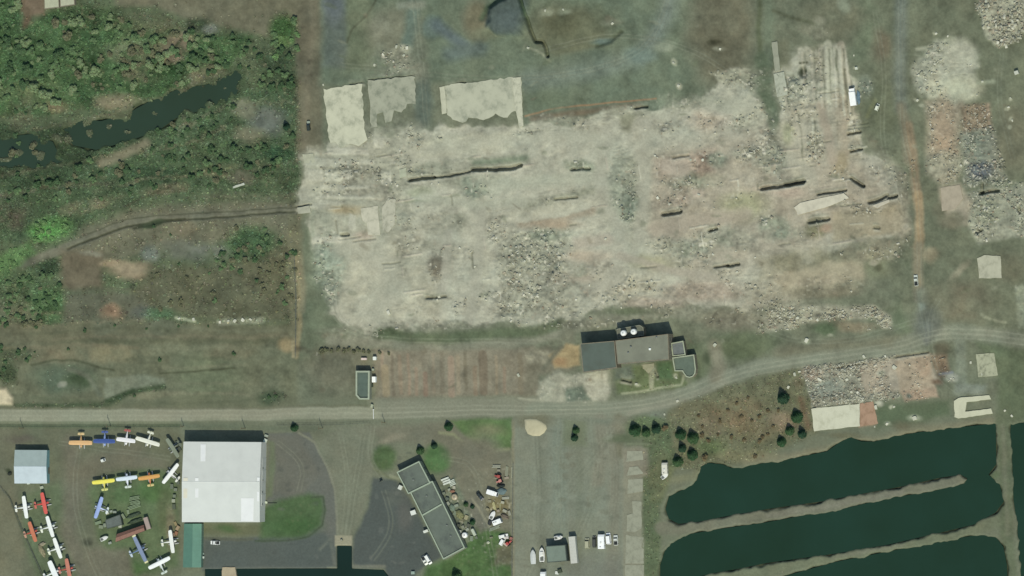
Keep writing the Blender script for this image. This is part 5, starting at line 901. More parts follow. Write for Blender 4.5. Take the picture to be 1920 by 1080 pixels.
# ================================================================ AIRCRAFT
def airplane(label, w0, w1, tail, wing, body=None, tailc=None, zw=3.1, chord=1.7, float_rgb=None, tips=None, group=None):
    """w0,w1: wing tips, tail: tailplane, on the survey grid; a high wing floatplane on its floats"""
    a = W(*w0, zw); b = W(*w1, zw); c = Vector(((a[0]+b[0])/2, (a[1]+b[1])/2)); tl = W(*tail, 2.0); tv = Vector((tl[0], tl[1]))
    sp = math.hypot(b[0]-a[0], b[1]-a[1]); wd = Vector((b[0]-a[0], b[1]-a[1])).normalized(); fw = Vector((-wd.y, wd.x))
    if (c-tv).dot(fw) < 0: fw = -fw
    ang = math.atan2(fw.y, fw.x); tlen = max(3.6, min(5.2, (c-tv).length)); body = body or wing; tailc = tailc or body
    z = 0.0; t = thing('floatplane', label, 'airplane', (c.x, c.y, z), ang, group); wm, bm, tm = paint(wing), paint(body), paint(tailc)
    # fuselage, x forward
    sec = []
    for x, hw, z0, z1 in ((2.35, .22, 1.95, 2.40), (2.2, .42, 1.75, 2.62), (1.2, .56, 1.55, 2.80), (.7, .60, 1.5, 3.02), (-.5, .60, 1.5, 3.06), (-1.5, .46, 1.62, 2.84), (-tlen+.6, .14, 2.0, 2.52), (-tlen-.35, .06, 2.12, 2.48)):
        r = [];
        for k in range(10):
            q = 2*math.pi*k/10; r.append((x, hw*math.copysign(abs(math.cos(q))**.7, math.cos(q)), (z0+z1)/2+(z1-z0)/2*math.copysign(abs(math.sin(q))**.7, math.sin(q))))
        sec.append(r)
    f = MB().loft(sec).build('fuselage', bm, t, True)
    MB().add([(1.30, -.44, 2.80), (1.30, .44, 2.80), (.78, .5, 3.06), (.78, -.5, 3.06), (1.34, -.5, 2.5), (1.34, .5, 2.5)], [(0, 1, 2, 3), (4, 5, 1, 0)]).build('windscreen', GLASS, f)
    for s in (-1, 1): MB().box(.1, s*.60, 2.62, 1.5, .05, .42).build('side_window', GLASS, f)
    # wing: aerofoil section, rounded tips
    ws = []
    for yf, ck, dz in ((-.5, .45, .10), (-.47, .86, .09), (-.30, 1, .05), (0, 1, 0), (.30, 1, .05), (.47, .86, .09), (.5, .45, .10)):
        y = yf*sp; ch = chord*ck; x0 = .35+chord*.38
        if ck < .9: x0 -= chord*(1-ck)*.35
        ws.append([(x0, y, zw+dz-.02), (x0-.12*ch, y, zw+dz+.10), (x0-.4*ch, y, zw+dz+.13), (x0-ch, y, zw+dz), (x0-.4*ch, y, zw+dz-.06)])
    wo = MB().loft(ws).build('wing', wm, t, False)
    for s in (-1, 1):
        MB().box(.35+chord*.38-chord*.86, s*sp*.34, zw+.075, .03, sp*.22, .02).build('aileron_gap', DARKM, wo)
        if tips: MB().rbox(.3, s*sp*.485, zw-.02, zw+.32, chord*.95, sp*.055, .1).build('wing_tip', paint(tips), wo)
        MB().cyl((.55, s*.55, 1.75), (.35, s*sp*.30, zw), .045, n=6).build('wing_strut', bm, t)
    tp = []
    for yf, ck in ((-.5, .5), (-.4, .9), (0, 1.0), (.4, .9), (.5, .5)):
        y = yf*3.3; x0 = -tlen+.55-(1-ck)*.35; ch = 1.15*ck; tp.append([(x0, y, 2.36), (x0-.3*ch, y, 2.43), (x0-ch, y, 2.36), (x0-.3*ch, y, 2.31)])
    MB().loft(tp).build('tailplane', tm, t)
    MB().loft([[(-tlen+.7, -.05, 2.45), (-tlen+.7, .05, 2.45), (-tlen-.55, .05, 2.45), (-tlen-.55, -.05, 2.45)], [(-tlen-.05, -.03, 3.45), (-tlen-.05, .03, 3.45), (-tlen-.6, .03, 3.45), (-tlen-.6, -.03, 3.45)]]).build('fin', tm, t)
    pr = MB()
    for s in (-1, 1): pr.loft([[(2.45, s*.05, 2.1), (2.49, s*.05, 2.1), (2.49, s*.05, 2.26), (2.45, s*.05, 2.26)], [(2.43, s*.6, 2.12), (2.47, s*.6, 2.16), (2.47, s*.6, 2.24), (2.43, s*.6, 2.2)], [(2.45, s*1.0, 2.16), (2.47, s*1.0, 2.16), (2.47, s*1.0, 2.21), (2.45, s*1.0, 2.21)]])
    pr.build('propeller', DARKM, t); MB().dome(0, 0, 0, .16, .3, 10).build('spinner', METAL, t).matrix_local = __import__('mathutils').Matrix.Translation((2.36, 0, 2.18)) @ __import__('mathutils').Matrix.Rotation(R(90), 4, 'Y')
    fm = paint(float_rgb or (176, 180, 176))
    for s in (-1, 1):
        fs = []
        for x, hw, z0, z1 in ((3.1, .05, .62, .72), (2.6, .24, .36, .82), (1.4, .34, .16, .86), (-.2, .34, .12, .82), (-.25, .32, .22, .82), (-1.6, .22, .42, .74), (-2.4, .07, .58, .70)):
            fs.append([(x, s*1.15, z0), (x, s*1.15+hw, (z0+z1)/2+.05), (x, s*1.15+hw*.8, z1), (x, s*1.15-hw*.8, z1), (x, s*1.15-hw, (z0+z1)/2+.05)])
        fo = MB().loft(fs).build('float', fm, t)
        st = MB(); st.cyl((1.2, s*1.1, .8), (.9, s*.5, 1.75), .05, n=6); st.cyl((-.6, s*1.1, .8), (-.5, s*.5, 1.7), .05, n=6); st.build('float_strut', METAL, fo)
    return t
PL = [
 ('orange tan floatplane at the left end of the top row', (129, 829.6), (173, 830), (151.7, 813.5), (226, 184, 130), (200, 160, 110), (214, 190, 140)),
 ('deep blue floatplane second in the top row, beside the orange tan one', (175, 826.5), (216, 827), (195, 810), (70, 92, 150), (140, 160, 205), (78, 96, 150)),
 ('white floatplane with a red tail, third in the top row', (218.4, 822.5), (254, 827), (238.5, 807), (238, 236, 236), (236, 234, 234), (168, 96, 88)),
 ('cream white floatplane with a tilted wing at the right end of the top row', (254.7, 820.5), (299.6, 834), (282, 811), (234, 234, 218), (228, 228, 212), (216, 218, 200)),
 ('bright yellow floatplane at the left of the second row', (172.8, 905.8), (215, 901), (196, 918), (236, 226, 96), (214, 206, 100), (204, 206, 130)),
 ('pale ice blue floatplane between the yellow and the orange one', (217.7, 899.7), (257.4, 895), (239, 913), (214, 226, 234), (220, 226, 238), (206, 216, 208)),
 ('orange floatplane with a red brown fuselage, right of the ice blue one', (259.4, 898.4), (299.7, 892.4), (281.5, 910), (212, 160, 90), (206, 126, 76), (206, 190, 130)),
 ('white floatplane parked slantwise against the hangar wall', (305.7, 906.5), (334.6, 870), (334.6, 897), (240, 242, 238), (226, 228, 224), (222, 224, 216)),
 ('drab grey green floatplane hard by the hangar corner', (313, 822), (335, 857), (333, 832), (134, 142, 122), (104, 112, 98), (110, 118, 102)),
 ('light blue floatplane with slanting wings south of the yellow one', (192, 932), (179, 972), (201.5, 957), (156, 176, 222), (196, 208, 232), (214, 222, 222)),
 ('steel blue floatplane with pale coloured wing tips beside the rusty red roof', (250, 1004.5), (274, 1055), (240, 1041.5), (132, 146, 172), (100, 122, 156), (190, 202, 212)),
 ('white floatplane with tail to the west near the green roofed shed', (318, 994), (324, 1037), (304.5, 1016), (238, 240, 232), (226, 228, 220), (220, 222, 208)),
 ('large white floatplane with broad wing at the bottom of the yard near the green roof', (279, 1066), (319, 1046), (309, 1073), (242, 246, 242), (220, 228, 222), (204, 214, 204)),
 ('white floatplane at the head of the western file, below the shed', (43.4, 930), (49.6, 972), (30.4, 953), (242, 246, 240), (222, 226, 222), (232, 234, 222)),
 ('scarlet floatplane just below the pale shed', (77.8, 923.7), (86, 963.7), (66.7, 948), (216, 100, 88), (200, 76, 70), (196, 110, 96)),
 ('white floatplane below the scarlet one', (87.4, 968), (99, 1007), (77.8, 992), (240, 244, 238), (220, 226, 220), (226, 230, 214)),
 ('rusty orange red floatplane in the western file', (54, 978.5), (66.7, 1016), (47.4, 1003), (200, 124, 92), (178, 82, 64), (190, 150, 126)),
 ('slim white floatplane lowest but one in the right hand file', (100.7, 1009), (114, 1047), (92, 1034), (242, 246, 238), (224, 228, 222), (228, 232, 212)),
 ('brick red floatplane cut by the bottom edge', (123.7, 1047.4), (131, 1085), (112, 1070), (196, 128, 106), (176, 84, 72), (190, 132, 116)),
 ('big white floatplane with a wide wing at the bottom left edge', (92, 1052), (110, 1094), (82, 1080), (240, 244, 242), (226, 230, 226), (226, 230, 226)),
]
for i, (lb_, a, b, tl, cw, cb, ct) in enumerate(PL):
    airplane(lb_, a, b, tl, cw, cb, ct, chord=2.6 if i == 19 else 2.05 if i in (0, 1, 12) else 1.92, tips=(222, 216, 168) if i == 10 else None)

# ---- vehicles and boats
box_truck('white box truck parked east of the rail ruins beside a blue tarpaulin', 1598.3, 181, R(98), (250, 250, 246), 8.6, 2.9, 2.7)
car('small white van beside the ruins, tilted off the box truck', 1644.6, 201, R(70), (222, 226, 206), 3.4, 1.7, 1.7, 'van', 'van', 'parked_van')
car('white pickup truck stopped on the dirt track in the east', 1717.5, 526, R(95), (206, 212, 200), 5.2, 2.0, 1.8, 'pickup', 'pickup truck', 'pickup_truck')
car('white pickup on the black apron south of the hangar', 403.5, 1017.5, R(178), (236, 240, 238), 4.6, 1.9, 1.7, 'pickup', 'pickup truck', 'pickup_truck')
boat('light grey boat under a fitted cover at the left of the parking strip', 1000, 1044, R(93), (196, 200, 196), 6.8, 2.7, cover=(200, 204, 200))
boat('white cabin boat with a dark windscreen beside the workshop', 1016.5, 1040, R(91), (244, 246, 244), 6.6, 2.6)
motorhome('white motorhome cut by the bottom edge below the boats', 1018, 1085, R(91), (246, 248, 246), 7.0, 2.6, 2.8)
boat('white boat lying in the shade behind the workshop roof', 1047.5, 1008, R(10), (240, 242, 244), 4.2, 1.9, cabin=True)
trailer('long light grey semi trailer standing slantwise east of the workshop', 1074.8, 1031, pxang(1077, 1055, 1072.5, 1006), (196, 196, 186), 12.6, 3.2, 3.6)
car('small beige van left of the dark one in the vehicle row', 1101, 1019, R(91), (172, 172, 144), 4.8, 2.4, 1.9, 'van', 'van', 'parked_van')
car('dark van between the beige van and the tall white motorhome', 1114.5, 1016, R(91), (74, 76, 70), 5.4, 2.0, 1.9, 'van', 'van', 'parked_van')
motorhome('tall white motorhome in the vehicle row, widest of its row', 1127, 1015, R(91), (250, 252, 250), 7.0, 3.1, 3.0)
car('white van right of the tall motorhome', 1141, 1010, R(96), (246, 248, 246), 5.4, 2.4, 2.4, 'van', 'van', 'parked_van')
car('pale grey pickup at the right end of the vehicle row', 1154.5, 1013, R(93), (214, 218, 210), 4.8, 2.2, 1.8, 'pickup', 'pickup truck', 'pickup_truck')
motorhome('cream caravan with a stained roof beside the round trees', 1246, 878, R(92), (214, 212, 196), 5.8, 2.8, 2.5, 'caravan', 'caravan')
boat('small pale boat just below the cream caravan', 1247, 892.5, R(35), (206, 208, 192), 4.0, 2.1, cabin=False)
box_truck('white box truck in the equipment yard, tilted beside a blue tarpaulin', 923, 924.5, R(-17), (246, 246, 244), 5.6, 2.2, 2.6)
car('black car parked at the west edge of the equipment yard', 900, 930, R(-52), (44, 52, 48), 4.5, 1.85, 1.5)
boat('white boat in the middle of the equipment yard', 924, 966, R(60), (244, 244, 242), 4.2, 2.2, cabin=False)
motorhome('white camper trailer just below the yard boat', 932, 978.5, R(22), (246, 248, 246), 4.4, 2.3, 2.4, 'camper_trailer', 'camper')
car('dark car in the narrow gap beside the white camper trailer', 920, 978, R(60), (60, 62, 58), 3.6, 1.7, 1.4)
car('white car at the lower corner of the equipment yard', 944, 1005.5, R(12), (238, 240, 234), 4.6, 1.9, 1.5)
car('white van nose to the red tractor at the lower corner of the yard', 942, 1015, R(60), (236, 238, 234), 4.2, 2.0, 1.9, 'van', 'van', 'parked_van')
def tractor(label, px, py, ang, rgb):
    p = W(px, py, 1.0); t = thing('tractor', label, 'tractor', (p[0], p[1], gz(px, py)), ang); m = paint(rgb)
    MB().rbox(.85, 0, .7, 1.45, 1.7, .75, .12).build('bonnet', m, t); MB().box(-.6, 0, .85, 1.3, .9, .35).build('chassis', DARKM, t); MB().rbox(-.55, 0, 1.0, 2.4, 1.1, 1.2, .15).build('cab', m, t); MB().rbox(-.55, 0, 2.38, 2.52, 1.35, 1.4, .1).build('roof', m, t)
    for s in (-1, 1):
        wheel(t, -.7, s*.85, .75, .4); wheel(t, 1.2, s*.7, .42, .28); MB().box(-.55, s*.61, 1.8, .8, .03, .7).build('side_window', GLASS, t)
    MB().cyl((1.2, .25, 1.4), (1.2, .25, 2.1), .05).build('exhaust_pipe', DARKM, t)
tractor('red tractor beside a row of pale beams at the top of the equipment yard', 934, 893, R(170), (168, 84, 74)); tractor('faded red tractor with a pinkish roof below the first red tractor', 937, 902, R(200), (196, 134, 122)); tractor('red tractor in the lower corner of the yard next to the white van', 954, 1018, R(40), (178, 80, 72))
car('white pickup half hidden at the foot of the long slanting building', 796, 1051, R(-58), (232, 234, 222), 4.6, 2.0, 1.7, 'pickup', 'pickup truck', 'pickup_truck'); car('white van right beside the pickup at the foot of the long slanting building', 803, 1049, R(-58), (240, 242, 236), 4.8, 2.0, 2.0, 'van', 'van', 'parked_van')
boat('small white boat near the rusty red shed in the plane yard', 196, 1009.5, R(24), (206, 216, 202), 4.2, 1.9, cabin=False)
trailer('short dusty pink trailer at the east end of the dark sheds', 276, 981, R(-72), (168, 152, 142), 5.8, 2.2, 2.4, 'cargo_trailer', 'trailer', 1, False)
car('tiny white cart alone on the yard below the top row of planes', 193.5, 863, R(20), (230, 234, 226), 2.4, 1.5, 1.6, 'van', 'cart', 'utility_cart')
car('dark car beside a small dark vehicle at the boundary strip', 578, 237, R(95), (50, 58, 50), 4.2, 1.8, 1.5); 

# ---- sheds, boxes, heaps
def crate(label, px, py, ang, rgb, sx, sy, sz, name='crate', cat='crate', group=None, lid=True):
    p = W(px, py, sz); o = thing(name, label, cat, (p[0], p[1], gz(px, py)), ang, group); m = mat('crate %d %d %d' % rgb, rgb, .75, 0, .07, 1.2)
    MB().box(0, 0, sz/2-.1, sx, sy, sz+.1).build('box_body', m, o)
    if lid: MB().rbox(0, 0, sz-.05, sz+.08, sx*1.04, sy*1.04, .06).build('lid', m, o)
    rb = MB()
    for s in (-1, 1): rb.box(0, s*(sy/2+.02), sz*.5, sx*.08, .05, sz*.9); rb.box(sx*.4, s*(sy/2+.02), sz*.5, sx*.08, .05, sz*.9); rb.box(-sx*.4, s*(sy/2+.02), sz*.5, sx*.08, .05, sz*.9)
    rb.build('batten', m, o); return o
def tarp(label, px, py, ang, rgb, sx, sy, h, name='tarpaulin_heap', cat='tarpaulin', group=None):
    p = W(px, py, h*.5); g = []; n = 14; ph = random.random()*6
    for k, z in ((1, -.1), (.92, h*.45), (.72, h*.8), (.35, h)):
        g.append([(sx/2*k*math.cos(2*math.pi*i/n)*(1+.12*math.sin(i*2.3+ph)), sy/2*k*math.sin(2*math.pi*i/n)*(1+.12*math.cos(i*1.7+ph)), z+.1*math.sin(i*3.1+ph)*(k < 1)) for i in range(n)])
    o = MB().loft(g).build(name, mat('tarp %d %d %d' % rgb, rgb, .8, 0, .1, .8), None); o.location = (p[0], p[1], gz(px, py)); o.rotation_euler = (0, 0, ang); return tag(o, label, cat, group)
def beams(label, px, py, ang, rgb, L, n=4, wd=.3, gap=.38, h=.5, name='beam_stack', cat='beams'):
    p = W(px, py, h); t = thing(name, label, cat, (p[0], p[1], gz(px, py)), ang); m = mat('beam %d %d %d' % rgb, rgb, .8, 0, .1, 1)
    for k in range(n): MB().box(random.uniform(-.3, .3), (k-(n-1)/2)*gap, .15+h/2, L*random.uniform(.9, 1), wd, h).build('beam', m, t)
    for x in (-L*.3, L*.3): MB().box(x, 0, .05, .2, n*gap, .2).build('bearer', WOODM, t)
    return t
def tank(label, px, py, rgb, r, h, name='storage_tank', cat='tank'):
    p = W(px, py, h); t = thing(name, label, cat, (p[0], p[1], gz(px, py))); m = paint(rgb); MB().cyl((0, 0, -.1), (0, 0, h), r, n=18).build('tank_body', m, t, False); MB().dome(0, 0, h, r, r*.3, 18).build('tank_roof', m, t, True); MB().cyl((0, 0, h+r*.25), (0, 0, h+r*.25+.25), r*.2).build('hatch', METAL, t)
crate('bright white site cabin on the gatehouse side of the striped plot', 700.5, 711.5, R(90), (248, 250, 246), 2.6, 1.7, 2.3, 'site_cabin', 'cabin'); crate('small white cabin north east of the gatehouse', 702, 672, R(90), (228, 232, 222), 1.6, 1.5, 1.9, 'site_cabin', 'cabin'); crate('pinkish white cabinet behind the gatehouse', 682, 673, 0, (214, 196, 186), 2.6, 1.0, 1.4, 'cabinet', 'cabinet')
crate('pale cabinet standing beside the gatehouse door', 699, 693, 0, (160, 168, 146), 1.0, .9, 1.3, 'cabinet', 'cabinet'); crate('pale cabinet on the verge south of the gatehouse', 697, 761, R(80), (168, 174, 150), 1.5, 1.0, 1.3, 'cabinet', 'cabinet'); crate('dark cabinet tucked behind the bright white site cabin', 696.5, 723, R(90), (62, 72, 58), 1.4, 1.0, 1.1, 'cabinet', 'cabinet')
crate('white waste skip nearest the top of the long slanting building', 750, 914, R(65), (206, 210, 200), 2.0, 1.7, 1.7, 'waste_skip', 'skip'); crate('white waste skip half way along the long slanting building', 774.5, 961, R(20), (220, 224, 216), 2.5, 2.0, 1.8, 'waste_skip', 'skip'); crate('white entrance canopy box against the long slanting building', 798, 996, R(22), (216, 220, 210), 2.3, 1.1, 2.4, 'entrance_porch', 'porch')
crate('lone white tank box casting a dark shadow at the north east edge', 1905.5, 136, R(20), (190, 192, 176), 1.9, 1.6, 1.9, 'utility_box', 'box'); crate('small white box north of the box truck by the rail ruins', 1605.5, 128, R(10), (202, 206, 188), 1.2, 1.2, .9, 'utility_box', 'box')
crate('pale stone coloured box in the field above the boundary strip', 578, 229, R(5), (150, 160, 144), 1.4, 1.0, 1.0, 'utility_box', 'box')
tank('round white tank beside the long slanting building', 870.7, 1003.5, (246, 248, 246), 1.35, 2.0); tank('tan water tank in the clutter behind the long slanting building', 852, 932, (176, 164, 136), 1.5, 1.6); crate('pale upright container at the lower end of the clutter', 888, 998, R(-62), (182, 190, 170), 3.2, 1.3, 1.8, 'container', 'container')
beams('white boat racks at the top of the clutter behind the long building', 836, 902, R(20), (206, 212, 200), 4.2, 3, .8, 1.1, .8); beams('second pale rack right of the white boat racks', 848, 905, R(25), (188, 196, 180), 3.0, 4, .5, .7, .8)
beams('three pale beams lying level above the red tractor', 931, 874.5, R(0), (162, 164, 146), 4.2, 3, .35, .5, .5); beams('pale upright lying beams east of the red tractor', 950.5, 884, R(85), (150, 154, 132), 5.0, 3, .3, .45, .4); beams('pale beams along the yard fence east of the tractors', 960.5, 885, R(90), (158, 160, 138), 5.0, 2, .3, .5, .4)
beams('yellowish planks lying in the middle of the yard', 927, 949, R(-75), (190, 184, 136), 4.0, 3, .3, .4, .4); beams('dull planks right of the yellowish planks', 938, 950, R(88), (150, 148, 112), 3.6, 2, .3, .4, .3); beams('pale pipes above the planks beside the blue tarpaulin', 947, 934, R(5), (176, 178, 160), 3.6, 3, .3, .4, .4); beams('grey boards along the lower edge of the yard below the camper', 928, 990, R(20), (136, 144, 126), 5.6, 3, .4, .5, .3)
tarp('blue grey tarpaulin heap east of the white box truck in the yard', 940, 921, R(5), (98, 116, 116), 5.2, 3.4, 1.2); tarp('low dark mound below the faded red tractor', 939, 911, R(4), (46, 54, 50), 4.2, 1.6, 1.5); tarp('blue tarpaulin heap on the east side of the large white box truck', 1609, 182, R(95), (104, 126, 138), 7.2, 2.0, .9)  # the middle heap is a low near-black mound
tarp('brown grey tarpaulin heap right of the yard camper', 946, 968, R(-30), (116, 106, 92), 4.4, 2.2, 1.2); tarp('olive tarpaulin heap in the clutter behind the long building', 862, 965, R(-60), (128, 130, 92), 5.4, 3.4, 1.3); tarp('green grey tarpaulin heap near the tan water tank', 848, 952, R(-60), (112, 128, 112), 4.0, 3.0, 1.1); tarp('rusty heap of scrap above the tan water tank', 848, 921, R(0), (150, 112, 92), 2.6, 1.6, 1.0, 'scrap_heap', 'scrap'); tarp('pale boulder heap at the south end of the yard', 915, 1017, 0, (192, 196, 172), 1.7, 1.5, .9, 'boulder', 'boulder')
tarp('tan canvas covered hull between the two western files of planes', 78, 1032, R(-65), (144, 138, 110), 7.0, 2.6, 1.3, 'covered_hull', 'hull'); tarp('beige canvas heap above the covered hull', 79, 1020, R(20), (150, 144, 122), 3.4, 2.0, 1.0); tarp('dark tyre heap west of the pale shed', 18, 888, R(30), (48, 54, 46), 2.4, 1.8, .8, 'tyre_heap', 'tyres')
CLUT = [(184, 980, 3.0, 1.4, (122, 138, 110)), (189, 988, 2.2, 1.6, (126, 136, 112)), (225, 987, 1.5, 1.3, (176, 182, 166)), (206, 1018, 1.6, 1.0, (150, 158, 146)), (201, 962, 1.4, 1.0, (200, 204, 186)), (208, 959, 1.4, 1.0, (150, 160, 146)), (215, 960, 1.6, 1.0, (140, 150, 136)), (196, 985, 1.3, 1.8, (134, 144, 126)), (231, 968, 1.2, 2.4, (128, 140, 114)), (240, 960, 1.2, 2.0, (124, 138, 110)), (53, 906, 1.3, 1.0, (206, 212, 200)), (78, 914, 1.7, 1.3, (166, 172, 152)), (327, 930, 1.4, 1.4, (118, 128, 110)), (325, 939, 1.6, 1.6, (160, 166, 146)), (322, 912, 1.4, 2.2, (106, 116, 100)), (329, 918, 1.6, 1.4, (120, 128, 112)), (334, 905, 1.4, 1.6, (96, 104, 92)), (326, 950, 1.6, 2.4, (86, 94, 78)), (324, 1003, 2.0, 1.6, (130, 112, 92)), (329, 982, 1.2, 2.0, (146, 132, 96)), (333, 990, 1.4, 2.2, (158, 140, 112)), (330, 1000, 1.4, 1.8, (150, 112, 84)), (331, 832, 1.2, 2.4, (84, 92, 80)), (336, 842, 1.6, 1.4, (76, 84, 72)),
 (832, 925, 1.3, 1.1, (120, 128, 112)), (838, 935, 1.6, 1.2, (96, 106, 96)), (842, 918, 1.2, 1.0, (150, 156, 138)), (851, 914, 1.4, 1.4, (170, 168, 148)), (840, 944, 1.4, 1.6, (148, 154, 138)), (856, 948, 2.0, 1.2, (138, 148, 130)), (853, 962, 1.4, 2.0, (120, 132, 112)), (866, 975, 1.8, 1.4, (112, 112, 88)), (874, 970, 1.6, 2.0, (156, 152, 120)), (878, 985, 1.4, 1.4, (92, 96, 84)), (868, 988, 1.3, 1.3, (136, 140, 122)), (876, 993, 1.6, 1.2, (152, 158, 142)), (862, 997, 1.4, 1.6, (168, 172, 158)), (884, 1010, 1.4, 2.4, (126, 138, 118)), (893, 1008, 1.2, 1.2, (106, 116, 98)), (860, 985, 1.2, 1.2, (78, 84, 72)), (935, 882, 1.5, 1.0, (140, 136, 118)), (950, 896, 2.2, 1.0, (150, 142, 124)), (942, 942, 1.5, 1.2, (168, 168, 146)), (946, 958, 2.0, 1.2, (158, 158, 140)), (955, 962, 1.2, 2.2, (146, 146, 128)), (918, 940, 1.6, 1.2, (136, 134, 112)), (914, 955, 1.4, 1.2, (140, 136, 110)), (934, 958, 1.4, 1.2, (150, 140, 120)), (950, 1008, 1.6, 1.2, (202, 196, 188)), (958, 1010, 1.4, 1.4, (160, 110, 98)), (948, 1021, 1.8, 1.0, (190, 172, 160)), (921, 1008, 1.6, .8, (120, 124, 100)), (774, 1074, 1.6, 1.3, (150, 168, 156)), (498.5, 942, 1.2, 1.0, (196, 204, 180)), (380, 1045, 1.2, 1.0, (200, 210, 200)), (379, 1038, 1.6, .8, (150, 166, 156)), (497, 826, 1.4, 1.6, (206, 212, 196)), (499, 817, 1.6, 1.0, (160, 168, 152)), (640, 1013, 1.0, .8, (150, 150, 130)), (1044, 1074, 1.6, 1.4, (214, 218, 210)), (1049, 1071, 2.0, 1.6, (70, 80, 62))]
for k, (x, y, sx, sy, c_) in enumerate(CLUT):
    zone = 'parked planes' if x < 345 else 'long slanting building' if 820 < x < 900 else 'equipment yard fence' if 900 < x < 970 else 'paved apron'
    tone = 'pale' if sum(c_) > 450 else 'dull grey' if sum(c_) > 345 else 'dark'
    crate('%s box among the stored clutter near the %s' % (tone, zone), x, y, random.uniform(-.6, .6), c_, sx, sy, random.uniform(.6, 1.3), 'storage_box', 'box', 'loose storage boxes by the %s, %s' % (zone, tone), lid=k % 2 == 0)
for k, (x, y, L, a) in enumerate(((252, 934, 5.4, 10), (253, 942, 5.0, 12), (252, 950, 6.5, 18))):
    beams('%s slatted pallet row in the grass of the plane yard' % ('uppermost', 'middle', 'lowest and longest')[k], x, y, R(a), (132, 150, 118), L, 3, .35, .6, .5, 'pallet_row', 'pallets')
for k, (x, y) in enumerate(((250, 966), (253, 977))): tarp('%s long dark green tarpaulin east of the dark grey tool shed' % ('upper', 'lower')[k], x, y, R(20), (66, 80, 62), 7.8, 2.0, 1.2)
# lone dark post lying by hangar
po = MB().cyl((0, 0, .2), (4.6, 0, .2), .12).build('steel_post', DARKM); p_ = W(502, 943); po.location = (p_[0], p_[1], 0); tag(po, 'dark steel post lying on the paving east of the white hangar', 'post')

# ---- poles along the road
POLES = [(44, 803, 7), (208, 799, 7.6), (345, 799, 5.5), (460, 803, 7.2), (605, 803, 7.2), (722, 792, 6)]
for x, y, h in POLES:
    p = W(x, y); t = thing('utility_pole', 'slim timber pole on the south verge of the gravel road', 'pole', (p[0], p[1], 0), 0, 'poles along the gravel road'); MB().cyl((0, 0, -.3), (0, 0, h), .16, .11, 10).build('shaft', WOODM, t)
    MB().box(0, 0, h-.6, .12, 1.9, .14).build('crossarm', WOODM, t)
    for s in (-1, 0, 1): MB().cyl((0, s*.8, h-.53), (0, s*.8, h-.28), .05, n=8).build('insulator', METAL, t)
p = W(701, 768); t = thing('barrier_gate', 'white striped barrier arm across the gravel road by the gatehouse', 'barrier', (p[0], p[1], 0), R(-88)); MB().rbox(0, 0, 0, 1.1, .45, .4, .06).build('housing', WHITE, t); MB().box(2.3, 0, 1.0, 4.2, .22, .12).build('barrier_arm', WHITE, t); MB().box(-.5, 0, 1.0, .6, .3, .3).build('counterweight', DARKM, t)
# ---- fences
def fence(label, pts, h=1.8, sp=3.0):
    a = W(*pts[0]); t = thing('wire_fence', label, 'fence', (a[0], a[1], 0)); posts = MB(); rails = MB(); wires = MB()
    q = [W(*p) for p in pts]
    for p0, p1 in zip(q, q[1:]):
        L = math.hypot(p1[0]-p0[0], p1[1]-p0[1]); n = max(1, int(L/sp))
        for i in range(n+1):
            f = i/n; x = p0[0]+(p1[0]-p0[0])*f-a[0]; y = p0[1]+(p1[1]-p0[1])*f-a[1]; MB().cyl((x, y, -.4), (x, y, h), .04, n=6).build('post', METAL, t)
        for z in (h-.05, .1): rails.cyl((p0[0]-a[0], p0[1]-a[1], z), (p1[0]-a[0], p1[1]-a[1], z), .025, n=5)
        for k in range(1, 12): wires.cyl((p0[0]-a[0], p0[1]-a[1], h*k/12), (p1[0]-a[0], p1[1]-a[1], h*k/12), .006, n=3)
    rails.build('rail', METAL, t); wires.build('wire_mesh', METAL, t); return t
fence('long wire fence between the gravel road and the plane yard', [(-20, 800), (150, 800), (343, 800)]); fence('wire fence along the verge from the hangar to the gatehouse barrier', [(520, 797), (620, 797), (695, 793)]); fence('wire fence around the western side of the parked planes', [(-5, 905), (20, 935), (42, 990), (66, 1045), (92, 1100)]); fence('wire fence between the equipment yard and the parking strip', [(963, 868), (962, 960), (961, 1090)]); fence('wire fence on the boundary west of the cleared field', [(553, 480), (556, 560), (555, 670)])
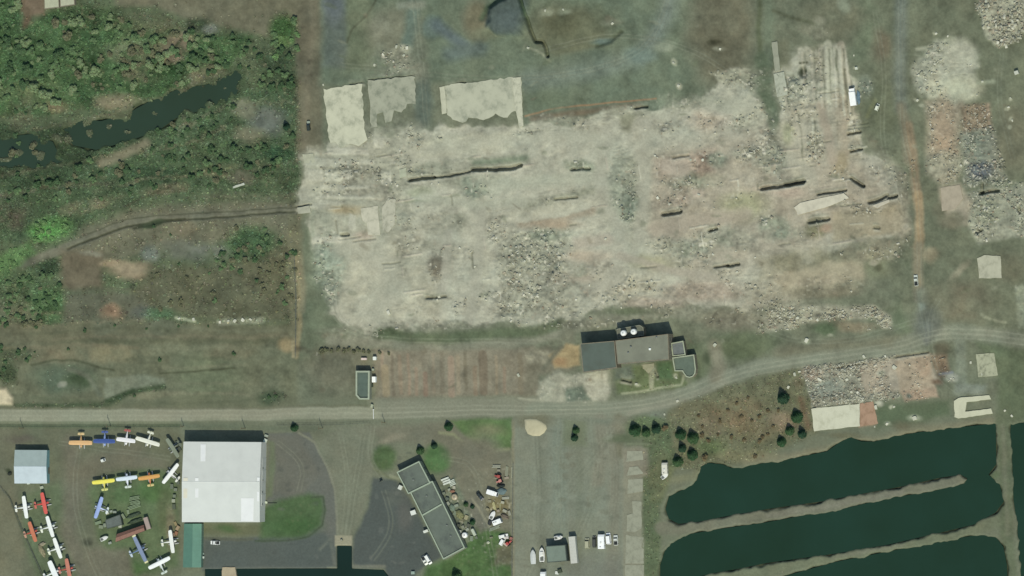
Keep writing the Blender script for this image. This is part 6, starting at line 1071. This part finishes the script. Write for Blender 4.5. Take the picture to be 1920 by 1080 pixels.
# ================================================================ RUBBLE
rnd = np.random.RandomState(5)
def chunk_field(label, x0, y0, x1, y1, n, thr=.55, smin=.25, smax=1.1, name='rubble_field', polyg=None, pale=.35):
    """broken concrete and brick strewn where the ground is rubble: one mass nobody could count"""
    pu = rnd.uniform(x0, x1, n*6); pv = rnd.uniform(y0, y1, n*6)
    jj = np.clip(((pv-vs_[0])/STEP).astype(int), 0, NV-1); ii = np.clip(((pu-us[0])/STEP).astype(int), 0, NU-1)
    dens = RUB[jj, ii]*np.clip(.25+CL[jj, ii], 0, 1.2); keep = rnd.rand(n*6) < (dens-thr*.3)
    pu, pv, jj, ii = pu[keep][:n], pv[keep][:n], jj[keep][:n], ii[keep][:n]; m = len(pu)
    x, y = Wn(pu, pv); z = H[jj, ii]; s = smin+(smax-smin)*rnd.rand(m)**3; lx = s*rnd.uniform(.6, 1.6, m); ly = s*rnd.uniform(.5, 1.0, m); lz = s*rnd.uniform(.25, .7, m); an = rnd.uniform(0, 6.28, m); tl = rnd.uniform(-.35, .35, (m, 2))
    base = np.array([(-.5, -.5, -.5), (.5, -.5, -.5), (.5, .5, -.5), (-.5, .5, -.5), (-.42, -.4, .5), (.45, -.42, .5), (.38, .44, .5), (-.45, .4, .5)], np.float32)
    v = base[None]*np.stack([lx, ly, lz], -1)[:, None]; v = v*(1+rnd.uniform(-.2, .2, v.shape)); v[..., 2] += v[..., 0]*tl[:, :1]+v[..., 1]*tl[:, 1:]
    c, k = np.cos(an)[:, None], np.sin(an)[:, None]; X_ = v[..., 0]*c-v[..., 1]*k+x[:, None]; Y_ = v[..., 0]*k+v[..., 1]*c+y[:, None]; Z_ = v[..., 2]+z[:, None]+lz[:, None]*.35
    co = np.stack([X_, Y_, Z_], -1).reshape(-1, 3)
    f0 = np.array([(0, 3, 2, 1), (4, 5, 6, 7), (0, 1, 5, 4), (1, 2, 6, 5), (2, 3, 7, 6), (3, 0, 4, 7)], np.int32); q = (f0[None]+(np.arange(m)*8)[:, None, None]).reshape(-1, 4)
    pal = np.array([C(212, 210, 190), C(178, 178, 158), C(150, 150, 132), C(172, 156, 136), C(124, 132, 122), C(160, 134, 112), C(232, 230, 214)], np.float32)
    pr = np.array([pale*.6, .28, .2, .12, .08, .05, pale*.25]); cc = pal[rnd.choice(7, m, p=pr/pr.sum())]*rnd.uniform(.8, 1.15, (m, 1)); cc = cc*.45+colr[jj, ii]*.55
    col4 = np.ones((m*8, 4), np.float32); col4[:, :3] = np.clip(np.repeat(cc, 8, 0), .01, .85)
    return mesh_np(name, co, q, col4, MATS['rubble'], label)
def mesh_np(name, co, q, col4, m, label=None, smooth=False):
    me = bpy.data.meshes.new(name); me.vertices.add(len(co)); me.vertices.foreach_set('co', co.astype(np.float32).ravel()); me.loops.add(q.size); me.loops.foreach_set('vertex_index', q.astype(np.int32).ravel())
    me.polygons.add(len(q)); me.polygons.foreach_set('loop_start', np.arange(0, q.size, q.shape[1], dtype=np.int32)); me.update(calc_edges=True)
    if smooth: me.polygons.foreach_set('use_smooth', np.ones(len(q), bool))
    at = me.color_attributes.new('Col', 'FLOAT_COLOR', 'POINT'); at.data.foreach_set('color', np.ascontiguousarray(col4, dtype=np.float32).ravel()); me.materials.append(m)
    ob = bpy.data.objects.new(name, me); COL.objects.link(ob)
    if label: tag(ob, label, 'rubble' if 'rubble' in name else 'scrub', None, 'stuff')
    return ob
attr_mat('rubble', .92, .1, 2.5, .15)
chunk_field('broken concrete strewn over the cleared field', 560, 60, 1720, 630, 6500, .5, .2, 1.2)
chunk_field('dense broken masonry filling the ruined hall above the lagoon', 1500, 660, 1790, 765, 3600, .2, .2, 1.0, pale=.45)
chunk_field('ribbon of crushed rubble north of the road in the east', 1415, 565, 1680, 626, 1300, .2, .25, 1.1, pale=.5)
chunk_field('tall pile of broken concrete at the north east corner', 1826, -40, 1960, 90, 1500, .1, .4, 1.8, pale=.25)
chunk_field('grey demolition rubble along the east edge', 1700, 80, 1960, 460, 2400, .4, .25, 1.2)
chunk_field('light stones around the slabs in the north west of the field', 600, 70, 800, 300, 900, .3, .25, 1.0, pale=.7)
# single big blocks one can pick out
def block(label, px, py, sx, sy, sz, ang, rgb, group=None, name='concrete_block'):
    p = W(px, py, sz*.6); mb = MB(); j = lambda: random.uniform(-.12, .12)
    vs = [(x*sx*(1+j()), y*sy*(1+j()), z*sz*(1+j())) for z in (-.5, .5) for x, y in ((-.5, -.5), (.5, -.5), (.55, .1), (.4, .5), (-.1, .55), (-.5, .42))]
    n = 6; mb.add(vs, [tuple(range(n-1, -1, -1)), tuple(range(n, 2*n))]+[(i, (i+1) % n, n+(i+1) % n, n+i) for i in range(n)])
    o = mb.build(name, mat('block %d %d %d' % rgb, rgb, .9, 0, .07, .8)); o.location = (p[0], p[1], gz(px, py)+sz*.3); o.rotation_euler = (random.uniform(-.12, .12), random.uniform(-.12, .12), ang); return tag(o, label, 'block', group)
WB = [(606, 159, 1.3), (745, 348, 1.2), (921, 372, 1.2), (1233, 371, 1.6), (1255, 383, 1.2), (1135, 448, 1.6), (1212, 458, 1.0), (1228, 292, 1.2), (1209, 243, 1.2), (1295, 300, 1.3), (1452, 324, 1.6), (1462, 162, 1.4), (1488, 160, 1.3), (1028, 463, 1.4), (984, 490, 1.6), (975, 515, 1.4), (962, 495, 1.5), (1080, 562, 1.3), (822, 557, 1.6), (728, 586, 2.4), (862, 465, 1.2), (890, 500, 1.2), (1380, 471, 1.0), (1416, 483, 1.1), (1382, 510, 1.3), (1337, 477, 1.2), (1280, 472, 1.3), (1222, 527, 1.4), (1105, 535, 1.2), (1490, 702, 2.2), (1499, 697, 1.6), (1478, 726, 1.8), (1588, 712, 1.8), (1608, 736, 1.5), (1596, 735, 1.4), (1677, 689, 2.4), (1574, 706, 1.2), (1537, 712, 2.4), (1642, 764, 2.4), (1663, 795, 1.6), (1676, 763, 1.4), (1715, 784, 2.4), (1620, 669, 2.0), (1660, 668, 1.5), (1512, 638, 2.6), (1496, 596, 1.6), (1482, 595, 1.4), (1521, 598, 1.4), (1533, 600, 1.4), (1547, 599, 1.2), (1340, 647, 2.2), (972, 704, 2.0), (1270, 752, 1.6), (1246, 777, 1.2), (1193, 720, 1.8), (1268, 708, 1.5), (1884, 770, 1.4), (1897, 780, 1.4), (1820, 680, 1.4), (1841, 702, 1.4), (1601, 104, 1.0), (1755, 63, 1.4), (1777, 68, 1.2), (1720, 188, 1.6), (1872, 80, 1.8), (1879, 76, 1.6), (1842, 153, 1.4), (1895, 184, 1.2), (1891, 201, 1.3), (1898, 226, 1.4), (743, 88, 2.0), (763, 90, 1.8), (757, 104, 1.4), (718, 102, 1.6), (702, 122, 1.6), (1022, 20, 1.4), (1056, 18, 1.4), (1263, 118, 1.6), (1272, 161, 1.6), (990, 90, 1.6), (1850, 3, 1.6), (1900, 40, 1.8), (363, 599, 1.8), (336, 597, 1.6), (412, 604, 1.6), (428, 602, 1.6), (440, 602, 2.0), (455, 600, 2.0), (470, 599, 1.6), (1165, 577, 1.2), (770, 238, 1.4), (1310, 365, 1.6), (1318, 300, 1.6), (1640, 800, 1.2), (1350, 92, 1.4), (1148, 44, 1.6)]
for x, y, s in WB:
    nr = 'in the ruined hall above the lagoon' if 1470 < x < 1690 and 660 < y < 800 else 'on the cleared field' if 560 < x < 1700 and 230 < y < 600 else 'in the weedy ground of the north west' if x < 560 else 'on the open ground around the cleared field'
    s *= .78
    block('pale broken concrete block lying %s' % nr, x, y, s, s*random.uniform(.55, .9), s*.55, random.uniform(0, 3), random.choice([(196, 196, 176), (182, 184, 164), (208, 207, 188)]), 'broken concrete blocks %s' % nr)

# ================================================================ PLANTS
def leaf_mat(name, rgb):
    m = attr_mat(name, .75, .15, 1.5, .25); return m
BARK = mat('bark', (88, 80, 64), .95, 0, .1)
LEAF = leaf_mat('leaves', None)
def crown_mesh(kind, rgb, seed, n=420, rad=1.0, hgt=1.0):
    """a crown of leaf tufts scattered through lumpy clumps; unit radius, base at 0"""
    r = np.random.RandomState(seed); P = []; NRM = []
    if kind == 'cone':
        t = r.rand(n)**.8; z = .12+.88*t; rr = (1.02-t*.93)*(.80+.20*np.sin(t*24))*(1+.16*np.sin(r.uniform(0, 6.28)+np.arange(n)*0)+.0)*np.sqrt(r.uniform(.55, 1, n)); a = r.uniform(0, 6.28, n); P = np.stack([rr*np.cos(a), rr*np.sin(a), z], -1)
        up = np.stack([np.cos(a)*.8, np.sin(a)*.8, np.full(n, .7)], -1)
    else:
        k = 9 if kind == 'bush' else 5; cs = np.stack([r.uniform(-.55, .55, k), r.uniform(-.55, .55, k), r.uniform(.3, .72, k)], -1); cs[0] = (0, 0, .62); ra = r.uniform(.28, .5, k); w_ = r.choice(k, n)
        d = r.normal(size=(n, 3)); d /= np.linalg.norm(d, axis=1)[:, None]; d[:, 2] = np.abs(d[:, 2])*1.0-.25; P = cs[w_]+d*ra[w_][:, None]*r.uniform(.6, 1.05, n)[:, None]; up = d*.8+np.array([0, 0, .6])
        if kind == 'twig': P = P[r.rand(n) < .5]; up = up[:len(P)]; n = len(P)
    P = P*np.array([rad, rad, hgt]); up = up+r.normal(size=P.shape)*.35; up /= np.linalg.norm(up, axis=1)[:, None]
    s = rad*r.uniform(.10, .20, n)*(1 if n < 600 or kind == 'cone' else .72)*(1.0 if kind != 'twig' else .7); ref = r.normal(size=P.shape); a = np.cross(up, ref); a /= np.linalg.norm(a, axis=1)[:, None]; b = np.cross(up, a)
    s = s[:, None]; v = np.stack([P-a*s, P+b*s*.7-up*s*.1, P+a*s, P-b*s*.7-up*s*.1], 1).reshape(-1, 3)
    q = np.arange(n*4, dtype=np.int32).reshape(-1, 4); c = np.array(C(*rgb), np.float32)[None]*r.uniform(.75, 1.25, (n, 1))*np.array([[1, 1, 1]])*(1+r.normal(size=(n, 3))*.06)
    col4 = np.ones((n*4, 4), np.float32); col4[:, :3] = np.clip(np.repeat(c, 4, 0), .005, .8)
    return v, q, col4
def trunk(rad, hgt, name='trunk'):
    m = MB(); m.cyl((0, 0, -.4), (0.03, .02, hgt*.55), rad*.09+.05, rad*.05+.03, 7)
    for k in range(5):
        a = k*1.26+.3; m.cyl((0, 0, hgt*(.25+.05*k)), (rad*.55*math.cos(a), rad*.55*math.sin(a), hgt*(.5+.05*k)), rad*.04+.02, .02, 5)
    return m
PROTO = {}
def proto(key, kind, rgb, seed, n, rad, hgt):
    v, q, c4 = crown_mesh(kind, rgb, seed, n, rad, hgt); PROTO[key] = (v, q, c4, rad, hgt)
MESH = {}
def plant(key, name, label, cat, px, py, rad, group, hs=1.0, cname='crown', tname='trunk'):
    v, q, c4, r0, h0 = PROTO[key]; s = rad/r0; z = gz(px, py); p = W(px, py, z+h0*s*hs*.35)
    t = thing(name, label, cat, (p[0], p[1], z-.05), random.uniform(0, 6.28), group); t.scale = (s, s, s*hs)
    if key not in MESH:
        o = mesh_np(cname, v, q, c4, LEAF); o.parent = t; k = trunk(r0, h0).build(tname, BARK, t); MESH[key] = (o.data, k.data)
    else:
        for nm, me in ((cname, MESH[key][0]), (tname, MESH[key][1])):
            o = bpy.data.objects.new(nm, me); COL.objects.link(o); o.parent = t
    return t
for i in range(3):
    proto('conifer%d' % i, 'cone', [(50, 78, 50), (60, 86, 54), (44, 70, 50)][i], 20+i, 1500, 2.8, 7.4); proto('dark%d' % i, 'bush', (74, 98, 66), 30+i, 1000, 2.2, 3.4); proto('mid%d' % i, 'bush', (96, 120, 82), 40+i, 1000, 2.2, 3.0)
    proto('pale%d' % i, 'bush', (118, 136, 98), 50+i, 1000, 2.2, 3.0); proto('brown%d' % i, 'bush', (108, 110, 84), 60+i, 700, 1.8, 2.2); proto('lime%d' % i, 'bush', (104, 134, 86), 70+i, 380, 1.6, 1.8); proto('rust%d' % i, 'bush', (108, 98, 72), 80+i, 300, 1.4, 1.8)
GR = {'conifer': ('round_conifer', 'dark green rounded conifer on the bank above the lagoon', 'tree', 'conifers above the lagoon'), 'dark': ('leafy_bush', 'dark green bushy tree in the overgrown north west', 'bush', 'dark bushes of the north west'), 'mid': ('leafy_bush', 'mid green leafy bush in the overgrown north west', 'bush', 'green bushes of the north west'), 'pale': ('leafy_bush', 'pale green leafy bush in the thicket at the top left', 'bush', 'pale bushes of the north west'), 'brown': ('dry_bush', 'brown dry bush in the scrub of the north west', 'bush', 'dry bushes of the north west'), 'lime': ('leafy_bush', 'bright lime green bush near the old rail bed', 'bush', 'lime green bushes by the rail bed')}
CON = [(1189, 804, 3.0, 'squat conifer at the left end of the row by the lane'), (1210, 808, 2.4, 'slim conifer in the middle of the row by the lane'), (1229, 802, 2.9, 'conifer with a pointed shadow at the right of the row by the lane'), (1275, 812, 2.7, 'conifer standing top left in the cluster above the lagoon shore'), (1298, 819, 3.2, 'biggest conifer at the top right of the cluster above the lagoon shore'), (1278, 838, 2.5, 'lighter conifer in the middle left of the cluster above the lagoon shore'), (1297, 850, 2.7, 'conifer at the middle right of the cluster above the lagoon shore'), (1270, 863, 2.8, 'lowest conifer of the cluster, beside the cream caravan'),
       (1467, 744, 3.6, 'large lone conifer west of the ruined hall'), (1493, 779, 3.0, 'conifer close to the corner of the white hall floor'), (1480, 805, 2.5, 'conifer left of a pair below the white hall floor corner'), (1503, 811, 2.7, 'conifer right of a pair below the white hall floor corner'), (1464, 826, 2.4, 'narrow conifer nearest the lagoon in the east group'),
       (1079, 804, 2.0, 'dark conifer on the island between the parking lanes'), (1076, 818, 2.2, 'second dark conifer lower on the island between the parking lanes'), (551, 799, 2.0, 'small dark conifer on the verge east of the white hangar'), (787, 842, 2.2, 'left of two round trees above the long slanting building'), (813, 833, 2.0, 'right of two round trees above the long slanting building'), (840, 797, 2.2, 'round tree at the corner of the green lawn'), (873, 943, 1.4, 'left dark shrub in the gap beside the equipment yard'), (885, 947, 1.4, 'right dark shrub in the gap beside the equipment yard'), (885, 976, 1.5, 'dark shrub lowest in the gap beside the equipment yard'), (855, 1078, 3.0, 'dark tree cut by the bottom edge below the long slanting building'), (536, 235, 2.2, 'dark round tree on the weedy boundary by the grey box')]
for k, (x, y, r_, l) in enumerate(CON): plant('conifer%d' % (k % 3), 'round_conifer', l, 'tree', x, y+3, r_, None, .8 if r_ > 1.8 else .7)
SH = [(1328, 826, 1.3), (1372, 820, 1.3), (1318, 800, 1.0), (1430, 820, 1.3), (1425, 828, 1.3), (1415, 855, 1.4), (1322, 858, 2.0), (1440, 815, 1.0), (1390, 780, 1.2), (1350, 790, 1.2), (1365, 770, 1.0), (1410, 790, 1.1), (1424, 781, 1.3), (1450, 800, 1.0), (1345, 815, 1.0), (1395, 825, 1.2), (1248, 803, 1.9), (1318, 817, 1.6), (1310, 780, 1.0), (1382, 757, 1.0), (1402, 745, 1.0), (1440, 770, 1.2), (1460, 770, 1.1)]
for k, (x, y, r_) in enumerate(SH): plant('rust%d' % (k % 3), 'dry_bush', 'small russet brown bush in the rough ground above the lagoon', 'bush', x, y, r_, 'russet bushes above the lagoon')
for k, (x, y, r_) in enumerate([(604, 659, 1.9), (612, 656, 1.4), (622, 658, 1.2), (634, 655, 1.5), (645, 658, 1.3), (654, 655, 1.4), (664, 659, 1.3), (672, 656, 1.4), (682, 659, 1.2), (692, 660, 1.2), (712, 661, 1.1), (729, 663, 1.0)]): plant('brown%d' % (k % 3), 'dry_bush', 'dull bush in the ragged row behind the gatehouse', 'bush', x, y, r_, 'bushes behind the gatehouse')
for k, (x, y) in enumerate([(68, 613), (160, 620), (65, 660), (335, 612), (275, 617), (252, 742), (300, 675), (438, 664), (128, 655), (215, 610), (390, 612), (320, 440), (288, 425), (336, 495), (412, 478), (505, 745), (517, 743)]): plant('dark%d' % (k % 3), 'leafy_bush', 'small dark bush alone in the rough ground north of the gravel road', 'bush', x, y, random.uniform(.7, 1.2), 'lone bushes north of the gravel road', .7)
def inside(x, y, p):
    c = False
    for i in range(len(p)):
        x0, y0 = p[i-1]; x1, y1 = p[i]
        if (y0 > y) != (y1 > y) and x < (x1-x0)*(y-y0)/(y1-y0)+x0: c = not c
    return c
slab('white beam lying among the scrub north of the old rail bed', [(436, 350), (457, 342.5), (459, 346), (438, 353.5)], (190, 194, 178), .6, name='concrete_beam', cat='beam')
placed = []
def scatter(pg, n, kinds, r0, r1, sep=.75):
    xs = [p[0] for p in pg]; ys = [p[1] for p in pg]; k = 0
    for _ in range(n*12):
        if k >= n: break
        x, y = random.uniform(min(xs), max(xs)), random.uniform(min(ys), max(ys)); r_ = random.uniform(r0, r1)
        if not inside(x, y, pg) or gz(x, y) < -.75: continue
        if any((x-a)**2+(y-b)**2 < ((r_+c)*4*sep)**2 for a, b, c in placed): continue
        placed.append((x, y, r_)); kd = random.choice(kinds); g = GR[kd]; plant(kd+str(random.randrange(3)), g[0], g[1], g[2], x, y, r_, g[3], random.uniform(.5, .85)); k += 1
scatter([(-15, -10), (32, -10), (38, 55), (60, 80), (150, 90), (170, 170), (60, 215), (-15, 205)], 62, ['pale', 'mid', 'mid', 'dark', 'pale'], .9, 3.6, .48)
scatter([(90, 28), (200, 20), (300, 60), (320, 100), (270, 170), (160, 165), (120, 90)], 62, ['pale', 'mid', 'mid', 'brown', 'pale', 'brown'], .8, 3.2, .5)
scatter([(290, 60), (350, 50), (430, 75), (425, 125), (330, 160), (280, 150)], 32, ['dark', 'dark', 'mid', 'brown', 'pale'], 1.4, 2.8, .52)
scatter([(425, 60), (470, 75), (495, 110), (470, 140), (440, 120)], 9, ['dark', 'mid', 'dark'], 1.3, 2.3, .65)
scatter([(505, 35), (558, 30), (560, 110), (515, 110)], 9, ['dark', 'mid', 'lime', 'mid'], 1.6, 2.8, .65)
scatter([(485, 115), (550, 115), (545, 180), (490, 170)], 9, ['dark', 'dark', 'mid'], 1.6, 2.7, .65)
scatter([(240, 268), (330, 225), (430, 185), (450, 210), (430, 260), (300, 300)], 26, ['mid', 'dark', 'brown', 'dark'], .8, 2.0, .7)
scatter([(0, 235), (120, 290), (160, 290), (290, 310), (330, 350), (180, 375), (0, 380)], 44, ['dark', 'dark', 'mid', 'brown'], .8, 2.6, .6)
scatter([(300, 295), (420, 270), (556, 250), (556, 345), (380, 350)], 40, ['dark', 'mid', 'dark', 'brown', 'dark'], .8, 2.5, .6)
scatter([(62, 415), (130, 408), (132, 448), (60, 458)], 12, ['lime'], 1.2, 2.0, .6)
scatter([(-10, 470), (50, 455), (60, 472), (20, 505), (-10, 520)], 8, ['lime'], .9, 1.5, .7)
scatter([(415, 430), (500, 420), (556, 470), (556, 590), (480, 540), (400, 500)], 42, ['mid', 'dark', 'brown', 'brown'], .7, 2.1, .72)
scatter([(-10, 510), (110, 515), (120, 560), (70, 610), (-10, 610)], 40, ['mid', 'dark', 'mid', 'brown'], 1.1, 2.2, .7)
scatter([(-10, 640), (66, 652), (50, 680), (20, 720), (-10, 715)], 10, ['dark', 'dark', 'mid'], 1.0, 1.9, .7)
scatter([(250, 500), (400, 510), (420, 590), (280, 590)], 14, ['brown', 'mid', 'brown'], .8, 1.6, .9)
# scrub and tall grass: one mass
def scrub(name, label, n, thr, smin, smax, x0, y0, x1, y1, gain=1.0, hgt=1.0):
    pu = rnd.uniform(x0, x1, n*5); pv = rnd.uniform(y0, y1, n*5); jj = np.clip(((pv-vs_[0])/STEP).astype(int), 0, NV-1); ii = np.clip(((pu-us[0])/STEP).astype(int), 0, NU-1)
    keep = (rnd.rand(n*5) < VEG[jj, ii]*(.3+N5[jj, ii])-thr) & (H[jj, ii] > -.6); pu, pv, jj, ii = pu[keep][:n], pv[keep][:n], jj[keep][:n], ii[keep][:n]; m = len(pu)
    x, y = Wn(pu, pv); z = H[jj, ii]; s = rnd.uniform(smin, smax, m); P = np.stack([x, y, z], -1); V_ = []; Cc = []
    base = colr[jj, ii]*gain*rnd.uniform(.7, 1.5, (m, 1))*(1+rnd.normal(size=(m, 3))*.05)
    for k in range(3):
        a = rnd.uniform(0, 6.28, m); d = np.stack([np.cos(a), np.sin(a), np.zeros(m)], -1); l = np.stack([-np.sin(a), np.cos(a), np.zeros(m)], -1)*rnd.uniform(.2, .9, (m, 1)); u = np.array([0, 0, 1.0])
        S = s[:, None]; V_.append(np.stack([P-d*S*.6, P+d*S*.6, P+d*S*.5+l*S+u*S*hgt, P-d*S*.5+l*S+u*S*hgt], 1)); Cc.append(base)
    v = np.concatenate(V_).reshape(-1, 3); q = np.arange(len(v), dtype=np.int32).reshape(-1, 4); c4 = np.ones((len(v), 4), np.float32); c4[:, :3] = np.clip(np.repeat(np.concatenate(Cc), 4, 0), .005, .7)
    mesh_np(name, v, q, c4, LEAF, label)
scrub('scrub', 'rough brown and green scrub covering the north west', 24000, .12, .3, .9, -60, -60, 565, 770, 1.22, .34)
scrub('scrub', 'low weeds and grass on the banks above the lagoon', 5000, .08, .25, .7, 1180, 690, 1540, 1100, 1.2, .4)
